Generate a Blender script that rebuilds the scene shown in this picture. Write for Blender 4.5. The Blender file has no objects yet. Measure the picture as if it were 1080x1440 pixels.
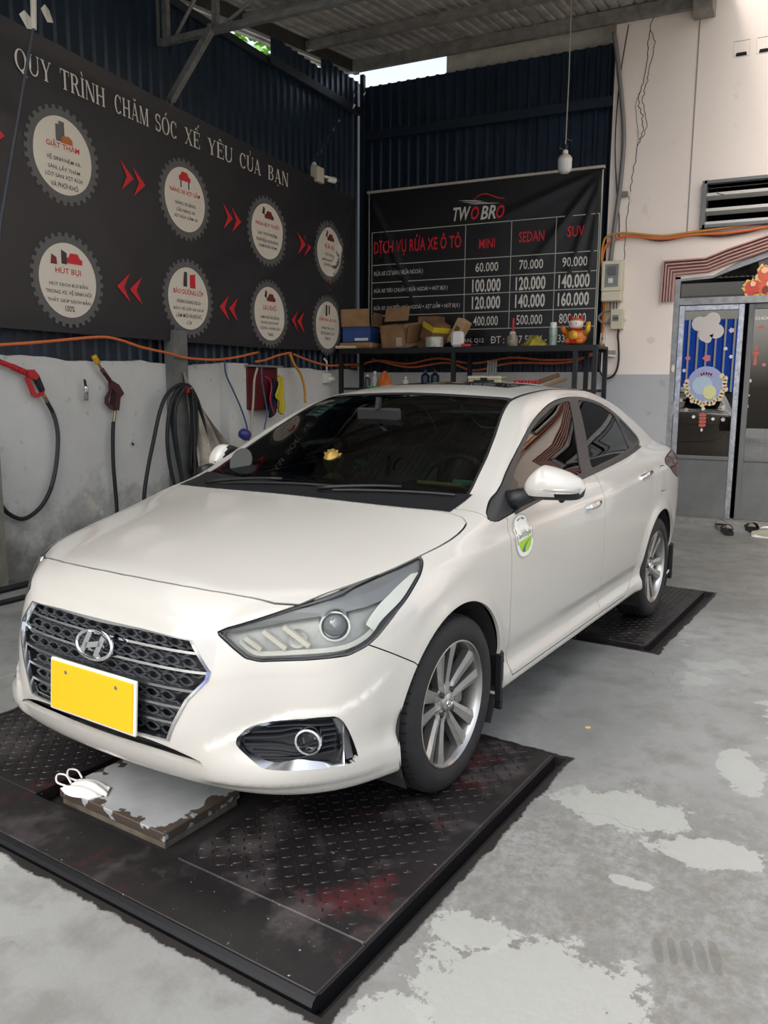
import bpy, math, random
import numpy as np
from mathutils import Matrix, Vector

# ---------------------------------------------------------------- camera
SC = bpy.context.scene
COL = SC.collection
F_PX, PITCH, ROLL, CAM_H, YAW = 1136.44, 0.1541, 0.0071, 1.3854, math.radians(26.5)
_cam = bpy.data.cameras.new('camera')
CAM = bpy.data.objects.new('camera', _cam)
COL.objects.link(CAM)
SC.camera = CAM
_cam.sensor_fit = 'VERTICAL'
_cam.sensor_height = 36.0
_cam.sensor_width = 27.0
_cam.lens = F_PX / 1440 * 36.0
_cam.clip_start = 0.05
_cam.clip_end = 200
_r = Vector((1, 0, 0)); _f = Vector((0, math.cos(PITCH), -math.sin(PITCH))); _u = Vector((0, math.sin(PITCH), math.cos(PITCH)))
_r2 = math.cos(ROLL) * _r + math.sin(ROLL) * _u
_u2 = -math.sin(ROLL) * _r + math.cos(ROLL) * _u
CAM.matrix_world = Matrix.Translation((0, 0, CAM_H)) @ Matrix.Rotation(YAW, 4, 'Z') @ Matrix((_r2, _u2, -_f)).transposed().to_4x4()

# ---------------------------------------------------------------- sky, sun, exposure
_w = bpy.data.worlds.new('sky')
SC.world = _w
_w.use_nodes = True
_nt = _w.node_tree
_bg = _nt.nodes['Background']
_sky = _nt.nodes.new('ShaderNodeTexSky')
_sky.sky_type = 'NISHITA'
_sky.sun_disc = False
_sky.sun_elevation = math.radians(52)
_sky.sun_rotation = math.radians(200)
_sky.air_density = 1.0
_sky.dust_density = 6.0
_sky.ozone_density = 1.0
_hs = _nt.nodes.new('ShaderNodeHueSaturation')
_hs.inputs['Saturation'].default_value = 0.45
_nt.links.new(_sky.outputs['Color'], _hs.inputs['Color'])
_nt.links.new(_hs.outputs['Color'], _bg.inputs['Color'])
_bg.inputs['Strength'].default_value = 0.30
_sun = bpy.data.lights.new('sun', 'SUN'); _sun.energy = 4.5; _sun.angle = math.radians(1.0); _sun.color = (1, .95, .86)
SUN = bpy.data.objects.new('sun', _sun); COL.objects.link(SUN)
SUN.rotation_euler = Vector((-.55, -.60, -.62)).to_track_quat('-Z', 'Y').to_euler()

VS = SC.view_settings
VS.view_transform = 'Standard'
VS.look = 'None'
VS.gamma = 1.0
VS.use_curve_mapping = False
VS.exposure = 0.47

def lerp(a, b, t): return a+(b-a)*t
# ---------------------------------------------------------------- helpers
rnd = random.Random(7)

def link(o, parent=None):
    COL.objects.link(o)
    if parent is not None:
        o.parent = parent
    return o

def tag(o, label=None, cat=None, group=None, kind=None):
    if label: o['label'] = label
    if cat: o['category'] = cat
    if group: o['group'] = group
    if kind: o['kind'] = kind
    return o

def empty(name, loc=(0, 0, 0), rz=0.0, label=None, cat=None, group=None, kind=None, parent=None, rot=None):
    o = bpy.data.objects.new(name, None)
    o.empty_display_size = 0.1
    link(o, parent)
    o.location = loc
    o.rotation_euler = rot if rot else (0, 0, rz)
    return tag(o, label, cat, group, kind)

def mesh(name, V, Fc, mat, parent=None, smooth=False, normals=None, loc=None, rz=0.0):
    me = bpy.data.meshes.new(name)
    me.from_pydata([tuple(map(float, v)) for v in V], [], [tuple(map(int, f)) for f in Fc])
    if smooth:
        me.polygons.foreach_set('use_smooth', [True] * len(me.polygons))
    if normals is not None:
        me.normals_split_custom_set_from_vertices([tuple(map(float, n)) for n in normals])
    me.materials.append(mat)
    o = bpy.data.objects.new(name, me)
    link(o, parent)
    if loc is not None:
        o.location = loc
    o.rotation_euler = (0, 0, rz)
    return o

class MB:
    """collects shapes into one mesh"""
    def __init__(s): s.V = []; s.F = []
    def add(s, V, Fc, M=None):
        n = len(s.V)
        if M is not None: V = [M @ Vector(v) for v in V]
        s.V += [tuple(v) for v in V]; s.F += [tuple(i + n for i in f) for f in Fc]; return s
    def box(s, a, b, M=None, ch=0.0):
        x0, y0, z0 = a; x1, y1, z1 = b
        if ch <= 0:
            V = [(x0,y0,z0),(x1,y0,z0),(x1,y1,z0),(x0,y1,z0),(x0,y0,z1),(x1,y0,z1),(x1,y1,z1),(x0,y1,z1)]
            return s.add(V, [(3,2,1,0),(4,5,6,7),(0,1,5,4),(1,2,6,5),(2,3,7,6),(3,0,4,7)], M)
        V = []; c = ch
        def ring(z, i):
            return [(x0+i,y0+c,z),(x0+c,y0+i,z),(x1-c,y0+i,z),(x1-i,y0+c,z),(x1-i,y1-c,z),(x1-c,y1-i,z),(x0+c,y1-i,z),(x0+i,y1-c,z)]
        V = ring(z0, c*0.8) + ring(z0+c, 0) + ring(z1-c, 0) + ring(z1, c*0.8)
        Fc = [tuple(range(7,-1,-1)), tuple(range(24,32))]
        for k in range(3):
            for i in range(8):
                j = (i+1) % 8; Fc.append((k*8+i, k*8+j, k*8+8+j, k*8+8+i))
        return s.add(V, Fc, M)
    def tube(s, pts, r, n=8, closed=False, caps=True, M=None):
        P = [Vector(p) for p in pts]; m = len(P)
        R = r if hasattr(r, '__len__') else [r]*m
        V = []; up = None
        for i in range(m):
            a = P[i-1] if (i > 0 or closed) else P[i]; b = P[(i+1) % m] if (i < m-1 or closed) else P[i]
            t = (b-a).normalized() if (b-a).length > 1e-9 else Vector((0,0,1))
            if up is None:
                up = t.orthogonal().normalized()
            up = (up - t*up.dot(t)); up = up.normalized() if up.length > 1e-6 else t.orthogonal().normalized()
            bn = t.cross(up)
            for k in range(n):
                an = 2*math.pi*k/n
                V.append(P[i] + (up*math.cos(an) + bn*math.sin(an))*R[i])
        Fc = []
        for i in range(m if closed else m-1):
            for k in range(n):
                j = (i+1) % m; l = (k+1) % n
                Fc.append((i*n+k, i*n+l, j*n+l, j*n+k))
        if caps and not closed:
            Fc.append(tuple(range(n-1,-1,-1))); Fc.append(tuple((m-1)*n+k for k in range(n)))
        return s.add(V, Fc, M)
    def bar(s, a, b, w, h, M=None, up=(0,0,1)):
        a = Vector(a); b = Vector(b); t = (b-a).normalized(); up = Vector(up)
        sd = t.cross(up)
        if sd.length < 1e-4: sd = t.cross(Vector((1,0,0)))
        sd.normalize(); uu = sd.cross(t)
        V = []
        for p in (a, b):
            for i, j in ((-1,-1),(1,-1),(1,1),(-1,1)):
                V.append(p + sd*(i*w/2) + uu*(j*h/2))
        return s.add(V, [(3,2,1,0),(4,5,6,7),(0,1,5,4),(1,2,6,5),(2,3,7,6),(3,0,4,7)], M)
    def lathe(s, prof, n=32, M=None, axis='z', closed=False, caps=False):
        V = []; m = len(prof)
        for (r, h) in prof:
            for k in range(n):
                a = 2*math.pi*k/n; c, d = r*math.cos(a), r*math.sin(a)
                V.append((c,d,h) if axis=='z' else ((c,h,d) if axis=='y' else (h,c,d)))
        Fc = []
        fl = axis == 'y'
        for i in range(m if closed else m-1):
            for k in range(n):
                j = (i+1) % m; l = (k+1) % n
                q = (i*n+k, i*n+l, j*n+l, j*n+k)
                Fc.append(q[::-1] if fl else q)
        if caps and not closed:
            if prof[0][0] > 1e-6: Fc.append(tuple(range(n-1,-1,-1)) if not fl else tuple(range(n)))
            if prof[-1][0] > 1e-6:
                t = tuple((m-1)*n+k for k in range(n)); Fc.append(t if not fl else t[::-1])
        return s.add(V, Fc, M)
    def prism(s, poly, z0, z1, M=None):
        n = len(poly)
        ar = sum(poly[i][0]*poly[(i+1)%n][1]-poly[(i+1)%n][0]*poly[i][1] for i in range(n))
        if ar < 0: poly = poly[::-1]
        V = [(x,y,z0) for x,y in poly] + [(x,y,z1) for x,y in poly]
        Fc = [tuple(range(n-1,-1,-1)), tuple(range(n,2*n))] + [(i,(i+1)%n,n+(i+1)%n,n+i) for i in range(n)]
        return s.add(V, Fc, M)
    def grid(s, fn, nu, nv, M=None, flip=False):
        V = [fn(i/nu, j/nv) for i in range(nu+1) for j in range(nv+1)]
        Fc = []
        for i in range(nu):
            for j in range(nv):
                a = i*(nv+1)+j; q = (a, a+nv+1, a+nv+2, a+1); Fc.append(q[::-1] if flip else q)
        return s.add(V, Fc, M)
    def build(s, name, mat, parent=None, smooth=False, loc=None, rz=0.0):
        o = mesh(name, s.V, s.F, mat, parent, smooth, None, loc, rz)
        if smooth == 'auto':
            pass
        return o

def autosmooth(o, deg=35):
    me = o.data
    me.polygons.foreach_set('use_smooth', [True]*len(me.polygons))
    lim = math.radians(deg)
    import bmesh
    bm = bmesh.new(); bm.from_mesh(me)
    for e in bm.edges:
        if len(e.link_faces) == 2:
            e.smooth = e.calc_face_angle(0) < lim
        else:
            e.smooth = False
    bm.to_mesh(me); bm.free()
    return o

def copy_tree(o, parent=None):
    c = o.copy(); COL.objects.link(c); c.parent = parent
    for ch in [x for x in o.children]:
        copy_tree(ch, c)
    return c

# smooth a polyline (Catmull-Rom)
def cr(pts, n=6, closed=False):
    P = [Vector(p) for p in pts]; m = len(P); out = []
    for i in range(m if closed else m-1):
        p1, p2 = P[i], P[(i+1) % m]
        p0 = P[i-1] if (i > 0 or closed) else p1*2-p2
        p3 = P[(i+2) % m] if (i < m-2 or closed) else p2*2-p1
        for k in range(n):
            t = k/n
            out.append(0.5*((2*p1)+(p2-p0)*t+(2*p0-5*p1+4*p2-p3)*t*t+(3*p1-p0-3*p2+p3)*t**3))
    if not closed: out.append(P[-1])
    return out

# ---------------------------------------------------------------- materials
def lin(c):
    return tuple((x/255/12.92 if x/255 <= 0.04045 else ((x/255+0.055)/1.055)**2.4) for x in c) + (1.0,)

MATS = {}
def mat(name, rgb, rough=0.5, metal=0.0, spec=0.5, var=0.0, vscale=8.0, bump=0.0, bscale=40.0, rgb2=None, coat=0.0, emit=None, estr=0.0, thr=None, rvar=0.0):
    """principled material; rgb in 0-255 sRGB; a noise pattern mixes towards rgb2 (or darker by var)"""
    if name in MATS: return MATS[name]
    m = bpy.data.materials.new(name); m.use_nodes = True
    nt = m.node_tree; b = nt.nodes['Principled BSDF']
    b.inputs['Base Color'].default_value = lin(rgb)
    b.inputs['Roughness'].default_value = rough
    b.inputs['Metallic'].default_value = metal
    b.inputs['Specular IOR Level'].default_value = spec
    if coat:
        b.inputs['Coat Weight'].default_value = coat
        b.inputs['Coat Roughness'].default_value = 0.03
    tc = nt.nodes.new('ShaderNodeTexCoord')
    if var or rgb2:
        nz = nt.nodes.new('ShaderNodeTexNoise'); nz.inputs['Scale'].default_value = vscale; nz.inputs['Detail'].default_value = 6
        nz.inputs['Roughness'].default_value = 0.6
        nt.links.new(tc.outputs['Object'], nz.inputs['Vector'])
        rp = nt.nodes.new('ShaderNodeValToRGB')
        lo, hi = thr if thr else (0.3, 0.7)
        rp.color_ramp.elements[0].position = lo; rp.color_ramp.elements[1].position = hi
        c2 = rgb2 if rgb2 else tuple(x*(1-var) for x in rgb)
        rp.color_ramp.elements[0].color = lin(c2); rp.color_ramp.elements[1].color = lin(rgb)
        nt.links.new(nz.outputs['Fac'], rp.inputs['Fac']); nt.links.new(rp.outputs['Color'], b.inputs['Base Color'])
        if rvar:
            mr = nt.nodes.new('ShaderNodeMapRange')
            mr.inputs['To Min'].default_value = max(0.02, rough-rvar); mr.inputs['To Max'].default_value = min(1, rough+rvar)
            nt.links.new(nz.outputs['Fac'], mr.inputs['Value']); nt.links.new(mr.outputs['Result'], b.inputs['Roughness'])
    if bump:
        nb = nt.nodes.new('ShaderNodeTexNoise'); nb.inputs['Scale'].default_value = bscale; nb.inputs['Detail'].default_value = 5
        nt.links.new(tc.outputs['Object'], nb.inputs['Vector'])
        bp = nt.nodes.new('ShaderNodeBump'); bp.inputs['Strength'].default_value = bump; bp.inputs['Distance'].default_value = 0.01
        nt.links.new(nb.outputs['Fac'], bp.inputs['Height']); nt.links.new(bp.outputs['Normal'], b.inputs['Normal'])
    if emit:
        b.inputs['Emission Color'].default_value = lin(emit); b.inputs['Emission Strength'].default_value = estr
    MATS[name] = m
    return m

def glass(name, tint, gloss=1.0, rough=0.0, ior=1.5):
    """thin tinted pane: transparent tint plus fresnel reflection"""
    m = bpy.data.materials.new(name); m.use_nodes = True
    nt = m.node_tree; nt.nodes.clear()
    out = nt.nodes.new('ShaderNodeOutputMaterial'); mx = nt.nodes.new('ShaderNodeMixShader')
    tr = nt.nodes.new('ShaderNodeBsdfTransparent'); gl = nt.nodes.new('ShaderNodeBsdfGlossy'); fr = nt.nodes.new('ShaderNodeFresnel')
    tr.inputs['Color'].default_value = tuple(tint) + (1,)
    gl.inputs['Color'].default_value = (gloss, gloss, gloss, 1); gl.inputs['Roughness'].default_value = rough
    fr.inputs['IOR'].default_value = ior
    nt.links.new(fr.outputs[0], mx.inputs[0]); nt.links.new(tr.outputs[0], mx.inputs[1]); nt.links.new(gl.outputs[0], mx.inputs[2])
    nt.links.new(mx.outputs[0], out.inputs[0])
    MATS[name] = m
    return m

BLACK = mat('black_plastic', (22, 23, 25), 0.45)
DARKMET = mat('dark_painted_steel', (34, 36, 40), 0.45, 0.2, var=0.3)
CHROME = mat('chrome', (235, 236, 238), 0.07, 1.0)
SATIN = mat('satin_metal', (176, 177, 178), 0.3, 1.0, var=0.08)
GALV = mat('galvanised_steel', (140, 141, 138), 0.5, 0.35, var=0.25, vscale=14)
WHITEPL = mat('white_plastic', (222, 220, 212), 0.4)
GREYPL = mat('grey_plastic', (120, 120, 118), 0.5)

# text as flat mesh: returns verts (x,y) and faces, scaled to a given cap box
def text_mesh(s, w=None, h=None, bold=0.0, shear=0.0, space=1.0, res=2):
    cu = bpy.data.curves.new('t', 'FONT'); cu.body = s; cu.offset = bold; cu.shear = shear
    cu.space_character = space; cu.resolution_u = res; cu.fill_mode = 'FRONT'
    o = bpy.data.objects.new('t', cu); COL.objects.link(o)
    dg = bpy.context.evaluated_depsgraph_get()
    me = bpy.data.meshes.new_from_object(o.evaluated_get(dg))
    V = np.array([v.co[:] for v in me.vertices]); Fc = [tuple(p.vertices) for p in me.polygons]
    bpy.data.objects.remove(o); bpy.data.curves.remove(cu); bpy.data.meshes.remove(me)
    V = V[:, :2]; lo = V.min(0); hi = V.max(0)
    V = V - (lo+hi)/2
    sx = w/(hi[0]-lo[0]) if w else None
    sy = h/(hi[1]-lo[1]) if h else None
    if sx is None: sx = sy
    if sy is None: sy = sx
    return V*np.array([sx, sy]), Fc

# ================================================================ ROOM
XL, YB = -4.95, 9.25            # inner faces of the left and back walls
CARP, CARR = Vector((-1.8009, 2.5769, 0)), math.radians(-96.44)
FZ0 = -.02                      # concrete level; lift plates end flush at 0
def roof_z(y): return 5.14-.133*(9.28-y)

# ---- floor material: worn concrete with paint patches, stains, cracks, dirt round the pits
def floor_material():
    m = bpy.data.materials.new('worn_concrete'); m.use_nodes = True; nt = m.node_tree; N = nt.nodes; L = nt.links
    b = N['Principled BSDF']; tc = N.new('ShaderNodeTexCoord')
    def noise(sc, det=6, rough=.6, dist=0.0):
        n = N.new('ShaderNodeTexNoise'); n.inputs['Scale'].default_value = sc; n.inputs['Detail'].default_value = det
        n.inputs['Roughness'].default_value = rough; n.inputs['Distortion'].default_value = dist
        L.new(tc.outputs['Object'], n.inputs['Vector']); return n.outputs['Fac']
    def ramp(src, lo, hi):
        r = N.new('ShaderNodeMapRange'); r.inputs['From Min'].default_value = lo; r.inputs['From Max'].default_value = hi; r.clamp = True
        L.new(src, r.inputs['Value']); return r.outputs['Result']
    def mth(op, a, b_=None):
        n = N.new('ShaderNodeMath'); n.operation = op
        for i, x in enumerate((a, b_)):
            if x is None: continue
            if isinstance(x, (int, float)): n.inputs[i].default_value = x
            else: L.new(x, n.inputs[i])
        return n.outputs[0]
    def mix(fac, c1, c2):
        n = N.new('ShaderNodeMix'); n.data_type = 'RGBA'
        L.new(fac, n.inputs[0]) if not isinstance(fac, float) else None
        for i, c in ((6, c1), (7, c2)):
            if isinstance(c, tuple): n.inputs[i].default_value = lin(c)
            else: L.new(c, n.inputs[i])
        return n.outputs[2]
    n1 = noise(1.3); n2 = noise(6.0, 8, .65); n3 = noise(28, 6, .7); n4 = noise(90, 4, .7)
    col = mix(ramp(n1, .35, .65), (126,127,125), (142,144,142))
    col = mix(mth('MULTIPLY', ramp(n2, .46, .66), .65), col, (106,106,101))
    # scattered worn pale paint
    col = mix(mth('MULTIPLY', ramp(mth('ADD', n1, mth('MULTIPLY', n2, .5)), .86, .90), .55), col, (160,163,159))
    sx = N.new('ShaderNodeSeparateXYZ'); L.new(tc.outputs['Object'], sx.inputs[0])
    X, Y = sx.outputs['X'], sx.outputs['Y']
    wob = mth('SUBTRACT', n2, .5); wob2 = mth('SUBTRACT', n3, .5)
    def ell(cx, cy, rx, ry, rot, w1=1.9, w2=1.1):
        dx = mth('SUBTRACT', X, cx); dy = mth('SUBTRACT', Y, cy); c, s = math.cos(rot), math.sin(rot)
        a = mth('DIVIDE', mth('ADD', mth('MULTIPLY', dx, c), mth('MULTIPLY', dy, s)), rx)
        d = mth('DIVIDE', mth('SUBTRACT', mth('MULTIPLY', dy, c), mth('MULTIPLY', dx, s)), ry)
        r = mth('SQRT', mth('ADD', mth('MULTIPLY', a, a), mth('MULTIPLY', d, d)))
        r = mth('ADD', r, mth('ADD', mth('MULTIPLY', wob, w1), mth('MULTIPLY', wob2, w2)))
        return ramp(r, 1.03, .97)
    # rough grey zone round the near patches
    g = ell(.30, 1.55, .70, .55, .0, 1.6, .9)
    col = mix(mth('MULTIPLY', g, mth('MULTIPLY', ramp(n3, .40, .62), .8)), col, (108,106,99))
    for (cx, cy, rx, ry, rot) in ((-.22,1.38,.12,.22,.20),(-.10,1.66,.085,.16,.35),(.18,1.51,.026,.065,.1),(.76,1.44,.20,.26,.5),(.62,1.24,.07,.11,.2),(-.75,1.66,.20,.07,.3),(-1.35,1.80,.36,.14,.2),(.98,1.22,.09,.09,0)):
        col = mix(mth('MULTIPLY', ell(cx, cy, rx, ry, rot), .85), col, (158,160,155))
    # tyre scuff marks
    for k in range(5):
        col = mix(mth('MULTIPLY', ell(.42-.012*k, 1.66+.032*k, .06, .014, .35, 2.6, 1.6), .45), col, (84,82,78))
    # darker bands; the far one paints in the dimmer light at the back
    col = mix(mth('MULTIPLY', ell(-1.4, 1.05, 1.1, .22, .05, 1.2, .4), .35), col, (112,114,112))
    col = mix(mth('MULTIPLY', ell(-4.6, .9, 1.6, 1.6, .05, 1.1, .4), .5), col, (92,91,86))
    # specks
    col = mix(mth('MULTIPLY', ramp(n4, .70, .76), .5), col, (92,88,80))
    # cracks
    vo = N.new('ShaderNodeTexVoronoi'); vo.feature = 'DISTANCE_TO_EDGE'; vo.inputs['Scale'].default_value = 1.7
    ad = N.new('ShaderNodeVectorMath'); ad.operation = 'ADD'; nv = N.new('ShaderNodeTexNoise'); nv.inputs['Scale'].default_value = 5; nv.inputs['Detail'].default_value = 6
    L.new(tc.outputs['Object'], nv.inputs['Vector']); sc_ = N.new('ShaderNodeVectorMath'); sc_.operation = 'SCALE'; sc_.inputs['Scale'].default_value = .35
    L.new(nv.outputs['Color'], sc_.inputs[0]); L.new(tc.outputs['Object'], ad.inputs[0]); L.new(sc_.outputs[0], ad.inputs[1]); L.new(ad.outputs[0], vo.inputs['Vector'])
    ck = mth('MULTIPLY', ramp(vo.outputs['Distance'], .006, .001), ramp(n1, .5, .6))
    col = mix(mth('MULTIPLY', ck, .6), col, (70,68,64))
    # grime with a ragged edge round both pits
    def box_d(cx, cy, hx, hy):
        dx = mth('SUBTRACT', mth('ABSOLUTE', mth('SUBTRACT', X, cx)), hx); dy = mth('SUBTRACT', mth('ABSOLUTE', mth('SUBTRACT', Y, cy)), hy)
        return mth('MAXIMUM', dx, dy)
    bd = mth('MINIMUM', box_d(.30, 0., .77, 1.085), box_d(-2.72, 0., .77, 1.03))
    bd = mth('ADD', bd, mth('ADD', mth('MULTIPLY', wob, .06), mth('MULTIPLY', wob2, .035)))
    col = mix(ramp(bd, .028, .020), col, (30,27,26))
    L.new(col, b.inputs['Base Color'])
    rr = N.new('ShaderNodeMapRange'); rr.inputs['To Min'].default_value = .45; rr.inputs['To Max'].default_value = .75; L.new(n2, rr.inputs['Value']); L.new(rr.outputs[0], b.inputs['Roughness'])
    b.inputs['Specular IOR Level'].default_value = .35
    bp = N.new('ShaderNodeBump'); bp.inputs['Strength'].default_value = .25; bp.inputs['Distance'].default_value = .01
    L.new(mth('ADD', n3, mth('MULTIPLY', n2, .7)), bp.inputs['Height']); L.new(bp.outputs[0], b.inputs['Normal'])
    return m
FLOORM = floor_material()
us = [-16,-3.49,-1.95,-.47,1.07,16]; vs = [-16,-1.085,-1.03,1.03,1.085,16]
mb = MB(); vid = {}
def fv(i, j):
    if (i, j) not in vid: vid[(i, j)] = len(mb.V); mb.V.append((us[i], vs[j], FZ0))
    return vid[(i, j)]
for i in range(5):
    for j in range(5):
        if i == 1 and j == 2: continue
        if i == 3 and j in (1, 2, 3): continue
        mb.F.append((fv(i, j), fv(i+1, j), fv(i+1, j+1), fv(i, j+1)))
floor = tag(mb.build('floor', FLOORM, loc=CARP, rz=CARR), kind='structure')
PITM = mat('pit_dark', (24, 23, 23), .8, var=.4)
mb = MB()
for (u0, u1, v0, v1) in ((-.47,1.07,-1.085,1.085), (-3.49,-1.95,-1.03,1.03)):
    z0 = -.055
    mb.add([(u0,v0,FZ0),(u1,v0,FZ0),(u1,v1,FZ0),(u0,v1,FZ0),(u0,v0,z0),(u1,v0,z0),(u1,v1,z0),(u0,v1,z0)], [(4,5,6,7),(0,1,5,4)[::-1],(1,2,6,5)[::-1],(2,3,7,6)[::-1],(3,0,4,7)[::-1]])
tag(mb.build('floor_pit', PITM, floor))

# ---- walls
def wall_mat(name, c1, c2, c3, sc=1.2, bump=.15, grime=None):
    m = bpy.data.materials.new(name); m.use_nodes = True; nt = m.node_tree; N = nt.nodes; L = nt.links; b = N['Principled BSDF']
    tc = N.new('ShaderNodeTexCoord'); 
    n1 = N.new('ShaderNodeTexNoise'); n1.inputs['Scale'].default_value = sc; n1.inputs['Detail'].default_value = 7; n1.inputs['Roughness'].default_value = .62
    n2 = N.new('ShaderNodeTexNoise'); n2.inputs['Scale'].default_value = sc*9; n2.inputs['Detail'].default_value = 6
    for n in (n1, n2): L.new(tc.outputs['Object'], n.inputs['Vector'])
    r1 = N.new('ShaderNodeValToRGB'); r1.color_ramp.elements[0].position = .33; r1.color_ramp.elements[1].position = .66
    r1.color_ramp.elements[0].color = lin(c2); r1.color_ramp.elements[1].color = lin(c1); L.new(n1.outputs['Fac'], r1.inputs['Fac'])
    r2 = N.new('ShaderNodeValToRGB'); r2.color_ramp.elements[0].position = .64; r2.color_ramp.elements[1].position = .72
    r2.color_ramp.elements[0].color = (0,0,0,1); r2.color_ramp.elements[1].color = (.6,.6,.6,1); L.new(n2.outputs['Fac'], r2.inputs['Fac'])
    mx = N.new('ShaderNodeMix'); mx.data_type = 'RGBA'; L.new(r2.outputs['Color'], mx.inputs[0]); L.new(r1.outputs['Color'], mx.inputs[6]); mx.inputs[7].default_value = lin(c3)
    colr = mx.outputs[2]
    if grime:
        # splashed dirt and damp blotches near the foot of the wall
        sz = N.new('ShaderNodeSeparateXYZ'); L.new(tc.outputs['Object'], sz.inputs[0])
        n3 = N.new('ShaderNodeTexNoise'); n3.inputs['Scale'].default_value = 3.5; n3.inputs['Detail'].default_value = 8; n3.inputs['Roughness'].default_value = .7; L.new(tc.outputs['Object'], n3.inputs['Vector'])
        md = N.new('ShaderNodeMath'); md.operation = 'MULTIPLY_ADD'; L.new(n3.outputs['Fac'], md.inputs[0]); md.inputs[1].default_value = -1.5; L.new(sz.outputs['Z'], md.inputs[2])
        mr = N.new('ShaderNodeMapRange'); mr.inputs['From Min'].default_value = -.15; mr.inputs['From Max'].default_value = -.65; mr.inputs['To Max'].default_value = .75; L.new(md.outputs[0], mr.inputs['Value'])
        m2 = N.new('ShaderNodeMix'); m2.data_type = 'RGBA'; L.new(mr.outputs[0], m2.inputs[0]); L.new(colr, m2.inputs[6]); m2.inputs[7].default_value = lin(grime); colr = m2.outputs[2]
    L.new(colr, b.inputs['Base Color']); b.inputs['Roughness'].default_value = .85; b.inputs['Specular IOR Level'].default_value = .2
    bp = N.new('ShaderNodeBump'); bp.inputs['Strength'].default_value = bump; bp.inputs['Distance'].default_value = .01; L.new(n2.outputs['Fac'], bp.inputs['Height']); L.new(bp.outputs[0], b.inputs['Normal'])
    return m
CONC = wall_mat('grey_wall_paint', (214,214,209), (196,196,191), (166,165,158), 1.1, grime=(92,90,82))
WHITEW = wall_mat('warm_white_plaster', (244,232,221), (238,226,214), (226,213,202), .7, .06)
DADO = wall_mat('grey_dado_paint', (182,184,186), (174,176,178), (156,157,158), .9, .08)
# low concrete wall on the left with a slightly ragged top
mb = MB(); Ys = np.arange(-3.0, 9.36, .10); top = [1.575+.012*math.sin(y*5.1)+.010*rnd.uniform(-1, 1) for y in Ys]
V = []
for y, t in zip(Ys, top): V += [(XL,y,FZ0-.1),(XL,y,t),(XL-.16,y,t+.004),(XL-.16,y,FZ0-.1)]
Fc = [(4*i+k, 4*i+k+1, 4*i+k+5, 4*i+k+4) for i in range(len(Ys)-1) for k in range(3)]
Fc = [f[::-1] for f in Fc]+[(0,1,2,3),(4*len(Ys)-1,4*len(Ys)-2,4*len(Ys)-3,4*len(Ys)-4)]
wall_left = tag(mesh('wall_left', V, Fc, CONC), kind='structure')
# grime at the foot of the left wall and paint chips are thin flakes
FLAKE = mat('pale_paint_flake', (196,194,180), .8)
mb = MB()
for (y, z, s) in ((5.17,.905,.035),(5.15,.885,.028),(4.66,.47,.03),(4.70,.43,.035),(4.74,.40,.022),(4.62,.52,.02),(4.78,.36,.026)):
    n = 9; mb.prism([(y+s*(.6+.5*rnd.random())*math.cos(2*math.pi*k/n), z+s*(.6+.5*rnd.random())*1.1*math.sin(2*math.pi*k/n)) for k in range(n)], 0, .002, Matrix(((0,0,1,XL),(1,0,0,0),(0,1,0,0),(0,0,0,1))))
mb.build('paint_flakes', FLAKE, wall_left)
# pilaster at the near end (cut by the frame)
mb = MB().box((XL-.1,3.30,FZ0), (XL+.22,3.70,1.0)); tag(mb.build('trim_1', wall_mat('rough_stone', (142,138,128),(112,108,98),(80,78,70), 4), None), kind='structure')
# low concrete on the back wall
mb = MB().box((XL-.1,YB-.02,FZ0-.1), (-1.925,YB+.14,1.56)); wall_back = tag(mb.build('wall_back', CONC), kind='structure')

# corrugated sheets
CORR = mat('navy_corrugated_steel', (36,54,72), .33, .15, var=.35, vscale=2.0)
def corr_mesh(name, w, h, pitch=.125, dep=.022, m=CORR):
    """sheet w wide along x, ribs run along y (height h)"""
    xs = []; n = int(round(w/pitch))
    for k in range(n):
        x = k*pitch
        xs += [(x,0),(x+pitch*.52,0),(x+pitch*.64,dep),(x+pitch*.88,dep)]
    xs.append((n*pitch,0)); V = []
    for (x, d) in xs: V += [(x,0,d),(x,h,d)]
    me = bpy.data.meshes.new(name); me.from_pydata(V, [], [(2*i,2*i+2,2*i+3,2*i+1) for i in range(len(xs)-1)]); me.materials.append(m); return me
def put(me, name, M, parent=None):
    o = bpy.data.objects.new(name, me); link(o, parent); o.matrix_world = M; return o
SHW = 1.0
# left wall sheets (ribs vertical, facing +X): sheet x -> -Y direction so the face looks into the room
def left_M(y0, z0): return Matrix(((0,0,1,XL-.09),(1,0,0,y0),(0,1,0,z0),(0,0,0,1)))
for k in range(12):
    y0 = -2.57+k*SHW
    me = corr_mesh('metal_sheet', SHW, (min(4.63, roof_z(y0)+.02) if y0 < 7.4 else roof_z(y0)+.03)-1.52)
    put(me, 'metal_sheet', left_M(y0, 1.52), wall_left)
def back_M(x0, z0, y=YB+.10): return Matrix(((1,0,0,x0),(0,0,-1,y),(0,1,0,z0),(0,0,0,1)))
me_b = corr_mesh('metal_sheet', SHW, 5.00-1.50)
for k in range(3): put(me_b, 'metal_sheet', back_M(XL-.02+k*SHW, 1.50), wall_back)
put(corr_mesh('metal_sheet', .125*1, 3.5), 'metal_sheet', back_M(XL-.02+3.0, 1.50), wall_back)
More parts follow.
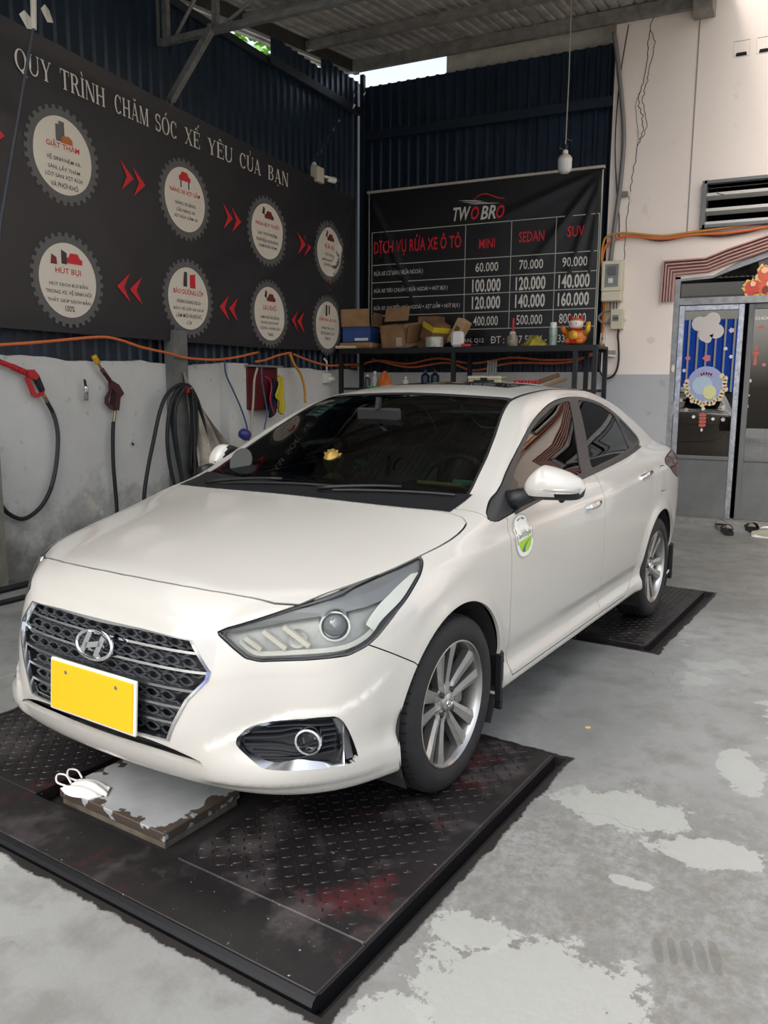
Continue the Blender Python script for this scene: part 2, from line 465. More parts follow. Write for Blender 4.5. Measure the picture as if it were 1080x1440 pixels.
# rails behind/over the sheets
RAIL = mat('wall_rail_dark', (40,46,52), .5, .2, var=.2)
tag(MB().bar((XL-.02,7.30,4.64), (XL-.02,9.2,4.68), .05, .09).build('trim_2', RAIL), kind='structure')
tag(MB().bar((XL-.06,-3,4.60), (XL-.06,7.35,4.64), .04, .07).build('trim_3', RAIL), kind='structure')
tag(MB().bar((XL,YB+.02,4.40), (-1.93,YB+.02,4.40), .05, .10).build('trim_4', mat('rail_navy', (30,40,52), .5, .2)), kind='structure')
tag(MB().bar((XL+.02,YB-.02,0), (XL+.02,YB-.02,5.1), .05, .05).build('trim_5', RAIL), kind='structure')
# beige fascia above the back sheets
FASC = mat('beige_fascia', (206,200,184), .7, var=.15)
mb = MB().box((-3.93,YB+.20,4.86), (-1.93,YB+.22,5.35)); mb.box((-3.93,YB+.17,4.98), (-1.93,YB+.20,5.03)); tag(mb.build('trim_6', FASC), kind='structure')

# white wall on the right, with openings cut for the door, fan-light and louvre vent
XW0 = -1.925
arch_in = [(-1.19,0),(-1.19,2.52),(-.82,2.545),(-.34,2.80),(.20,2.90),(.74,2.80),(1.22,2.545),(1.59,2.52),(1.59,0)]
def wall_with_holes():
    mb = MB(); T_ = .18
    quads = []
    # columns split in x; each column a list of z intervals of wall
    def zarch(x): return float(np.interp(x, [p[0] for p in arch_in[1:-1]], [p[1] for p in arch_in[1:-1]]))
    xs = [XW0,-1.19,-1.17,-.94,-.82,-.6,-.34,-.05,.20,.5,.74,1.0,1.22,1.59,1.61,12.0]  # far end and top, out of view, stretched to block the sun
    for a, b in zip(xs[:-1], xs[1:]):
        if b <= -1.19+1e-6 or a >= 1.59-1e-6: z0a = z0b = FZ0-.1
        else: z0a, z0b = zarch(a), zarch(b)
        iv = [((z0a, z0b), (3.03, 3.03)), ((3.44, 3.44), (9.0, 9.0))] if (a >= -.94-1e-6 and b <= 1.22+1e-6) else [((z0a, z0b), (9.0, 9.0))]
        for (l, h) in iv: quads.append((a, b, l, h))
    for a, b, l, h in quads:
        V = [(a,YB-.02,l[0]),(b,YB-.02,l[1]),(b,YB-.02,h[1]),(a,YB-.02,h[0])]; V += [(x,YB-.02+T_,z) for x,_,z in V]
        mb.add(V, [(0,1,2,3),(7,6,5,4),(0,4,5,1),(2,6,7,3),(1,5,6,2),(3,7,4,0)])
    return mb
wall_right = tag(wall_with_holes().build('wall_right', WHITEW), kind='structure')
mb = MB().box((XW0,YB-.026,FZ0), (-1.19,YB-.021,1.535)); mb.box((1.59,YB-.026,FZ0), (4.2,YB-.021,1.535)); mb.build('dado_paint', DADO, wall_right)
# return edge of the white wall and the vertical groove
MB().box((-1.112,YB-.024,2.95), (-1.100,YB-.019,5.4)).build('wall_groove', mat('groove_grey', (150,142,134), .9), wall_right)
# cracks in the plaster: thin dark inlays
CRK = mat('crack_dark', (74,66,60), .95)
def crack(pts, w):
    mb = MB(); n = len(pts)
    for i in range(n-1):
        a, b = np.array(pts[i]), np.array(pts[i+1]); d = b-a; d = d/np.linalg.norm(d); p = np.array([-d[1], d[0]])*w/2
        mb.add([(q[0],YB-.0215,q[1]) for q in (a-p, b-p, b+p, a+p)], [(0,1,2,3)])
    mb.build('plaster_crack', CRK, wall_right)
def jag(pts, n=5, amp=.012):
    out = []
    for i in range(len(pts)-1):
        for k in range(n):
            t = k/n; out.append((lerp(pts[i][0], pts[i+1][0], t)+rnd.uniform(-amp, amp), lerp(pts[i][1], pts[i+1][1], t)+rnd.uniform(-amp, amp)*.4))
    return out+[pts[-1]]
main = [(-1.55,5.18),(-1.585,5.02),(-1.60,4.85),(-1.61,4.62),(-1.655,4.45),(-1.66,4.30),(-1.62,4.20),(-1.60,4.05),(-1.64,3.92),(-1.675,3.70),(-1.70,3.45),(-1.71,3.30),(-1.725,3.05),(-1.73,2.75)]
crack(jag(main), .008); crack(jag([(-1.585,5.02),(-1.53,4.90),(-1.57,4.62),(-1.60,4.48),(-1.625,4.36),(-1.58,4.22),(-1.57,4.08),(-1.63,3.93)]), .007)
crack(jag([(-1.65,4.45),(-1.70,4.30),(-1.67,4.18),(-1.65,4.0),(-1.66,3.85)], 4, .008), .005)
# bare patches in the plaster
mb = MB()
for (x, z, w, h) in ((-1.405,1.90,.075,.07),(-1.16,1.60,.03,.08),(-1.70,3.42,.03,.05),(-1.69,3.36,.04,.03)):
    n = 8; mb.add([(x+w*.6*(.8+.3*rnd.random())*math.cos(2*math.pi*(k+.5)/n),YB-.0217,z+h*.6*(.8+.3*rnd.random())*math.sin(2*math.pi*(k+.5)/n)) for k in range(n)], [tuple(range(n))])
mb.build('bare_plaster', mat('bare_plaster', (228,218,200), .9), wall_right)
# two small square vents high on the wall
for x in (-.70, -.49):
    mb = MB(); y0 = YB-.024; a, b = .075, .052
    V = [(x-a,y0,4.70-a),(x+a,y0,4.70-a),(x+a,y0,4.70+a),(x-a,y0,4.70+a),(x-b,y0+.06,4.66-b*.6),(x+b,y0+.06,4.66-b*.6),(x+b,y0+.06,4.68),(x-b,y0+.06,4.68)]
    mb.add(V, [(0,1,5,4),(1,2,6,5),(2,3,7,6),(3,0,4,7)]); v_ = mb.build('vent_hole', mat('vent_plaster', (190,182,172), .9), wall_right)
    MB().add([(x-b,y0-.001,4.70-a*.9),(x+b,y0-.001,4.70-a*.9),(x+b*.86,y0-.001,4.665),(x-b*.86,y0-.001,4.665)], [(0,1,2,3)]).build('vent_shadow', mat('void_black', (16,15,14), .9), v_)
# side wall on the right, out of the frame, closes the back half of the bay
tag(MB().box((2.4,5.6,FZ0-.1), (2.58,YB+.1,5.6)).build('wall_side', WHITEW), kind='structure')
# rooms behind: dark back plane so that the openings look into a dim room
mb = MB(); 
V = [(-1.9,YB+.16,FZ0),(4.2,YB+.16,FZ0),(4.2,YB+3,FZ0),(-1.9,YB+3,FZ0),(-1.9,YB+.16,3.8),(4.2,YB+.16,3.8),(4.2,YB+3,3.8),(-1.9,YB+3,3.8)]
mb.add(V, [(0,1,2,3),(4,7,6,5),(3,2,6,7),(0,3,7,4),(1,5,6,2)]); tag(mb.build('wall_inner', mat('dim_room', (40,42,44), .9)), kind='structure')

# ---- roof: sheets with ribs along Y, purlins along X, a light truss
ROOFM = mat('old_zinc_roof', (196,192,184), .5, .1, var=.35, vscale=2.5)
ceiling = empty('ceiling', kind='structure')
sl = math.atan(.133); Ly = 11.15/math.cos(sl)
me_r = corr_mesh('roof_sheet', .99, Ly, .11, .02, ROOFM)
def added_sheet_mat():
    m = bpy.data.materials.new('added_translucent_sheet'); m.use_nodes = True; nt = m.node_tree; nt.nodes.clear()
    o = nt.nodes.new('ShaderNodeOutputMaterial'); mx = nt.nodes.new('ShaderNodeMixShader'); a = nt.nodes.new('ShaderNodeBsdfTransparent'); b = nt.nodes.new('ShaderNodeBsdfTranslucent')
    a.inputs[0].default_value = (.50, .52, .52, 1); b.inputs[0].default_value = (.62, .62, .60, 1); mx.inputs[0].default_value = .45
    nt.links.new(a.outputs[0], mx.inputs[1]); nt.links.new(b.outputs[0], mx.inputs[2]); nt.links.new(mx.outputs[0], o.inputs[0]); return m
LSK = 5.2  # length of the unseen skylight sheets added to brighten the bay
me_s = corr_mesh('added_skylight_sheet', .99, LSK, .11, .02, added_sheet_mat()); me_t = corr_mesh('roof_sheet', .99, Ly-LSK, .11, .02, ROOFM)
for k in range(5):
    x0 = XL-.55+k*.92
    M = Matrix(((1,0,0,x0),(0,math.cos(sl),-math.sin(sl),-1.5),(0,math.sin(sl),math.cos(sl),roof_z(-1.5)+.14),(0,0,0,1)))
    if k in (1, 2, 3):
        put(me_s, 'added_skylight_sheet', M, ceiling); put(me_t, 'roof_sheet', M@Matrix.Translation((0, LSK, 0)), ceiling)
    else: put(me_r, 'roof_sheet', M, ceiling)
PURL = mat('purlin_steel', (150,146,138), .5, .1, var=.3)
for y in (9.16, 8.10, 6.95, 5.75, 4.5, 3.2, 1.9, .6, -.5, -1.4):
    z = roof_z(y)+.06; w = .13 if y > 9 else .09
    put_ = MB().bar((XL-.5,y,z), (-.98,y,z), .055, w).build('purlin', PURL, ceiling)
MB().bar((XL-.10,-1.5,roof_z(-1.5)+.07), (XL-.10,9.3,roof_z(9.3)+.07), .06, .13).build('eave_beam', mat('eave_dark', (64,60,56), .6, .2, var=.3), ceiling)
def truss(y, lab):
    t = empty('roof_truss', (0,y,0), label=lab, cat='truss')
    zb = roof_z(y)-.42; zt = roof_z(y)+.01; m = GALV
    MB().bar((XL-.06,0,zb), (-.98,0,zb), .05, .05).build('bottom_chord', m, t)
    MB().bar((XL-.06,0,zt), (-.98,0,zt), .05, .05).build('top_chord', m, t)
    x = XL-.07; i = 0
    for xx in (XL-.10, XL+.0, -4.43, -3.4, -2.4, -1.4, -1.0):
        MB().bar((xx,0,zb-.02 if xx < -4.9 else zb), (xx,0,zt), .045, .05).build('post', m, t)
    for a, b in ((-4.90,-4.43),(-4.43,-3.4),(-3.4,-2.4),(-2.4,-1.4)):
        MB().tube([(a,0,zb),(b,0,zt)] if a > -4.6 else [(a,0.02,zb),(b-.1,.02,zt)], .015, 8).build('brace', m, t)
    MB().bar((-4.44,-.03,zb+.02), (XL+.05,-.03,zb-.48), .055, .055).build('knee_brace', m, t)
    wr = MB(); wr.tube(cr([(-4.47,-.06,zb+.03),(-4.42,-.07,zb-.03),(-4.36,-.05,zb-.02),(-4.42,-.06,zb+.04),(-4.45,-.065,zb-.05)], 4), .004, 5)
    wr.build('binding_wire', m, t); wr = MB()
    wr.tube(cr([(XL+.02,-.06,zb-.46),(XL+.10,-.07,zb-.49),(XL+.07,-.06,zb-.54),(XL+.03,-.06,zb-.48)], 4), .004, 5)
    wr.build('binding_wire', m, t)
truss(5.75, 'grey steel truss with knee brace on the left wall above the banner')
truss(1.4, 'grey steel roof truss overhead nearest the camera')
# unseen canopy over the open side, added to cut sky light at the back
me_u = corr_mesh('roof_sheet', .99, 3.4, .11, .02, ROOFM)
for k in range(4): put(me_u, 'roof_sheet', Matrix(((1,0,0,-1.3+k*.92),(0,1,0,6.4),(0,0,1,7.0),(0,0,0,1))), ceiling)
# the bracket at the top right of the back wall beam
tag(MB().box((-1.16,9.0,5.03), (-.96,YB-.02,5.24), ch=.01).build('trim_7', PURL), kind='structure')
# square steel column on the left wall
c_ = MB().box((XL-.01,5.60,FZ0), (XL+.10,5.78,1.86)); tag(c_.build('trim_8', mat('column_grey', (118,120,116), .6, var=.2)), kind='structure')
# concrete pier beside it
tag(MB().box((XL-.05,6.36,FZ0), (XL+.10,6.68,1.60)).build('trim_9', CONC), kind='structure')

# ---- yard beyond the open front: blue sheet fence on a dark wall, seen only in reflections
BLUE = mat('blue_fence_steel', (36,100,235), .45, .0, var=.1)
fence = empty('yard_fence', (0,0,0), label='blue corrugated yard fence behind the camera', cat='fence')
me_f = corr_mesh('fence_sheet', 1.0, 2.1, .25, .03, BLUE)
for k in range(4): put(me_f, 'fence_sheet', Matrix(((-1,0,0,-1.2-k*1.0),(0,0,1,-7.5),(0,1,0,1.3),(0,0,0,1))), fence)
for k in range(16): MB().box((-5.15+.25*k,-7.475,1.3), (-5.10+.25*k,-7.455,3.4)).build('fence_rib_highlight', mat('fence_white', (222,220,212), .8), fence)  # white strips, painted highlights of the fence ribs
MB().box((-5.2,-7.62,FZ0), (-1.2,-7.52,1.32)).build('fence_base', mat('fence_base_grey', (70,72,70), .9, var=.3), fence)
MB().box((-5.2,-7.66,3.4), (-1.2,-7.55,4.1)).build('fence_band', mat('fence_white', (222,220,212), .8), fence)

# ---- trees beyond the left wall, seen through the eave gap
LEAF = mat('tree_leaves', (110,160,50), .6, rgb2=(70,120,34), vscale=3, spec=.2)
def tree(x, y, lab):
    t = empty('garden_tree', (x,y,FZ0), label=lab, cat='tree')
    MB().tube([(0,0,0),(.1,.05,2.0),(.0,.1,4.2)], [.16,.12,.06], 8).build('trunk', mat('bark', (90,76,60), .9), t)
    mb = MB(); r_ = random.Random(int(y*10))
    for k in range(1400):
        a, b, c = r_.uniform(0, 6.283), r_.uniform(-1, 1), r_.random()**.4
        p = Vector((1.3*c*math.cos(a)*math.sqrt(1-b*b), 1.5*c*math.sin(a)*math.sqrt(1-b*b), 6.2+1.3*c*b)); s = r_.uniform(.05,.11)
        M = Matrix.Translation(p)@Vector((r_.uniform(-1,1), r_.uniform(-1,1), r_.uniform(-.2,1))).normalized().to_track_quat('Z', 'Y').to_matrix().to_4x4()
        mb.add([(-s,0,0),(0,-s*.5,s*.1),(s,0,0),(0,s*.5,s*.1)], [(0,1,2,3)], M)
    tag(mb.build('foliage', LEAF, t), kind='stuff')
tree(-7.6, 11.0, 'bright green tree seen through the gap under the eaves')
tree(-8.9, 13.6, 'second green tree beyond the back corner of the roof')

# ================================================================ CAR: implicit body surface
def sp(xs,ys,sm=.02):
    """smooth 1-D curve through knots: pchip table, lightly blurred"""
    xs=np.array(xs,float);ys=np.array(ys,float)
    o=np.argsort(xs);xs=xs[o];ys=ys[o]
    h=np.diff(xs);d=np.diff(ys)/h;m=np.zeros_like(xs);m[0]=d[0];m[-1]=d[-1]
    for i in range(1,len(xs)-1):
        if d[i-1]*d[i]>0:
            a=2*h[i]+h[i-1];b=h[i]+2*h[i-1];m[i]=(a+b)/(a/d[i-1]+b/d[i])
    n=2400;pad=.3;X=np.linspace(xs[0]-pad,xs[-1]+pad,n)
    k=np.clip(np.searchsorted(xs,X)-1,0,len(xs)-2);t=(X-xs[k])/h[k]
    Y=(2*t**3-3*t**2+1)*ys[k]+(t**3-2*t**2+t)*h[k]*m[k]+(-2*t**3+3*t**2)*ys[k+1]+(t**3-t**2)*h[k]*m[k+1]
    Y=np.where(X<xs[0],ys[0]+(X-xs[0])*m[0],np.where(X>xs[-1],ys[-1]+(X-xs[-1])*m[-1],Y))
    if sm:
        s=sm/(X[1]-X[0]);r=int(3*s)+1;g=np.exp(-.5*(np.arange(-r,r+1)/s)**2);g/=g.sum()
        Yp=np.r_[Y[0]+(np.arange(-r,0))*(Y[1]-Y[0]),Y,Y[-1]+np.arange(1,r+1)*(Y[-1]-Y[-2])]
        Y=np.convolve(Yp,g,'valid')
    return lambda q:np.interp(q,X,Y)
def smax(a,b,k):
    h=np.maximum(k-np.abs(a-b),0)/k
    return np.maximum(a,b)+h*h*k*.25
def smin(a,b,k): return -smax(-a,-b,k)
# ---- curves of the body; u forward of the front axle, v to the car's left, z up
ZC=sp([-3.7,-3.5,-3.1,-2.8,-.6,-.2,0,.2,.4,.573,.68,.8,.95],[1.03,1.06,1.075,1.08,.985,.962,.937,.906,.868,.825,.795,.75,.68],.05)
KC=sp([-3.6,-2.8,-.6,-.3,0,.3,.573,.7,.9],[.05,.03,.01,.012,.04,.055,.066,.07,.08],.05)
PROF=sp([.12,.17,.205,.25,.290,.300,.335,.35,.42,.52,.64,.74,.82,.848,.868,.91,.95,1.0,1.1],[.77,.815,.846,.853,.851,.846,.834,.834,.848,.858,.863,.862,.858,.855,.842,.828,.812,.785,.72],.005)
RISE=sp([.6,0,-1.2,-2.2,-3.0,-3.6],[-.05,-.035,0,.035,.06,.07],.05)
PLAN=sp([.9,.7,.5,.3,0,-1.3,-2.6,-3.0,-3.3,-3.6,-3.8],[-.12,-.065,-.03,-.010,0,0,0,-.016,-.072,-.17,-.26],.05)
FZ=sp([.10,.19,.24,.30,.38,.46,.53,.58,.62,.66,.70,.75,.80,.86],[.72,.772,.806,.826,.838,.836,.825,.812,.801,.788,.774,.752,.715,.62],.012)
DENT=sp([.15,.24,.30,.37,.45,.58,.66,.74,.85],[0,.0,.016,.062,.066,.058,.062,.068,.07],.013)
def FV(v,z): v=np.abs(v); return .165*v**2+.85*v**6+DENT(z)*np.exp(-((v-.63)/.15)**2)
RZ=sp([.15,.25,.35,.5,.62,.75,.9,1.02,1.1],[-3.48,-3.57,-3.60,-3.60,-3.57,-3.56,-3.55,-3.53,-3.50],.02)
SILL=sp([.5,-.18,-.32,-2.28,-2.45,-3.6],[0,0,1,1,.0,0],.03)
# greenhouse
WS=sp([.80,.96,1.1,1.25,1.35,1.42],[.14,-.20,-.495,-.81,-1.03,-1.2],.02)
RG=sp([.95,1.08,1.2,1.32,1.40],[-3.42,-3.15,-2.84,-2.50,-2.2],.03)
ROOF=sp([-.6,-1.03,-1.3,-1.65,-2.1,-2.45,-2.8,-3.2],[1.255,1.352,1.394,1.417,1.409,1.365,1.272,1.12],.05)
WGZ=sp([.85,.95,1.05,1.15,1.25,1.32,1.38,1.45],[.835,.800,.756,.706,.650,.606,.566,.515],.02)
WGU=sp([0,-.3,-.8,-1.4,-1.9,-2.3,-2.7,-3.1,-3.4],[-.03,-.012,0,0,-.006,-.015,-.04,-.08,-.13],.05)
WR=.318
def arch(u,z,uc):
    r=np.hypot(u-uc,z-.31)
    return r
def body(u,v,z):
    v=np.abs(v)
    zr=z-RISE(u)*np.clip((z-.5)/.3,0,1)
    W=PROF(zr)+PLAN(u)
    r0=arch(u,z,0.);r1=arch(u,z,-2.6)
    W=W+.010*np.exp(-((r0-.35)/.045)**2)*(z>.0)+.012*np.exp(-((r1-.35)/.05)**2)
    side=v-W
    T=ZC(u)-KC(u)*(v/.6)**2-.5*np.maximum(v-.62,0)**2
    top=(z-T)*.97
    F=FZ(z)-FV(v,z)
    front=(u-F)*.93
    rear=(RZ(z)+.16*v**2+.55*v**6-u)*.95
    bot=.198-.012*np.clip((v-.3)/.4,0,1)+.042*SILL(u)-z
    kt=.07+.05*np.clip((u-.1)/.4,0,1)
    f=smax(side,top,kt)
    f=smax(f,front,.075)
    f=smax(f,rear,.09)
    f=smax(f,bot,.03)
    ws=(u-(WS(z)-.30*v**2-.05*v**4))*.42
    rg=(RG(z)+.22*v**2-u)*.40
    rf=z-(ROOF(u)-.028*(v/.55)**2-.016*(v/.55)**4)
    sd=(v-(WGZ(z)+WGU(u)))*.88
    g=smax(sd,rf,.045)
    g=smax(g,ws,.035)
    g=smax(g,rg,.07)
    g=smax(g,.90-z,.02)
    a=-.78*u+.62*v
    zt=np.interp(a,[-.34,-.26,-.1,.044,.10,.25,.4],[.345,.385,.447,.456,.475,.56,.60])
    st=lambda q:.5+.5*np.tanh(q)
    f=f-.011*st((zt-z)/.007)*st((z-.232)/.008)*st((u-.42)/.04)*st((a+.335)/.012)
    return smin(f,g,.045)
def grad(u,v,z,e=.002):
    g=np.stack([body(u+e,v,z)-body(u-e,v,z),body(u,v+e,z)-body(u,v-e,z),body(u,v,z+e)-body(u,v,z-e)],-1)/(2*e)
    return g
def project(P,it=4):
    P=P.copy()
    for _ in range(it):
        f=body(P[:,0],P[:,1],P[:,2]);g=grad(P[:,0],P[:,1],P[:,2])
        s=f/np.maximum((g*g).sum(1),.05)
        P-=np.clip(s,-.02,.02)[:,None]*g
    return P
def normals(P):
    g=grad(P[:,0],P[:,1],P[:,2],.003);return g/np.linalg.norm(g,axis=1,keepdims=True)
def extract(h=.014):
    us=np.arange(-3.75,.95,h);vs=(np.arange(int(.95/h)*2)-int(.95/h)+.5)*h;zs=np.arange(.13,1.5,h)
    U,V,Z=us[:,None,None],vs[None,:,None],zs[None,None,:]
    f=body(U.astype(np.float64),V,Z)
    S=f<0
    n=S[:-1,:-1,:-1].astype(np.int8)
    for a in(0,1):
        for b in(0,1):
            for c in(0,1):
                if a+b+c: n=n+S[a:S.shape[0]-1+a,b:S.shape[1]-1+b,c:S.shape[2]-1+c]
    act=(n>0)&(n<8)
    idx=-np.ones(act.shape,int);I=np.argwhere(act);idx[act]=np.arange(len(I))
    acc=np.zeros((len(I),3));cnt=np.zeros(len(I))
    for ax in range(3):
        for p in(0,1):
            for q in(0,1):
                o=[0,0,0];oth=[k for k in range(3) if k!=ax];o[oth[0]]=p;o[oth[1]]=q
                a=I+o;b=a.copy();b[:,ax]+=1
                fa=f[a[:,0],a[:,1],a[:,2]];fb=f[b[:,0],b[:,1],b[:,2]]
                m=(fa<0)!=(fb<0)
                t=np.where(m,fa/np.where(m,fa-fb,1),0)
                pos=np.array(o,float)[None].repeat(len(I),0);pos[:,ax]+=t
                acc[m]+=pos[m];cnt+=m
    P=np.array([us[0],vs[0],zs[0]])+(I+acc/cnt[:,None])*h
    Q=[]
    for ax in range(3):
        o=[k for k in range(3) if k!=ax]
        sl0=[slice(None)]*3;sl1=[slice(None)]*3;sl0[ax]=slice(0,-1);sl1[ax]=slice(1,None)
        A=S[tuple(sl0)];B=S[tuple(sl1)];X=np.argwhere(A!=B)
        ok=(X[:,o[0]]>0)&(X[:,o[1]]>0)&(X[:,o[0]]<act.shape[o[0]])&(X[:,o[1]]<act.shape[o[1]])
        X=X[ok];ins=A[X[:,0],X[:,1],X[:,2]]
        def g(da,db):
            Y=X.copy();Y[:,o[0]]-=da;Y[:,o[1]]-=db;return idx[Y[:,0],Y[:,1],Y[:,2]]
        q=np.stack([g(1,1),g(0,1),g(0,0),g(1,0)],1)
        fl=ins if ax!=1 else ~ins
        q=np.where(fl[:,None],q,q[:,::-1]);Q.append(q)
    Q=np.concatenate(Q)
    P=project(P,5)
    return P,Q

# ================================================================ CAR: panels cut from the body surface
def poly_sd(p, poly):
    """signed distance to polygon, negative inside"""
    poly = np.asarray(poly, float); d = np.full(len(p), 1e9); ins = np.zeros(len(p), bool)
    for i in range(len(poly)):
        a = poly[i]; b = poly[(i+1) % len(poly)]; e = b-a; w = p-a
        t = np.clip((w@e)/max(e@e, 1e-12), 0, 1); q = w-t[:, None]*e
        d = np.minimum(d, (q*q).sum(1))
        c = ((a[1] > p[:, 1]) != (b[1] > p[:, 1]))
        if abs(b[1]-a[1]) > 1e-12:
            ins ^= c & (p[:, 0] < (b[0]-a[0])*(p[:, 1]-a[1])/(b[1]-a[1])+a[0])
    return np.where(ins, -1, 1)*np.sqrt(d)

def chaikin(poly, n=2):
    P = np.asarray(poly, float)
    for _ in range(n):
        Q = np.roll(P, -1, 0); P = np.stack([.75*P+.25*Q, .25*P+.75*Q], 1).reshape(-1, 2)
    return P

class Surf:
    def __init__(s, V, T):
        s.V = V; s.T = T; s.lab = np.zeros(len(T), int); s.names = ['base']; s.N = normals(V)
    def split(s, d, iso, act):
        d = d-iso; d = np.where(np.abs(d) < 1e-6, 1e-6, d)
        sg = d > 0; tsg = sg[s.T]; cnt = tsg.sum(1)
        cr_ = act & (cnt > 0) & (cnt < 3)
        if not cr_.any(): return d+iso
        T = s.T[cr_]; tg = tsg[cr_]; c1 = cnt[cr_]
        odd = np.where(c1 == 1, tg.argmax(1), (~tg).argmax(1))
        i = np.arange(len(T)); A = T[i, odd]; B = T[i, (odd+1) % 3]; C = T[i, (odd+2) % 3]
        def ek(a, b): return np.minimum(a, b).astype(np.int64)*len(s.V)+np.maximum(a, b)
        keys, inv = np.unique(np.r_[ek(A, B), ek(A, C)], return_inverse=True)
        lo = keys//len(s.V); hi = keys % len(s.V)
        t = d[lo]/(d[lo]-d[hi]); nv = s.V[lo]+t[:, None]*(s.V[hi]-s.V[lo])
        nv = project(nv, 2)
        base = len(s.V); ab = base+inv[:len(T)]; ac = base+inv[len(T):]
        s.V = np.r_[s.V, nv]; s.N = np.r_[s.N, normals(nv)]
        lb = s.lab[cr_]
        s.T = np.r_[s.T[~cr_], np.stack([A, ab, ac], 1), np.stack([ab, B, C], 1), np.stack([ab, C, ac], 1)]
        s.lab = np.r_[s.lab[~cr_], lb, lb, lb]
        return np.r_[d, np.zeros(len(nv))]+iso
    def region(s, name, dfun, gap=0.0, frm=0, seam='seam', extra=None):
        """cut dfun<0 out of label frm as a new label; a strip |d|<gap/2 becomes the seam"""
        def act():
            a = s.lab == frm
            if extra is not None:
                a &= extra(s.V[s.T].mean(1))
            return a
        L = s.label(name)
        for iso in ((-gap/2, gap/2) if gap else (0.0,)):
            d = dfun(s.V, s.N); s.split(d, iso, act())
        d = dfun(s.V, s.N)[s.T].mean(1); a = act()
        if gap:
            S = s.label(seam); s.lab[a & (np.abs(d) <= gap/2)] = S
        s.lab[a & (d < -gap/2)] = L
    def label(s, n):
        if n not in s.names: s.names.append(n)
        return s.names.index(n)
    def piece(s, n, cond=None, inset=0.0, flange=0.0):
        m = s.lab == s.names.index(n)
        if cond is not None: m &= cond(s.V[s.T].mean(1))
        T = s.T[m]; u, inv = np.unique(T, return_inverse=True); T = inv.reshape(-1, 3)
        V = s.V[u]; N = s.N[u]
        V = V-N*inset
        if flange:
            E = np.r_[T[:, [0, 1]], T[:, [1, 2]], T[:, [2, 0]]]
            k = np.sort(E, 1); kk = k[:, 0].astype(np.int64)*len(V)+k[:, 1]
            _, idx, c = np.unique(kk, return_index=True, return_counts=True); b = E[idx[c == 1]]
            bu, binv = np.unique(b, return_inverse=True); b2 = binv.reshape(-1, 2)
            n0 = len(V); VV = np.r_[V, V[bu], V[bu]-N[bu]*flange]
            # flange normals: in the surface, outwards from the edge
            e = V[b[:, 1]]-V[b[:, 0]]; on = np.cross(e, N[b[:, 0]]); nn = np.zeros((len(bu), 3))
            for j in (0, 1): np.add.at(nn, b2[:, j], on)
            nn /= np.maximum(np.linalg.norm(nn, axis=1, keepdims=True), 1e-9)
            q = np.stack([n0+b2[:, 1], n0+b2[:, 0], n0+len(bu)+b2[:, 0], n0+len(bu)+b2[:, 1]], 1)
            return VV, [tuple(t) for t in T]+[tuple(t) for t in q], np.r_[N, nn, nn]
        return V, [tuple(t) for t in T], N

def hitray(o, d, k0=0.0, k1=1.5):
    o = np.array(o, float); d = np.array(d, float); d /= np.linalg.norm(d)
    ks = np.arange(k0, k1, .004); p = o+ks[:, None]*d; f = body(*p.T); i = np.flatnonzero(f < 0)
    if len(i) == 0 or i[0] == 0: return o
    a, b = ks[i[0]-1], ks[i[0]]
    for _ in range(25):
        m = (a+b)/2
        if body(*(o+m*d)) < 0: b = m
        else: a = m
    return o+a*d
def on_front(v, z): return hitray((1.2, v, z), (-1, 0, 0), 0, 1.6)
def on_side(u, z): return hitray((u, 1.3, z), (0, -1, 0), 0, 1.0)
def on_top(u, v): return hitray((u, v, 1.8), (0, 0, -1), 0, 1.5)

# oblique planes for the wrap-around lamps
def ob(P3, ca, sa): P3 = np.asarray(P3, float); return np.stack([-ca*P3[:, 0]+sa*np.abs(P3[:, 1]), P3[:, 2]], 1)
HL3 = [(.727,.450,.677),(.708,.472,.690),(.640,.545,.716),(.575,.602,.739),(.480,.656,.765),(.387,.700,.789),(.250,.738,.815),(.118,.758,.840),(.112,.772,.832),(.136,.785,.818),(.181,.802,.795),(.260,.815,.757),(.335,.821,.718),(.423,.805,.652),(.457,.792,.631),(.512,.762,.611),(.598,.672,.604),(.677,.566,.601),(.700,.533,.611),(.713,.502,.636)]
FG3 = [(.743,.513,.370),(.719,.545,.408),(.690,.585,.424),(.650,.633,.433),(.569,.739,.442),(.548,.760,.432),(.521,.774,.378),(.498,.788,.302),(.505,.786,.287),(.530,.773,.286),(.62,.70,.289),(.704,.610,.296),(.714,.592,.304),(.728,.551,.334)]
HLP = ob(HL3, .89, .45); FGP = ob(FG3, .78, .62)
WSP = np.array([(.0,.962),(.2,.961),(.383,.957),(.593,.953),(.665,.953),(.692,.962),(.675,.995),(.625,1.136),(.527,1.318),(.512,1.334),(.4,1.340),(.2,1.350),(0,1.354)])
WSP = np.r_[WSP, WSP[::-1]*[-1, 1]]
GRP = np.array([(0,.662),(.2,.661),(.383,.653),(.452,.572),(.449,.546),(.398,.485),(.355,.404),(.332,.352),(.2,.350),(0,.349)])
GRP = np.r_[GRP, GRP[::-1]*[-1, 1]]
SLP = np.array([(0,.341),(.15,.341),(.25,.340),(.33,.329),(.40,.312),(.455,.288),(.42,.284),(.33,.289),(.252,.294),(.12,.294),(0,.293)])
SLP = np.r_[SLP, SLP[::-1]*[-1, 1]]
HDP = np.array([(.690,0),(.683,.2),(.650,.4),(.575,.602),(.48,.656),(.384,.697),(.25,.737),(.119,.762),(-.03,.787),(-.14,.792),(-.20,.778),(-.205,.70),(-.155,.5),(-.125,.25),(-.12,0)])
HDP = np.r_[HDP, HDP[::-1]*[1, -1]]
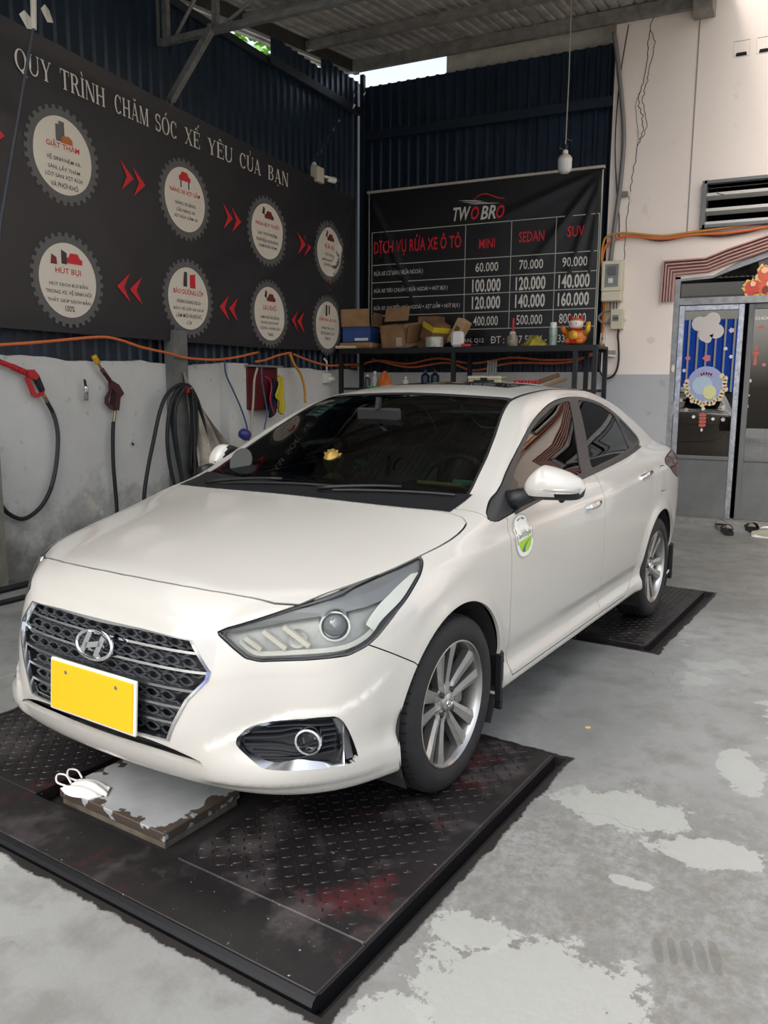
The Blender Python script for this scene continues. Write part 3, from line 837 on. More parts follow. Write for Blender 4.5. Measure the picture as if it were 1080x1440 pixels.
DLO = np.array([(-.285,.915),(-.40,.965),(-.485,.993),(-.62,1.065),(-.81,1.150),(-1.0,1.222),(-1.195,1.276),(-1.40,1.318),(-1.62,1.338),(-1.86,1.338),(-2.0,1.326),(-2.165,1.296),(-2.30,1.250),(-2.43,1.185),(-2.56,1.105),(-2.585,1.082),(-2.55,1.060),(-2.34,1.037),(-2.08,1.017),(-1.81,1.000),(-1.34,.974),(-1.04,.955),(-.70,.930),(-.45,.905),(-.33,.892)])
PF = np.array([(-.52,.972),(-.60,1.018),(-.80,1.124),(-1.0,1.202),(-1.19,1.257),(-1.40,1.300),(-1.60,1.320),(-1.645,1.319),(-1.650,1.312),(-1.50,1.16),(-1.362,1.000),(-1.352,.990),(-1.335,.987),(-1.04,.970),(-.70,.946),(-.56,.936),(-.53,.945)])
PR = np.array([(-1.79,1.322),(-1.86,1.321),(-2.0,1.309),(-2.13,1.284),(-2.255,1.240),(-2.275,1.225),(-2.285,1.15),(-2.275,1.060),(-2.265,1.050),(-2.08,1.034),(-1.81,1.017),(-1.53,1.000),(-1.515,1.004),(-1.64,1.15),(-1.775,1.312)])
PQ = np.array([(-2.30,1.225),(-2.42,1.165),(-2.535,1.100),(-2.548,1.083),(-2.52,1.075),(-2.32,1.064)])
DF = np.array([(-.455,.935),(-.425,.89),(-.408,.81),(-.412,.56),(-.455,.30),(-.47,.268),(-1.535,.268),(-1.545,.30),(-1.523,.50),(-1.508,.716),(-1.513,.89),(-1.49,.95),(-1.45,1.0),(-1.04,.97),(-.70,.945)])
DR = np.array([(-1.523,.268),(-1.545,.30),(-1.523,.50),(-1.508,.716),(-1.513,.89),(-1.49,.95),(-1.45,1.0),(-1.81,1.03),(-2.3,1.06),(-2.50,1.075),(-2.475,1.03),(-2.446,.939),(-2.41,.80),(-2.365,.68),(-2.26,.505),(-2.19,.39),(-2.05,.30),(-1.95,.268)])
BP = np.array([(.457,.633),(.385,.594),(.288,.540),(.25,.50),(.20,.1),(1.2,.1),(1.2,.95),(.3,.95)])
FP = np.array([(.457,.633),(.385,.594),(.288,.540),(.25,.45),(.20,.2),(-.45,.2),(-.455,.30),(-.412,.56),(-.408,.81),(-.425,.89),(-.40,.93),(-.30,.90),(-.285,.93),(-.21,.96),(.8,.96),(.8,.6)])
FU = np.array([(-2.575,.925),(-2.69,.925),(-2.715,.90),(-2.715,.80),(-2.69,.775),(-2.575,.775),(-2.55,.80),(-2.55,.90)])
TL = np.array([(-2.70,.945),(-2.85,.972),(-3.05,.985),(-3.3,.985),(-3.7,.98),(-3.7,.80),(-3.45,.79),(-3.2,.80),(-2.98,.83),(-2.83,.88)])
SRP = np.array([(-1.35,0),(-1.36,.36),(-1.39,.40),(-1.85,.40),(-1.88,.36),(-1.88,0)]); SRP = np.r_[SRP, SRP[::-1]*[1, -1]]
RWP = np.array([(0,1.335),(.3,1.325),(.46,1.30),(.50,1.27),(.58,1.12),(.55,1.09),(.3,1.095),(0,1.10)]); RWP = np.r_[RWP, RWP[::-1]*[-1, 1]]
TKP = np.array([(0,1.09),(.58,1.075),(.66,1.0),(.60,.80),(.5,.64),(0,.62)]); TKP = np.r_[TKP, TKP[::-1]*[-1, 1]]

def D(poly, proj, ok):
    poly = np.asarray(poly)
    def f(V, N):
        d = np.full(len(V), 1.0); m = ok(V, N)
        if m.any(): d[m] = poly_sd(proj(V[m]), poly)
        return d
    return f
side2 = lambda V: V[:, [0, 2]]
front2 = lambda V: V[:, [1, 2]]
top2 = lambda V: V[:, [0, 1]]
is_side = lambda V, N: (np.abs(V[:, 1]) > .45) & (np.abs(N[:, 1]) > np.where(V[:, 2] > .9, .10, .30))

_P, _Q = extract(.0165)
S = Surf(_P, np.r_[_Q[:, [0, 1, 2]], _Q[:, [0, 2, 3]]])
def _arch(V, N):
    d = np.full(len(V), 1.0); m = np.abs(V[:, 1]) > .45
    for uc in (0., -2.6):
        d[m] = np.minimum(d[m], np.hypot(V[m, 0]-uc, (V[m, 2]-.315)*1.0)-.352)
    return d
S.region('wheel_opening', _arch)
S.region('underbody', lambda V, N: (V[:, 2]-.197)+.3*np.clip(N[:, 2]+.55, 0, 1)*1.0+np.where(np.abs(V[:, 1])>.80, .05, 0)*0)
S.region('hood', D(chaikin(HDP, 1), top2, lambda V, N: (V[:, 2] > .6) & (N[:, 2] > .1) & (V[:, 0] > -.6)), .006)
S.region('windshield', D(chaikin(WSP, 1), front2, lambda V, N: (V[:, 0] > -1.5) & (V[:, 0] < 0) & (V[:, 2] > .93) & (N[:, 0] > .12)), .010, seam='windshield_seal')
S.region('headlight', D(HLP, lambda V: ob(V, .89, .45), lambda V, N: (V[:, 0] > 0.0) & (np.abs(V[:, 1]) > .35) & (V[:, 2] > .5)), .007)
S.region('fog', D(chaikin(FGP, 1), lambda V: ob(V, .78, .62), lambda V, N: (V[:, 0] > .3) & (np.abs(V[:, 1]) > .4) & (V[:, 2] < .5)), .0)
S.region('grille', D(GRP, front2, lambda V, N: (V[:, 0] > .6)), .0)
S.region('slit', D(chaikin(SLP, 1), front2, lambda V, N: (V[:, 0] > .6)), .0)
S.region('sunroof', D(chaikin(SRP, 2), top2, lambda V, N: V[:, 2] > 1.25), .008)
S.region('rear_window', D(chaikin(RWP, 1), front2, lambda V, N: (V[:, 0] < -2.2) & (V[:, 2] > 1.0)), .008)
S.region('tail_lamp', D(chaikin(TL, 1), side2, lambda V, N: (V[:, 0] < -2.6) & (np.abs(V[:, 1]) > .50)), .006)
S.region('trunk_lid', D(chaikin(TKP, 1), front2, lambda V, N: (V[:, 0] < -2.95)), .006)
S.region('dlo', D(chaikin(DLO, 1), side2, is_side), .004)
S.region('pane_front', D(PF, side2, is_side), .0, frm=S.label('dlo'))
S.region('pane_rear', D(PR, side2, is_side), .0, frm=S.label('dlo'))
S.region('pane_quarter', D(chaikin(PQ, 1), side2, is_side), .0, frm=S.label('dlo'))
S.region('front_door', D(DF, side2, is_side), .006)
S.region('rear_door', D(DR, side2, is_side), .006)
S.region('bumper', D(BP, side2, lambda V, N: V[:, 0] > .1), .004)
S.region('fender', D(FP, side2, lambda V, N: (V[:, 0] > -.6) & (np.abs(V[:, 1]) > .40)), .004)
S.region('fuel_flap', D(chaikin(FU, 2), side2, lambda V, N: is_side(V, N) & (V[:, 1] > 0)), .004)
def _ditch(V, N):
    d = np.full(len(V), 1.0); m = (V[:, 2] > 1.24) & (V[:, 0] < -1.08) & (V[:, 0] > -2.45)
    c = .520-.05*np.clip((-1.9-V[m, 0])/.5, 0, 1)
    d[m] = np.abs(np.abs(V[m, 1])-c)-.010
    return d
S.region('roof_moulding', _ditch)

PAINT = mat('pearl_white_paint', (197, 194, 186), 0.28, 0.0, 0.5, coat=0.9)
GLASS = glass('windscreen_glass', (.17, .25, .265), 1.0)
DGLASS = glass('tinted_side_glass', (.045, .05, .052), 1.0)
LENS = glass('lamp_lens', (.95, .96, .95), 1.0, ior=1.35)
RUBBER = mat('tyre_rubber', (33, 34, 36), 0.72, var=0.35, vscale=20)
SEAM = mat('panel_gap', (14, 14, 15), 0.8)
TRIMK = mat('window_trim', (44, 45, 47), 0.42)
LINER = mat('wheel_arch_liner', (42, 42, 43), 0.85, var=.4)
CABIN = mat('cabin_lining', (38, 39, 40), 0.8)
SEATM = mat('seat_fabric', (52, 52, 52), 0.85)

CAR = empty('sedan_car', (-1.8009, 2.5769, 0), math.radians(-96.44), 'white sedan car with yellow number plate parked on the steel lift plates', 'car')
def part(name, key, m, parent=CAR, cond=None, inset=0.0, flange=0.0, smooth=True):
    V, Fc, N = S.piece(key, cond, inset, flange)
    if not len(Fc): return None
    return mesh(name, V, Fc, m, parent, smooth, N)
LEFT = lambda c: c[:, 1] > 0
RIGHT = lambda c: c[:, 1] <= 0
shell = part('body_shell', 'base', PAINT, flange=.010)
hood = part('hood', 'hood', PAINT, flange=.012)
fbump = part('front_bumper', 'bumper', PAINT, flange=.02)
trunk = part('trunk_lid', 'trunk_lid', PAINT, flange=.012)
wsh = part('windshield', 'windshield', GLASS, inset=.003)
part('windshield_seal', 'windshield_seal', SEAM, inset=.001)
part('rear_window', 'rear_window', DGLASS, inset=.003)
part('sunroof', 'sunroof', mat('sunroof_glass', (10, 11, 13), 0.05, 0, .6), inset=.002, flange=.01)
part('panel_gaps', 'seam', SEAM, inset=.007)
part('roof_moulding', 'roof_moulding', BLACK, inset=.002, cond=LEFT); part('roof_moulding', 'roof_moulding', BLACK, inset=.002, cond=RIGHT)
def islands(V, Fc):
    par = list(range(len(V)))
    def find(a):
        while par[a] != a:
            par[a] = par[par[a]]; a = par[a]
        return a
    for f in Fc:
        r = find(f[0])
        for k in f[1:]: par[find(k)] = r
    g = {}
    for f in Fc: g.setdefault(find(f[0]), []).append(f)
    return g.values()
_V, _F, _N = S.piece('underbody')
for fs in islands(_V, _F):
    if len(fs) < 60: continue
    ids = sorted({i for f in fs for i in f}); mp = {a: b for b, a in enumerate(ids)}
    mesh('underbody', _V[ids], [tuple(mp[i] for i in f) for f in fs], LINER, CAR, True, _N[ids])
DOORS = {}
for sd, cnd in (('l', LEFT), ('r', RIGHT)):
    part('front_fender', 'fender', PAINT, cond=cnd, flange=.012)
    DOORS['f'+sd] = part('front_door', 'front_door', PAINT, cond=cnd, flange=.012)
    DOORS['r'+sd] = part('rear_door', 'rear_door', PAINT, cond=cnd, flange=.012)
    wf = part('window_surround', 'dlo', TRIMK, cond=cnd, inset=.002, flange=.008)
    part('window_pane', 'pane_front', DGLASS, cond=cnd, inset=.006, parent=wf)
    part('window_pane', 'pane_rear', DGLASS, cond=cnd, inset=.006, parent=wf)
    part('quarter_pane', 'pane_quarter', mat('black_gloss', (12, 12, 14), .12), cond=cnd, inset=.004, parent=wf)
    part('tail_lamp', 'tail_lamp', mat('tail_red', (64, 5, 10), .1, coat=.6), cond=cnd, flange=.02)
    fb = part('fog_lamp_pocket', 'fog', BLACK, cond=cnd, inset=.045)
part('fuel_flap', 'fuel_flap', PAINT, flange=.006)
part('grille_backing', 'grille', mat('grille_black', (16, 17, 19), .5), inset=.05)
part('lower_intake', 'slit', mat('grille_black', (16, 17, 19), .5), inset=.03)
# cabin lining: the shell, doors and surrounds seen from inside
_li = MB()
for key in ('base', 'front_door', 'rear_door', 'dlo'):
    V, Fc, N = S.piece(key, lambda c: (c[:, 0] < -.25) & (c[:, 0] > -2.75) & (c[:, 2] > .30))
    _li.add(V-N*.022, Fc)
_li.build('cabin_lining', CABIN, CAR, True)

# walls of openings (bumper cut edges get depth from an inner collar)
def collar(poly, hitf, depth, m, name, parent, off=0.0, mirror=False):
    """band that runs inward from an outline on the surface"""
    P0 = [hitf(*p) for p in poly]; n = len(P0); mb = MB(); V = []
    for p in P0:
        nn = normals(np.array([p]))[0]; V.append(p+nn*off); V.append(p-nn*depth)
    Fc = [(2*i, 2*((i+1) % n), 2*((i+1) % n)+1, 2*i+1) for i in range(n)]
    if mirror: V = [(v[0], -v[1], v[2]) for v in V]
    return mesh(name, V, Fc, m, parent, False)
def ob_hit(ca, sa, o3):
    """surface point from oblique-plane coordinates"""
    dn = np.array([-sa, -ca, 0.]); 
    def f(a, z):
        # point with -ca*u+sa*v=a ; travel along dn
        o = np.array([-ca*a, sa*a, z])-dn*2.0
        return hitray(o, dn, .2, 2.6)
    return f
HLH = ob_hit(.89, .45, None); FGH = ob_hit(.78, .62, None)
def lerp(a, b, t): return a+(b-a)*t

# ---- grille
fine = lambda P, n: [tuple(np.array(P[i])+(np.array(P[(i+1) % len(P)])-np.array(P[i]))*k/n) for i in range(len(P)) for k in range(n)]
GR = empty('grille', parent=CAR)
grp = fine(GRP.tolist(), 5)
collar(grp, on_front, .05, mat('grille_black', (16, 17, 19), .5), 'grille_wall', GR)
# chrome frame
V = []; Fc = []
c0 = np.array([0, .53])
for p in grp:
    p = np.array(p); q = on_front(*p); nn = normals(q[None])[0]
    inn = p+(c0-p)/np.linalg.norm(c0-p)*.010; qi = on_front(*inn)
    V += [q+nn*.000, q+nn*.004, qi+nn*.003, qi-nn*.012]
n = len(grp)
for i in range(n):
    j = (i+1) % n
    for k in range(3): Fc.append((4*i+k, 4*i+k+1, 4*j+k+1, 4*j+k)[::-1])
autosmooth(mesh('chrome_frame', V, Fc, mat('chrome_soft', (214,216,218), .2, 1.0), GR, True), 40)
def gw(z):  # half width of grille at height z
    return np.interp(z, [.35,.404,.485,.546,.572,.653], [.332,.355,.398,.449,.452,.383])
def gsurf(v, z, dep):
    q = on_front(v, z); return Vector((q[0]-dep, q[1], q[2]))
for z, v0 in ((.613,.0),(.561,.0),(.506,.0),(.453,.0),(.403,.0)):
    w = float(gw(z))-.012
    mb = MB(); pts = [gsurf(v, z, .012) for v in np.linspace(-w, w, 33)]
    for i in range(32):
        a, b = pts[i], pts[i+1]
        mb.add([a+Vector((-.03,0,-.006)), a+Vector((0,0,-.0042)), a+Vector((0,0,.0042)), a+Vector((-.03,0,.006)), b+Vector((-.03,0,-.006)), b+Vector((0,0,-.0042)), b+Vector((0,0,.0042)), b+Vector((-.03,0,.006))], [(0,4,5,1)[::-1],(1,5,6,2)[::-1],(2,6,7,3)[::-1]])
    mb.build('grille_bar', CHROME if z > .55 else SATIN, GR)
# honeycomb lattice between the bars
mb = MB(); GREYG = mat('grille_grey', (74, 77, 82), .35, .3)
cells = 0
for iz, z in enumerate(np.arange(.372, .655, .026)):
    for iv in range(-9, 10):
        v = iv*.060+(.030 if iz % 2 else 0)
        w = float(gw(z))-.035
        if abs(v) > w: continue
        c = gsurf(v, z, .03)
        x = [c+Vector((0, dy, dz)) for dy, dz in ((-.034,0),(-.010,.013),(.010,.013),(.034,0),(.010,-.013),(-.010,-.013))]
        for i in range(6):
            mb.bar(x[i], x[(i+1) % 6], .007 if i not in (1, 4) else .005, .0035, up=(1, 0, 0))
lat = mb.build('honeycomb_lattice', GREYG, GR); tag(lat, kind='stuff')
# emblem
q = on_front(0.014, .588); EM = empty('emblem', parent=CAR)
R_ = Matrix.Translation(Vector((q[0]+.010, q[1], q[2])))@Matrix.Rotation(math.radians(-14), 4, 'Y')
mb = MB(); a, b = .083, .044
mb.tube([Vector((0, a*math.cos(t), b*math.sin(t))) for t in np.linspace(0, 2*math.pi, 41)[:-1]], .0065, 8, closed=True, M=R_)
mb.build('emblem_ring', CHROME, EM, True)
mb = MB()
def ribbon(pts, w):
    pts = [Vector((0, p[0], p[1])) for p in pts]; n = len(pts)
    for i in range(n-1):
        a_, b_ = pts[i], pts[i+1]; wa = w[i]; wb = w[i+1]
        mb.add([a_+Vector((.0,-wa,0)), a_+Vector((.008,0,0)), a_+Vector((0,wa,0)), b_+Vector((0,-wb,0)), b_+Vector((.008,0,0)), b_+Vector((0,wb,0))], [(0,1,4,3),(1,2,5,4)], R_)
for (p, q, w_) in (((-.044,-.029),(-.020,.036),.021), ((.020,-.036),(.044,.029),.021), ((-.034,-.008),(.034,.008),.017)):
    mb.bar(Vector((.003, p[0], p[1])), Vector((.003, q[0], q[1])), w_, .010, R_, up=(1, 0, 0))
mb.build('emblem_letter', CHROME, EM)
# number plate: yellow, blank, with a bright rim
NP = empty('number_plate', parent=CAR)
R_ = Matrix.Translation((.846, 0.02, .432))@Matrix.Rotation(math.radians(-4), 4, 'Y')
mb = MB().box((-.012,-.205,-.085), (0,.205,.085), R_, ch=.004); mb.build('plate_frame', WHITEPL, NP)
mb = MB().box((-.004,-.196,-.077), (.0035,.196,.077), R_, ch=.002); mb.build('plate_face', mat('plate_yellow', (243, 180, 10), .45), NP)
mb = MB()
for yy in (-.12, .12): MB().lathe([(0.0,.0055),(.006,.005),(.007,.003)], 12, R_@Matrix.Translation((0,yy,.05)), axis='x').build('plate_screw', SATIN, NP)

# ---- fog lamps
for s in (1, -1):
    FG = empty('fog_lamp', parent=CAR)
    if s < 0: FG.scale = (1, -1, 1)
    fgp = [tuple(p) for p in chaikin(FGP, 2)]
    ca, sa = .78, .62
    cen = np.array([np.mean([p[0] for p in fgp]), np.mean([p[1] for p in fgp])])
    V = []; Fc = []
    for p in fgp:
        p = np.array(p); q = FGH(*p); nn = normals(q[None])[0]; V += [q-nn*.001, q-nn*.05]
    n = len(fgp)
    Fc = [(2*i, 2*((i+1) % n), 2*((i+1) % n)+1, 2*i+1) for i in range(n)]
    mesh('pocket_wall', V, Fc, BLACK, FG)
    # chrome surround: a band just inside the outline, wide at the lower inner corner
    V = []; ring = []
    a_hi = max(p[0] for p in fgp); a_lo = min(p[0] for p in fgp); z_lo = min(p[1] for p in fgp)
    cut = lambda a: min(a, a_hi-.052)
    for p in fgp:
        a, z = p
        a1 = min(a, a_hi-.045)
        low = np.clip((.345-z)/.05, 0, 1)*np.clip(1.25-(a-a_lo)/(a_hi-a_lo)*1.0, .35, 1)
        w = .009+.026*low
        if a > a_hi-.07: w = .006
        q = FGH(a1, z); nn = normals(q[None])[0]
        d_ = cen-np.array([a1, z]); d_ /= np.linalg.norm(d_)
        qi = FGH(a1+d_[0]*w, z+d_[1]*w); ni = normals(qi[None])[0]
        V += [q-nn*.003, q+nn*.001, qi-ni*(.008+.4*w), qi-ni*.05]
    Fc = []
    for i in range(n):
        j = (i+1) % n
        for k in range(3): Fc.append((4*i+k, 4*i+k+1, 4*j+k+1, 4*j+k))
    autosmooth(mesh('chrome_surround', V, Fc, mat('chrome_soft', (214,216,218), .2, 1.0), FG), 30)
    # louvre blades
    for k, z in enumerate((.408,.392,.376,.360,.344,.328)):
        aa = [a for a in np.linspace(a_lo+.02, a_hi-.06, 14) if poly_sd(np.array([[a, z]]), np.array(fgp))[0] < -.012]
        if len(aa) < 3: continue
        mb = MB(); prev = None
        for a in aa:
            bend = .010*math.exp(-((a-(a_lo+.17))/.035)**2)*(1 if z > .366 else -1)*(1 if abs(z-.366) < .03 else .3)
            q = FGH(a, z+bend); nn = normals(q[None])[0]; q = Vector(q-nn*.024); nn = Vector(nn)
            row = [q+Vector((0,0,.005))-nn*.02, q+Vector((0,0,.001)), q-Vector((0,0,.004)), q-Vector((0,0,.006))-nn*.02]
            if prev: mb.add(prev+row, [(0,1,5,4),(1,2,6,5),(2,3,7,6)])
            prev = row
        mb.build('louvre', mat('fog_louvre', (40, 43, 48), .35), FG)
    # lamp: chrome ring, reflector and lens
    q = FGH(*(ob([(.613,.694,.366)], ca, sa)[0])); nn = normals(q[None])[0]; nv = Vector((nn[0], nn[1], 0)).normalized()
    Mx = Matrix.Translation(Vector(q)-Vector(nn)*.03)@nv.lerp(Vector((1,0,0)), .45).normalized().to_track_quat('X', 'Z').to_matrix().to_4x4()
    autosmooth(MB().lathe([(.040,-.03),(.042,.014),(.040,.022),(.034,.023),(.032,.016),(.0315,-.004)], 32, Mx, axis='x').build('lamp_ring', CHROME, FG), 40)
    autosmooth(MB().lathe([(.0325,.004),(.02,-.012),(.008,-.018),(.0,-.019)], 24, Mx, axis='x').build('reflector', mat('reflector', (150,152,152), .2, .9), FG), 60)
    MB().lathe([(.0325,.006),(.02,.013),(.0,.016)], 24, Mx, axis='x').build('lens', LENS, FG, True)
    # vertical slot panel at the outer end
    mb = MB(); V = []
    for z in np.linspace(.297,.428,8):
        a1 = np.interp(z, [.297,.302,.378,.432], [a_hi-.018, a_hi-.016, a_hi-.034, a_hi-.062])
        for da, dp in ((-.020,.030),(-.016,.012),(.010,.016)):
            q = FGH(a1+da, z); nn_ = normals(q[None])[0]; V.append(q-nn_*dp)
    Fc = [(3*i+k, 3*i+k+1, 3*i+k+4, 3*i+k+3) for i in range(7) for k in range(2)]
    mesh('slot_panel', V, Fc, mat('slot_grey', (112,115,118), .3, .6), FG)

# ---- headlights
REFL = mat('lamp_reflector', (240, 240, 234), .28, .3, var=.06)
BEZ = mat('lamp_bezel', (176, 177, 172), .4, .15, var=.15, vscale=25)
for s in (1, -1):
    HL = empty('headlight', parent=CAR)
    if s < 0: HL.scale = (1, -1, 1)
    V, Fc, N = S.piece('headlight', LEFT)
    mesh('lens', V, Fc, LENS, HL, True, N)
    hlp = fine(HLP.tolist(), 2); n = len(hlp); cen = HLP.mean(0)
    # dark rim just under the lens
    V = []; Fc = []
    for p in hlp:
        p = np.array(p); q = HLH(*p); nn = normals(q[None])[0]; d_ = cen-p; d_ /= np.linalg.norm(d_)
        qi = HLH(*(p+d_*.0045)); V += [q-nn*.001, qi-nn*.003, qi-nn*.055]
    for i in range(n):
        j = (i+1) % n
        for k in range(2): Fc.append((3*i+k, 3*i+k+1, 3*j+k+1, 3*j+k))
    mesh('rim', V, Fc, mat('lamp_rim', (84, 86, 87), .4), HL)
    # inner bowl: inset copy of the lens surface
    V, Fc, N = S.piece('headlight', LEFT, inset=.045); mesh('bowl', V, Fc, BEZ, HL, True)
    def hp(u, v, z, dep):
        q = HLH(*(ob([(u, v, z)], .89, .45)[0])); nn = normals(q[None])[0]; return Vector(q-nn*dep)
    # dark upper bezel that follows the top edge
    up = [HL3[i] for i in range(1, 9)]; V = []; Fc = []
    for i, p in enumerate(up):
        w = np.interp(i, [0,2,4,6,7], [.012,.022,.045,.050,.012])
        q0 = hp(p[0], p[1], p[2]-.004, .010); q1 = hp(p[0], p[1]+w*.2, p[2]-w, .024); V += [q0, q1]
    Fc = [(2*i, 2*i+1, 2*i+3, 2*i+2) for i in range(len(up)-1)]
    mesh('upper_bezel', V, Fc, mat('bezel_dark', (128, 130, 130), .35, .1), HL)
    # bright lower strip
    lo = [(.700,.500,.650),(.690,.535,.625),(.670,.565,.614),(.598,.672,.618),(.512,.762,.626),(.450,.790,.648),(.415,.805,.675)]
    V = []
    for p in cr(lo, 3):
        q0 = hp(p[0], p[1], p[2], .014); q1 = hp(p[0], p[1], p[2]+.013, .028); V += [q0, q1]
    mesh('lower_strip', V, [(2*i, 2*i+1, 2*i+3, 2*i+2) for i in range(len(V)//2-1)], mat('pale_reflector', (232,232,222), .35, .1), HL)
    # pale corner reflector at the outer end
    A = [(.425,.800,.668),(.385,.806,.700),(.30,.808,.742),(.22,.802,.782),(.165,.792,.806)]
    B = [(.445,.790,.690),(.42,.790,.715),(.36,.785,.752),(.27,.785,.785),(.19,.785,.808)]
    V = []
    for a_, b_ in zip(cr(A, 3), cr(B, 3)): V += [hp(*a_, .012), hp(*b_, .018)]
    mesh('corner_reflector', V, [(2*i, 2*i+1, 2*i+3, 2*i+2) for i in range(len(V)//2-1)], mat('pale_reflector', (232,232,222), .35, .1), HL)
    # slanted light blades near the nose
    for (a0, a1) in (((.690,.520,.668),(.668,.560,.632)), ((.652,.556,.686),(.622,.612,.634)), ((.612,.600,.698),(.575,.655,.640))):
        q0, q1 = hp(*a0, .022), hp(*a1, .020); mb = MB().bar(q0, q1, .013, .014); mb.build('light_blade', mat('lamp_blade', (225,220,205), .25, .2), HL)
    # projector
    c = hp(.517,.720,.699,.030); ax = Vector((.80,.60,.02)).normalized()
    Mx = Matrix.Translation(c)@ax.to_track_quat('X', 'Z').to_matrix().to_4x4()
    autosmooth(MB().lathe([(.050,-.035),(.048,.004),(.046,.010),(.040,.010),(.038,.002),(.036,-.008)], 36, Mx, axis='x').build('projector_ring', CHROME, HL), 40)
    MB().lathe([(.036,-.006),(.030,.010),(.018,.020),(.0,.024)], 28, Mx, axis='x').build('projector_lens', mat('projector_glass', (116,122,122), .05, .0, .9, coat=1), HL, True)
    # second reflector bowl with bulb
    c = hp(.60,.640,.664,.034); Mx = Matrix.Translation(c)@ax.to_track_quat('X', 'Z').to_matrix().to_4x4()
    autosmooth(MB().lathe([(.030,.008),(.024,-.006),(.012,-.016),(.006,-.018),(.006,.004),(.0,.008)], 24, Mx, axis='x').build('reflector_bowl', REFL, HL), 40)

# ---- wheels
RIMM = mat('alloy_machined', (178, 178, 176), .27, .85, var=.06)
RIMG = mat('alloy_grey_paint', (112, 112, 110), .38, .6)
def make_wheel(parent):
    W = empty('wheel', parent=parent)
    prof = [(.217,.080),(.222,.088),(.236,.0955),(.255,.099),(.275,.097),(.289,.091),(.298,.083),(.3035,.073)]
    for g in (.050,.018,-.018,-.050):
        prof += [(.3075,g+.006),(.3005,g+.0045),(.3005,g-.0045),(.3075,g-.006)]
    prof += [(.3035,-.073),(.298,-.083),(.289,-.091),(.275,-.097),(.255,-.099),(.236,-.0955),(.222,-.088),(.217,-.080)]
    ty = autosmooth(MB().lathe([(r, -y) for r, y in prof], 72, axis='y').build('tyre', RUBBER, W), 30)
    ty.rotation_euler = (0, 0, math.pi)
    # shoulder sipes
    mb = MB()
    for k in range(60):
        a = 2*math.pi*k/60; M = Matrix.Rotation(a, 4, 'Y')
        for sgn in (1, -1):
            mb.add([(-.0035,sgn*.058,.3079),(.0035,sgn*.060,.3079),(.004,sgn*.081,.3013),(-.003,sgn*.079,.3013)], [(0,1,2,3) if sgn < 0 else (3,2,1,0)], M)
    tag(mb.build('tread_sipes', mat('sipe_black', (10,10,11), .9), ty), kind='stuff')
    rim = autosmooth(MB().lathe([(.2215,-.086),(.2215,-.090),(.2165,-.091),(.211,-.083),(.206,-.070),(.203,-.03),(.201,.085)], 64, axis='y').build('rim_barrel', RIMM, W), 30)
    rim.rotation_euler = (0, 0, math.pi)
    # five twin spokes
    for k in range(5):
        M = Matrix.Rotation(2*math.pi*k/5+.12, 4, 'Y'); mb = MB(); gr = MB()
        for sgn in (1, -1):
            # stations: radius, centre offset, half width, face height
            st = [(.030,.014,.013,.062),(.070,.022,.017,.060),(.12,.032,.0205,.066),(.17,.042,.025,.074),(.209,.052,.031,.080)]
            rows = []
            for (r, cx, hw, y) in st:
                x0 = sgn*(cx-hw); x1 = sgn*(cx+hw); xm = sgn*(cx+hw*.15)
                rows.append([(x0,y-.030,r),(x0,y-.004,r),(xm,y,r),(x1,y-.007,r),(x1,y-.034,r)])
            for i in range(len(rows)-1):
                A, B = rows[i], rows[i+1]
                for j in range(4):
                    q = [A[j], A[j+1], B[j+1], B[j]]
                    f = (0,1,2,3) if sgn > 0 else (3,2,1,0)
                    (mb if j in (1, 2) else gr).add(q, [f], M)
        sp_ = mb.build('spoke', RIMM, W); gr.build('spoke_sides', RIMG, sp_)
    hub = autosmooth(MB().lathe([(.072,-.030),(.070,-.052),(.055,-.058),(.036,-.060),(.034,-.068),(.030,-.071),(.0,-.073)], 36, axis='y').build('hub', RIMM, W), 35)
    hub.rotation_euler = (0, 0, math.pi)
    mb = MB()
    for k in range(4):
        a = 2*math.pi*(k+.5)/4
        mb.lathe([(.011,.050),(.011,.064),(.008,.067),(0,.067)], 8, Matrix.Rotation(a, 4, 'Y')@Matrix.Translation((0,0,.050)), axis='y')
    mb.build('lug_nuts', mat('lug_dark', (70,70,70), .4, .8), W)
    mb = MB().tube([Vector((.019*math.cos(t), .0735, .012*math.sin(t))) for t in np.linspace(0, 2*math.pi, 21)[:-1]], .0018, 6, closed=True)
    mb.bar((-.008,.0735,-.009), (-.005,.0735,.009), .003, .004); mb.bar((.005,.0735,-.009), (.008,.0735,.009), .003, .004); mb.bar((-.006,.0735,0), (.006,.0735,0), .003, .003)
    mb.build('cap_emblem', CHROME, hub).rotation_euler = (0, 0, -math.pi)
    dsc = autosmooth(MB().lathe([(.128,.0),(.128,.012),(.075,.014),(.07,.03),(.0,.03)], 40, axis='y').build('brake_disc', mat('brake_steel', (120,118,114), .35, .9, var=.2), W), 30)
    MB().box((-.155,.0,-.055), (-.085,.045,.055), ch=.012).build('brake_caliper', GALV, W)
    return W
w0 = make_wheel(CAR); w0.location = (0, .7535, .3065)
for i, (u, v, rz, ry) in enumerate(((-2.6,.7535,0,.6),(0,-.7535,math.pi,.3),(-2.6,-.7535,math.pi,.9))):
    w = copy_tree(w0, CAR); w.location = (u, v, .3065); w.rotation_euler = (0, 0, rz) if not ry else (Matrix.Rotation(rz, 4, 'Z')@Matrix.Rotation(ry, 4, 'Y')).to_euler()
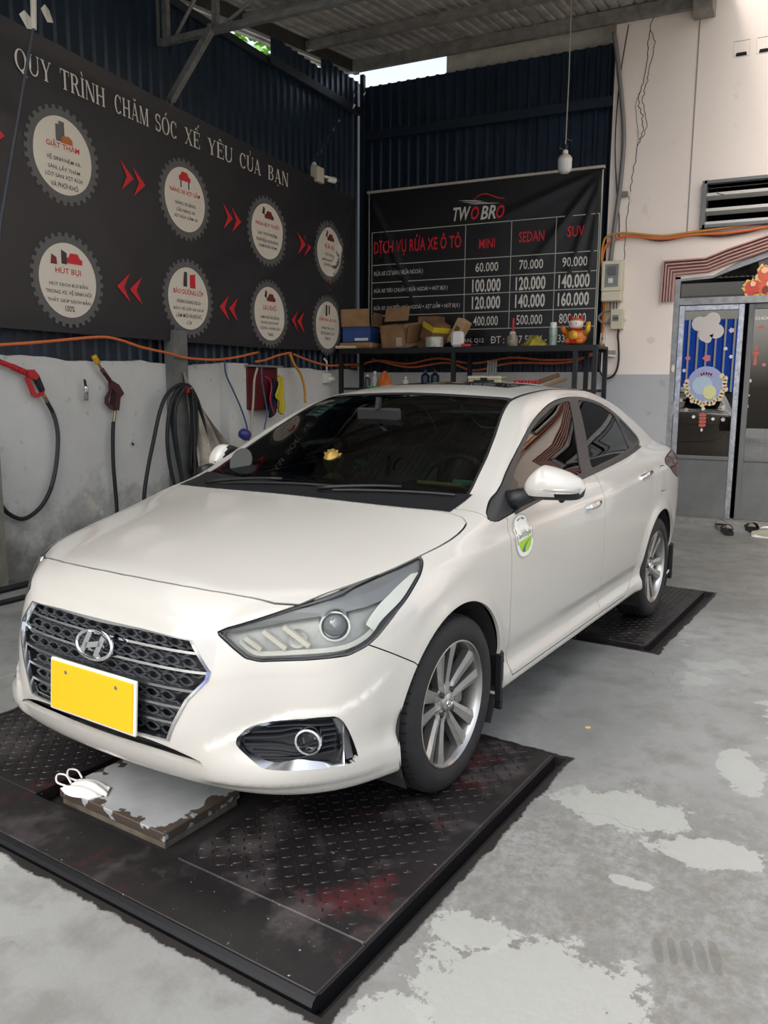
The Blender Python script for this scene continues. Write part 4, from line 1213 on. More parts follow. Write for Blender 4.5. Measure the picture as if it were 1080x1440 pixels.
# wheel arch liners and mud flaps
for uc in (0., -2.6):
    for s in (1, -1):
        mb = MB(); pts = []
        m = 28
        for i in range(m+1):
            t = math.radians(-32)+math.radians(244)*i/m
            pts.append((uc+.358*math.cos(t), .315+.358*math.sin(t)))
        V = []
        for (u, z) in pts: V += [(u, s*.842, z), (u, s*.50, z)]
        V.append((uc, s*.50, .315)); c = len(V)-1
        Fc = [(2*i, 2*i+1, 2*i+3, 2*i+2) for i in range(m)]+[(2*i+1, c, 2*i+3) for i in range(m)]
        mb.add(V, Fc); mb.build('wheel_arch_liner', LINER, CAR)
        fl = MB(); M = Matrix.Translation((uc-.352, s*.775, .30))
        fl.box((-.016,-.085,-.135), (.0,.088,.10), M, ch=.008)
        fl.box((.0,.060,-.10), (.012,.090,.09), M, ch=.004)
        f_ = fl.build('mud_flap', BLACK, CAR)
        MB().lathe([(.008,0),(.007,.004),(0,.005)], 10, M@Matrix.Translation((-.006,.0885,.06))@Matrix.Rotation(math.pi, 4, 'Z'), axis='y').build('flap_screw', SATIN, f_)

# ---- door handles, belt trim, mirrors
for s, sd in ((1, 'l'), (-1, 'r')):
    for (uc, zc, k) in ((-1.325,.842,'f'), (-2.267,.896,'r')):
        pts = []
        for t in np.linspace(-1, 1, 15):
            q = on_side(uc-.105*t, zc+.006*t); nn = normals(q[None])[0]; pts.append(Vector(q)+Vector(nn)*(.004+.024*(1-abs(t)**3.0)))
        V = []; Fc = []
        for i, p in enumerate(pts):
            t = -1+2*i/14; hh = .013*(1-.35*abs(t)**4)
            V += [p+Vector((0,-.012,-hh)), p+Vector((0,.0,-hh)), p+Vector((0,.006,0)), p+Vector((0,0,hh)), p+Vector((0,-.012,hh))]
        for i in range(14):
            for j in range(4): Fc.append((5*i+j, 5*i+j+1, 5*i+j+6, 5*i+j+5))
            Fc.append((5*i+4, 5*i, 5*i+5, 5*i+9))
        Fc += [(4,3,2,1,0), (70,71,72,73,74)]
        V = [(v[0], s*v[1], v[2]) for v in V]
        if s > 0: Fc = [f[::-1] for f in Fc]
        h = mesh('door_handle', V, Fc, CHROME, DOORS[k+sd], True); autosmooth(h, 50)
        # cup recess ring behind the handle
        q = on_side(uc, zc-.008); nn = normals(q[None])[0]
        cup = MB(); P_ = []
        for t in np.linspace(0, 2*math.pi, 25)[:-1]:
            qq = on_side(uc+.070*math.cos(t), zc-.004+.030*math.sin(t)); P_.append(Vector((qq[0], qq[1]+.0008, qq[2])))
        cup.add([(p.x, s*p.y, p.z) for p in P_], [tuple(range(24))]); cup.build('handle_recess', mat('handle_shadow', (205,204,198), .3, coat=.8), DOORS[k+sd])
    # sill moulding line along the belt: chrome-black strip
    mb = MB(); prev = None
    for u in np.linspace(-.50, -2.50, 40):
        z = np.interp(-u, [.5,.7,1.04,1.34,1.81,2.08,2.34,2.5], [.912,.930,.955,.974,1.0,1.017,1.037,1.05])
        q = on_side(u, z-.004); row = [Vector((q[0], s*(q[1]+.004), q[2]-.009)), Vector((q[0], s*(q[1]+.006), q[2]-.002)), Vector((q[0], s*(q[1]-.002), q[2]+.009))]
        if prev: mb.add(prev+row, [(0,1,4,3),(1,2,5,4)])
        prev = row
    mb.build('belt_moulding', mat('belt_black', (30,31,33), .3), CAR)
    # mirror
    MR = empty('door_mirror', parent=CAR)
    if s < 0:
        # the passenger mirror is folded back along the body
        _th = math.radians(-72); _pv = Vector((-.575, -.835, 0)); MR.scale = (1, -1, 1); MR.rotation_euler = (0, 0, _th)
        MR.location = _pv-Matrix.Rotation(_th, 3, 'Z')@_pv
    def shell_pt(a, b):
        # a: 0..1 inner to outer, b: angle round the section (front-facing half and back)
        w = .835+.225*a
        hz = .068*math.sqrt(max(0, 1-abs(2*a-1)**3.2))*(1.0-.22*a)+.004
        cz = 1.006
        cu = -.575-.050*a
        d = .060*math.sqrt(max(0, 1-abs(2*a-1)**2.6))+.004
        return cu, w, cz, hz, d
    up_, lo_ = MB(), MB()
    na, nb = 22, 20
    def P_(i, j):
        a = i/na; cu, w, cz, hz, d = shell_pt(a, 0); t = 2*math.pi*j/nb
        cx = math.cos(t); sz = math.sin(t)
        u = cu+(d*1.15*max(cx, 0)**.85 if cx > 0 else -d*.75*abs(cx)**.4)
        e = math.sqrt(max(0, 1-abs(2*a-1)**7))
        top = .082*min(1, a/.30)**.55*(1-.66*max(0, (a-.30)/.70)**1.35)*e+.003; bot = (.050-.006*a)*e+.003
        return (u, w, cz+(top*abs(sz)**.85 if sz > 0 else -bot*abs(sz)**.85))
    split = lambda a: -.034+.024*np.clip((a-.45)/.35, 0, 1)
    V = [P_(i, j) for i in range(na+1) for j in range(nb)]
    for i in range(na):
        for j in range(nb):
            q = (i*nb+j, (i+1)*nb+j, (i+1)*nb+(j+1) % nb, i*nb+(j+1) % nb)
            zc = sum(V[k][2] for k in q)/4; uc = sum(V[k][0] for k in q)/4; a = (i+.5)/na; cz = shell_pt(a, 0)[2]
            low = zc < cz+float(split(a)) or uc < shell_pt(a, 0)[0]-.03
            (lo_ if low else up_).F.append(q)
    for m_, nm, mt in ((up_, 'mirror_shell', PAINT), (lo_, 'mirror_base', BLACK)):
        m_.V = V; m_.build(nm, mt, MR, True)
    # indicator strip
    pts = []
    for a in np.linspace(.38, .97, 14):
        cu, w, cz, hz, d = shell_pt(a, 0); zz = cz-.004; cx = 1.0
        pts.append((cu+d*1.15*cx**.85+.002, w, zz))
    mb = MB(); prev = None
    for i, p in enumerate(pts):
        hh = .001+.007*(i/13)
        row = [Vector(p)+Vector((.001,0,-hh)), Vector(p)+Vector((.004,0,0)), Vector(p)+Vector((.001,0,hh))]
        if prev: mb.add(prev+row, [(0,3,4,1),(1,4,5,2)])
        prev = row
    mb.build('indicator', mat('indicator_lens', (190,190,186), .1, .5), MR, True)
    # stalk and sail
    mb = MB(); 
    mb.tube([(-.53,.79,.945),(-.545,.83,.962),(-.575,.875,.975)], [.045,.036,.026], 10)
    mb.build('mirror_stalk', BLACK, MR, True)
    mb = MB().lathe([(.012,-.01),(.012,.0),(.006,.006),(0,.007)], 10, Matrix.Translation((-.59,.98,.955))@Matrix.Rotation(math.pi, 4, 'X'))
    mb.build('side_camera', BLACK, MR, True)
# antenna-free roof; cowl and wipers
mb = MB()
def cowl(i, j):
    v = -.70+1.40*i; u0 = -.118-.09*abs(v/.7)**2.2; u1 = u0-.12-.06*abs(v/.7)**2
    u = lerp(u0, u1, j); q = on_top(u, v); return (u, v, q[2]+.003)
mb.grid(cowl, 40, 3, flip=True); mb.build('cowl_panel', BLACK, CAR, True)
for (base, tip) in (((-.175,.12),(-.335,.655)), ((-.18,-.50),(-.228,.16))):
    WP = empty('wiper', parent=CAR)
    def wp(u, v, h): q = on_top(u, v); return Vector((u, v, q[2]+h))
    pts = [wp(lerp(base[0], tip[0], t)+.0, lerp(base[1], tip[1], t), .020+.010*math.sin(t*3)) for t in np.linspace(0, .62, 8)]
    MB().tube(pts, [.011,.009,.008,.007,.007,.006,.006,.006], 6).build('wiper_arm', BLACK, WP, True)
    pts = [wp(lerp(base[0], tip[0], t), lerp(base[1], tip[1], t), .012) for t in np.linspace(.12, 1, 14)]
    MB().tube(pts, .0055, 6).build('wiper_blade', BLACK, WP)

# ---- interior
IN = empty('interior', parent=CAR)
DASH = mat('dashboard', (36, 37, 39), .7, bump=.1, bscale=200)
mb = MB()
def dsh(i, j):
    v = -.66+1.32*i; prof = [(-.29,.935),(-.40,.962),(-.55,.982),(-.70,.955),(-.77,.87),(-.76,.72),(-.70,.55)]
    k = j*6; a = int(min(k, 5)); t = k-a; u = lerp(prof[a][0], prof[a+1][0], t); z = lerp(prof[a][1], prof[a+1][1], t)
    return (u-.02*math.cos(i*math.pi*2), v, z+.02*math.exp(-((v-.36)/.18)**2)*(1 if 2 < k < 4.2 else 0))
mb.grid(dsh, 24, 24); mb.build('dashboard', DASH, IN, True)
MB().box((-2.7,-.66,.22), (-.5,.66,.26)).build('cabin_floor', CABIN, IN)
MB().box((-2.95,-.66,.3), (-2.80,.66,1.02)).build('rear_bulkhead', CABIN, IN)
MB().box((-.30,-.66,.25), (-.26,.66,.88)).build('firewall', CABIN, IN)
def seat(u, v, w, cover):
    ST = empty('seat', parent=IN)
    MB().box((u-.10,v-w/2,.32), (u+.42,v+w/2,.52), ch=.05).build('seat_cushion', SEATM, ST)
    R_ = Matrix.Translation((u,v,.48))@Matrix.Rotation(math.radians(-16), 4, 'Y')
    MB().box((-.13,-w/2,0), (.0,w/2,.58), R_, ch=.045).build('backrest', SEATM, ST)
    hr = MB().box((-.11,-.13,.62), (-.01,.13,.80), R_, ch=.04).build('headrest', SEATM, ST)
    if cover:
        MB().box((-.135,-w/2+.01,.30), (.006,w/2-.01,.60), R_, ch=.04).build('seat_cover', mat('pale_seat_cover', (196,192,180), .8, var=.15), ST)
        cm = MB(); 
        cm.tube([R_@Vector((.010,.03+.05*math.cos(t),.47+.05*math.sin(t))) for t in np.linspace(.4, 3.6, 12)], .008, 6)
        cm.bar(R_@Vector((.010,-.06,.41)), R_@Vector((.010,-.06,.53)), .022, .01); cm.build('cover_emblem', BLACK, ST)
seat(-1.42, .36, .50, False); seat(-1.42, -.36, .50, True); seat(-2.15, .0, 1.20, False)
SW = empty('steering_wheel', parent=IN)
Mx = Matrix.Translation((-.86,.36,.905))@Matrix.Rotation(math.radians(66), 4, 'Y')
MB().tube([Mx@Vector((.180*math.cos(t), .180*math.sin(t), 0)) for t in np.linspace(0, 2*math.pi, 33)[:-1]], .014, 8, closed=True).build('wheel_rim', mat('wheel_leather', (60,60,60), .4), SW, True)
mb = MB()
for a in (0, math.pi, 1.5*math.pi): mb.bar(Mx@Vector((0,0,0)), Mx@Vector((.175*math.sin(a), .175*math.cos(a), 0)), .035, .014)
mb.lathe([(.06,-.03),(.055,.012),(0,.02)], 20, Mx); mb.build('wheel_hub', BLACK, SW)
Mx = Matrix.Translation((-.80,.0,1.255))
mb = MB().box((-.012,-.12,-.032), (.012,.12,.032), Mx, ch=.010); RM = mb.build('rear_view_mirror', mat('mirror_black', (10,10,11), .6), IN)
MB().bar((-.79,0,1.28), (-.80,0,1.335), .02, .02).build('mirror_stem', BLACK, RM)
for v in (.35, -.35):
    MB().box((-1.20,v-.18,1.262), (-1.08,v+.16,1.274), Matrix.Identity(4), ch=.004).build('sun_visor', mat('visor_grey', (150,152,148), .8), IN)

# ---- things lying in the windshield
CROOT = CAR.matrix_basis
def carw(p): return Matrix.Translation((-1.8009, 2.5769, 0))@Matrix.Rotation(math.radians(-96.44), 4, 'Z')@Vector(p)
def car_thing(name, p, label, cat, group=None):
    return empty(name, carw(p), math.radians(-96.44), label, cat, group)
GOLD = mat('gilt_metal', (186, 152, 76), .4, .5, var=.25, vscale=60)
t_ = car_thing('dashboard_ornament', (-.48,-.03,.978), 'small gold figure ornament standing on the car dashboard', 'ornament')
mb = MB().lathe([(.038,0),(.040,.012),(.028,.020),(.020,.03),(.030,.05),(.042,.075),(.036,.10),(.022,.118),(.010,.125),(0,.126)], 18)
autosmooth(mb.build('figure', GOLD, t_), 40); t_.scale = (1.05, 1.05, 1.05)
mb = MB()
for k in range(7):
    a = -1.2+2.4*k/6; mb.bar((0,.03*math.sin(a),.06+.03*math.cos(a)), (-.004,.055*math.sin(a),.075+.055*math.cos(a)), .014, .008)
mb.build('figure_rays', GOLD, t_)
MB().lathe([(.046,0),(.046,.010),(.040,.014)], 18).build('ornament_base', mat('gold_brown', (120,84,34), .4, .5), t_)
t_ = car_thing('parking_number_card', (-.50,.50,.985), 'yellow phone number card lying on the dashboard before the steering wheel', 'card')
MB().box((-.03,-.105,.0), (.022,.105,.014), Matrix.Rotation(math.radians(-25), 4, 'Y'), ch=.003).build('card_body', mat('card_yellow', (226,196,84), .35), t_)
mb = MB()
for k in range(10): mb.box((-.010,-.09+.018*k,.0142), (.004,-.09+.018*k+.010,.0155), Matrix.Rotation(math.radians(-25), 4, 'Y'))
mb.build('card_digits', BLACK, t_)
t_ = car_thing('sunscreen_tube', (-.545,.585,.990), 'mint green stick beside the yellow card on the dashboard', 'tube')
mb = MB().lathe([(.011,-.05),(.012,-.048),(.012,.03),(.009,.032),(.009,.05),(0,.05)], 14, Matrix.Translation((0,0,.012)), axis='y'); autosmooth(mb.build('tube_body', mat('mint_green', (150,205,180), .4), t_), 40)
t_ = car_thing('round_air_freshener', (-.415,-.51,.968), 'round grey disc standing at the passenger end of the dashboard', 'disc')
mb = MB().lathe([(.0,-.006),(.062,-.006),(.066,0),(.062,.006),(.0,.006)], 28, Matrix.Translation((0,0,.068))@Matrix.Rotation(math.radians(-20), 4, 'Y'), axis='x'); autosmooth(mb.build('disc_body', mat('disc_grey', (70,72,70), .5), t_), 40)
MB().box((-.03,-.03,0), (.02,.03,.012), ch=.003).build('disc_foot', BLACK, t_)
t_ = car_thing('potted_trinket', (-.53,.085,.984), 'small green leafy trinket beside the gold ornament on the dashboard', 'trinket')
MB().lathe([(.016,0),(.020,.02),(.021,.03),(0,.03)], 14).build('pot', BLACK, t_)
mb = MB()
for k in range(16):
    a = k*2.4; h = .03+.045*((k*7) % 5)/5; r = .03
    mb.add([(0,0,h),(r*math.cos(a-.25),r*math.sin(a-.25),h+.02),(1.5*r*math.cos(a),1.5*r*math.sin(a),h+.014),(r*math.cos(a+.25),r*math.sin(a+.25),h+.02)], [(0,1,2,3)])
mb.build('leaves', mat('trinket_green', (44,120,54), .5), t_)
# stickers on the glass (inside, upper passenger side)
def ws_pt(v, z): q = hitray((.6, v, z), (-1, 0, 0), 0, 2.2); return q
def glass_sticker(name, v0, v1, z0, z1, m, label, detail=True):
    P0 = [ws_pt(v0, z0), ws_pt(v1, z0), ws_pt(v1, z1), ws_pt(v0, z1)]; nn = normals(np.array(P0))
    V = [carw(p-n_*.0065) for p, n_ in zip(P0, nn)]+[carw(p-n_*.0085) for p, n_ in zip(P0, nn)]
    o = mesh(name, V, [(0,1,2,3),(7,6,5,4),(0,4,5,1),(1,5,6,2),(2,6,7,3),(3,7,4,0)], m); tag(o, label, 'sticker')
    if detail:
        mb = MB(); A = [Vector(v) for v in V[:4]]; nn_ = (A[1]-A[0]).cross(A[3]-A[0]).normalized()
        pt = lambda a, b: A[0].lerp(A[1], a).lerp(A[3].lerp(A[2], a), b)+nn_*.0008
        for b in (.2, .45, .7): mb.add([pt(.15,b), pt(.85,b), pt(.85,b+.12), pt(.15,b+.12)], [(0,1,2,3)])
        mb.build('sticker_lines', mat('sticker_dark', (60,82,74), .6), o)
glass_sticker('inspection_sticker', -.50, -.38, 1.245, 1.30, mat('sticker_pale', (190,206,196), .6), 'pale rectangular sticker inside the upper passenger corner of the windshield')
glass_sticker('green_sticker', -.44, -.33, 1.308, 1.335, mat('sticker_green', (120,170,130), .6), 'small green sticker at the top edge of the windshield')
# door sticker: oval badge on the front door, drawn on the panel
def side_patch(name, pts, off, m, parent):
    V = []
    for (u, z) in pts:
        q = on_side(u, z); nn = normals(q[None])[0]; V.append(q+nn*off)
    return mesh(name, V, [tuple(range(len(pts)))[::-1]], m, parent)
def oval(cx, cz, a, b, n=36, lean=0.0, p=2.0):
    return [(cx+a*abs(math.cos(t))**(2/p)*math.copysign(1, math.cos(t))+lean*b*math.sin(t), cz+b*abs(math.sin(t))**(2/p)*math.copysign(1, math.sin(t))) for t in np.linspace(0, 2*math.pi, n+1)[:-1]]
ce = (-.535,.815)
DST = empty('door_badge', parent=DOORS['fl'])
bd_ = []
def badge_fan(name, pts, off, m):
    c = (sum(p[0] for p in pts)/len(pts), sum(p[1] for p in pts)/len(pts)); V = []
    for p in [c]+list(pts)+[(lerp(c[0], p[0], .5), lerp(c[1], p[1], .5)) for p in pts]:
        q = on_side(*p); nn = normals(q[None])[0]; V.append(q+nn*off)
    n = len(pts); Fc = []
    for i in range(n):
        j = (i+1) % n; Fc += [(0, 1+n+j, 1+n+i), (1+n+i, 1+n+j, 1+j, 1+i)]
    return mesh(name, V, Fc, m, DST)
badge_fan('badge_border', oval(ce[0], ce[1], .090, .086, p=2.3), .0012, mat('badge_grey', (170,170,164), .4))
badge_fan('badge_white', oval(ce[0], ce[1], .083, .079, p=2.3), .0018, mat('badge_white', (232,232,226), .4))
badge_fan('badge_green', [(p[0], min(p[1], ce[1]-.010+(ce[0]-p[0])*.10)) for p in oval(ce[0], ce[1], .062, .062, p=2.3)], .0024, mat('badge_lime', (160,205,40), .4))
for rr, wd in ((.0, 1),):
    rd = []
    for t in np.linspace(0, 1, 12):
        rd.append((ce[0]-.045+.062*math.sin(t*1.9)-.0, ce[1]-.014-.046*t))
    mb = MB(); prev = None
    for i, p in enumerate(rd):
        w_ = .004+.010*(i/11); row = []
        for dx in (-w_, w_):
            q = on_side(p[0]+dx, p[1]); nn = normals(q[None])[0]; row.append(Vector(q+nn*.003))
        if prev: mb.add(prev+row, [(0,1,3,2)])
        prev = row
    mb.build('badge_road', mat('badge_teal', (60,110,120), .4), DST)
def side_text(s, w, h, cu, cz, m, slope=0.0, bold=.01):
    Vt, Fc = text_mesh(s, w, h, bold); V = []
    for x, y in Vt:
        q = on_side(cu-x, cz+y+slope*x); nn = normals(q[None])[0]; V.append(q+nn*.003)
    return mesh('badge_text', V, Fc, m, DST)
side_text('San Hà đường bộ', .115, .026, ce[0], ce[1]+.006, mat('badge_darkgreen', (28,92,74), .4), .08)
# small lettering round the rim of the badge
mb = MB()
for k in range(30):
    t = math.radians(-20)+math.radians(220)*k/29
    if k % 5 == 4: continue
    c_ = (ce[0]+.072*math.cos(t), ce[1]+.068*math.sin(t))
    qs = []
    for dx, dz in ((-.003,-.004),(.003,-.004),(.003,.004),(-.003,.004)):
        q = on_side(c_[0]+dx, c_[1]+dz); nn = normals(q[None])[0]; qs.append(q+nn*.0026)
    mb.add(qs, [(3,2,1,0)])
mb.build('badge_rim_text', mat('badge_ink', (80,86,80), .5), DST)

# ================================================================ LIFT PLATES (car frame)
def worn_steel():
    m = bpy.data.materials.new('worn_black_steel'); m.use_nodes = True; nt = m.node_tree; N = nt.nodes; L = nt.links; b = N['Principled BSDF']
    tc = N.new('ShaderNodeTexCoord')
    def noise(s, d=6, o=0):
        n = N.new('ShaderNodeTexNoise'); n.inputs['Scale'].default_value = s; n.inputs['Detail'].default_value = d; n.inputs['Roughness'].default_value = .65
        mp = N.new('ShaderNodeMapping'); mp.inputs['Location'].default_value = (o, o*.7, 0); L.new(tc.outputs['Object'], mp.inputs[0]); L.new(mp.outputs[0], n.inputs['Vector']); return n.outputs['Fac']
    def ramp(f, lo, hi, c0, c1):
        r = N.new('ShaderNodeValToRGB'); r.color_ramp.elements[0].position = lo; r.color_ramp.elements[1].position = hi
        r.color_ramp.elements[0].color = c0; r.color_ramp.elements[1].color = c1; L.new(f, r.inputs[0]); return r.outputs[0]
    def mix(f, a, c):
        n = N.new('ShaderNodeMix'); n.data_type = 'RGBA'; L.new(f, n.inputs[0]); L.new(a, n.inputs[6])
        if isinstance(c, tuple): n.inputs[7].default_value = c
        else: L.new(c, n.inputs[7])
        return n.outputs[2]
    base = ramp(noise(3.0), .35, .7, lin((20,18,19)), lin((36,32,33)))
    base = mix(ramp(noise(2.4, 9, 5), .585, .70, (0,0,0,1), (.6,.6,.6,1)), base, lin((100,30,34)))
    base = mix(ramp(noise(3.1, 9, 11), .52, .68, (0,0,0,1), (.7,.7,.7,1)), base, lin((92,86,86)))
    base = mix(ramp(noise(60, 3, 2), .69, .73, (0,0,0,1), (.8,.8,.8,1)), base, lin((180,176,170)))
    L.new(base, b.inputs['Base Color'])
    rr = N.new('ShaderNodeMapRange'); rr.inputs['To Min'].default_value = .22; rr.inputs['To Max'].default_value = .65; L.new(noise(5, 6, 3), rr.inputs['Value']); L.new(rr.outputs[0], b.inputs['Roughness'])
    b.inputs['Metallic'].default_value = .15
    bp = N.new('ShaderNodeBump'); bp.inputs['Strength'].default_value = .2; bp.inputs['Distance'].default_value = .004; L.new(noise(30), bp.inputs['Height']); L.new(bp.outputs[0], b.inputs['Normal'])
    return m
STEEL = worn_steel()
TREAD = mat('tread_worn', (38,33,33), .45, .15, rgb2=(20,18,19), vscale=4)
def lift(name, loc_u, label):
    return empty(name, CARP, CARR, label, 'car lift')
def tread(name, u0, u1, v0, v1, parent, z=0.0):
    mb = MB(); p = .034; i = 0
    nu, nv = int((u1-u0)/p), int((v1-v0)/p)
    for a in range(nu):
        for b in range(nv):
            cu, cv = u0+(a+.5)*p, v0+(b+.5)*p
            an = math.radians(45 if (a+b) % 2 else -45); c, s = math.cos(an), math.sin(an); l, w = .0145, .0042
            V = []
            for (x, y, h) in ((-l,0,0),(0,-w,0),(l,0,0),(0,w,0),(-l*.55,0,.0022),(l*.55,0,.0022)):
                V.append((cu+c*x-s*y, cv+s*x+c*y, z+h))
            mb.add(V, [(0,1,4),(1,5,4),(1,2,5),(2,3,5),(3,4,5),(3,0,4)])
    return tag(mb.build(name, TREAD, parent), kind='stuff')
LF = lift('lift_platform', 0, 'black steel drive-on lift platform with tread plate under the front wheels')
MB().box((.835,-1.045,-.05), (1.038,1.045,.0), ch=.004).build('front_beam', STEEL, LF)
MB().tube([(1.040,-1.05,-.022),(1.040,1.05,-.022)], .021, 10).build('edge_pipe', mat('edge_black', (26,27,30), .35, .3), LF)
for (v0, v1) in ((.365,1.04), (-1.04,-.33)):
    pl_ = MB().box((-.440,v0,-.05), (.832,v1,-.001), ch=.004).build('runway_plate', STEEL, LF)
    tread('tread_pattern', -.42, .82, v0+.015, v1-.015, pl_, -.001)
MB().bar((-.44,1.046,-.03), (1.03,1.046,-.03), .012, .05).build('side_lip', mat('edge_black', (26,27,30), .35, .3), LF)
LR = lift('lift_platform', 0, 'black steel lift platform under the rear wheels')
pl_ = MB().box((-3.43,-.985,-.05), (-1.985,.965,-.001), ch=.004).build('runway_plate', STEEL, LR)
tread('tread_pattern', -3.41, -2.0, .0, .95, pl_, -.001)
MB().bar((-3.43,.972,-.03), (-1.985,.972,-.03), .012, .05).build('side_lip', mat('edge_black', (26,27,30), .35, .3), LR)
SL = empty('centre_slab', CARP, CARR, 'grey painted steel box with worn edges between the front lift plates', 'box')
def slab_mat():
    m = bpy.data.materials.new('slab_paint'); m.use_nodes = True; nt = m.node_tree; N = nt.nodes; L = nt.links; b = N['Principled BSDF']; tc = N.new('ShaderNodeTexCoord')
    n = N.new('ShaderNodeTexNoise'); n.inputs['Scale'].default_value = 16; n.inputs['Detail'].default_value = 7; L.new(tc.outputs['Object'], n.inputs['Vector'])
    n2 = N.new('ShaderNodeTexNoise'); n2.inputs['Scale'].default_value = 4; n2.inputs['Detail'].default_value = 7; L.new(tc.outputs['Object'], n2.inputs['Vector'])
    sx = N.new('ShaderNodeSeparateXYZ'); L.new(tc.outputs['Object'], sx.inputs[0])
    def mth(op, a, c=None):
        k = N.new('ShaderNodeMath'); k.operation = op
        for i, x in enumerate((a, c)):
            if x is None: continue
            if isinstance(x, (int, float)): k.inputs[i].default_value = x
            else: L.new(x, k.inputs[i])
        return k.outputs[0]
    ex = mth('SUBTRACT', .165, mth('ABSOLUTE', mth('SUBTRACT', sx.outputs['X'], .598))); ey = mth('SUBTRACT', .255, mth('ABSOLUTE', mth('SUBTRACT', sx.outputs['Y'], -.022)))
    e = mth('MINIMUM', ex, ey); e = mth('SUBTRACT', e, mth('MULTIPLY', mth('SUBTRACT', n.outputs['Fac'], .5), .22))
    band = N.new('ShaderNodeMapRange'); band.inputs['From Min'].default_value = .012; band.inputs['From Max'].default_value = .007; L.new(e, band.inputs['Value'])
    r = N.new('ShaderNodeValToRGB'); r.color_ramp.elements[0].position = .35; r.color_ramp.elements[1].position = .65; r.color_ramp.elements[0].color = lin((140,143,143)); r.color_ramp.elements[1].color = lin((166,169,170)); L.new(n2.outputs['Fac'], r.inputs[0])
    mx = N.new('ShaderNodeMix'); mx.data_type = 'RGBA'; L.new(band.outputs[0], mx.inputs[0]); L.new(r.outputs[0], mx.inputs[6]); mx.inputs[7].default_value = lin((70,60,52)); L.new(mx.outputs[2], b.inputs['Base Color']); b.inputs['Roughness'].default_value = .6
    return m
MB().box((.428,-.285,-.030), (.768,.24,.002), ch=.003).build('slab_top', slab_mat(), SL)
MB().box((.436,-.278,-.055), (.760,.233,-.030)).build('slab_body', mat('slab_side', (150,140,126), .5, .3, rgb2=(92,84,76), vscale=9), SL)
# disposable mask on the slab corner
MK = empty('face_mask', CARP+Vector(), CARR, 'white folded face mask lying on the corner of the grey box', 'mask')
MASK = mat('mask_white', (226,224,220), .8)
mb = MB()
def mk(i, j):
    # i along length, j across
    a = lerp(-.285, -.120, i); w = lerp(.07, .13, math.sin(min(1, i*1.3)*math.pi*.8))*(1 if i < .98 else .4)
    u = .735-.02*i+(j-.5)*w*.9; z = .006+.026*math.sin(j*math.pi)*math.sin(i*math.pi)+.004*math.sin(j*18)
    return (u, a+.02*math.sin(j*3), z)
mb.grid(mk, 12, 14); mb.build('mask_cloth', MASK, MK, True)
mb = MB()
for (du, s) in ((.0, 1), (-.045, 1)):
    mb.tube(cr([(.755+du,-.262,.010),(.765+du,-.30,.018),(.745+du,-.325,.030),(.725+du,-.305,.025),(.735+du,-.265,.012)], 5), .0035, 6)
mb.build('ear_loops', MASK, MK, True)

# ================================================================ BANNERS
VINYL = mat('black_vinyl', (50,50,52), .42, .0, .4, var=.18, vscale=1.2)
VINYLB = mat('black_vinyl_board', (24,24,27), .38, .0, .5, var=.2, vscale=1.2)
WHITEINK = mat('print_white', (214,210,200), .6)
REDINK = mat('print_red', (206,36,46), .55)
DARKINK = mat('print_dark', (62,58,54), .6)
GEARINK = mat('print_grey', (96,96,94), .6)
CREAM = mat('print_cream', (222,214,198), .6)
def ridge(y, z, y0, z0, y1, z1, w, amp):
    dx, dz = y1-y0, z1-z0; l = math.hypot(dx, dz); t = ((y-y0)*dx+(z-z0)*dz)/l; d = ((y-y0)*dz-(z-z0)*dx)/l
    f = max(0, min(1, t/.15))*max(0, min(1, (l*1.15-t)/(l*.6)))
    ww = w*(.35+.65*max(0, min(1, t/l)))
    return amp*math.exp(-(d/ww)**2)*f
def bdisp(y, z):
    return (.010*math.sin(y*1.7+z*1.1)*math.sin(z*1.3+.4)+ridge(y, z, 8.92,3.56, 8.02,2.10, .06, .026)+ridge(y, z, 8.92,3.56, 8.45,2.2, .06, .016)
        +ridge(y, z, 8.92,3.56, 7.0,2.9, .08, .016)+ridge(y, z, 8.92,3.56, 6.2,2.0, .10, .018)+ridge(y, z, 7.9,2.35, 7.2,1.9, .05, .012)+ridge(y, z, 6.8,2.75, 5.6,2.35, .07, .012)
        +ridge(y, z, 3.2,3.6, 5.2,2.55, .12, .008))
XBN = XL+.075
BN = empty('wall_banner', (XBN,6.3,1.75), label='long black vinyl banner of car care steps in gear circles on the left wall', cat='banner')
BN.location = (0,0,0)
def ztop(y): return 3.79-.0395*(y-4.03)
def zbot(y): return 1.765+.0*(y) + (.02*max(0, y-7.0))
mb = MB()
def bn(i, j):
    y = lerp(2.2, 8.95, i); z = lerp(zbot(y), ztop(y), j); e = .015*math.exp(-((1-j)/.03)**2)-.01*math.exp(-(j/.03)**2)
    return (XBN+bdisp(y, z)+e, y, z)
mb.grid(bn, 150, 50, flip=False); mb.build('banner_sheet', VINYL, BN, True)
def on_banner(V2, y0, z0, off): return [(XBN+bdisp(y0+x, z0+y)+off, y0+x, z0+y) for x, y in V2]
def btext(s, w, h, y0, z0, m, bold=.0, off=.006, name='lettering', skew=0.0):
    V2, Fc = text_mesh(s, w, h, bold)
    V2 = [(x, y+skew*x) for x, y in V2]
    return mesh(name, on_banner(V2, y0, z0, off), Fc, m, BN)
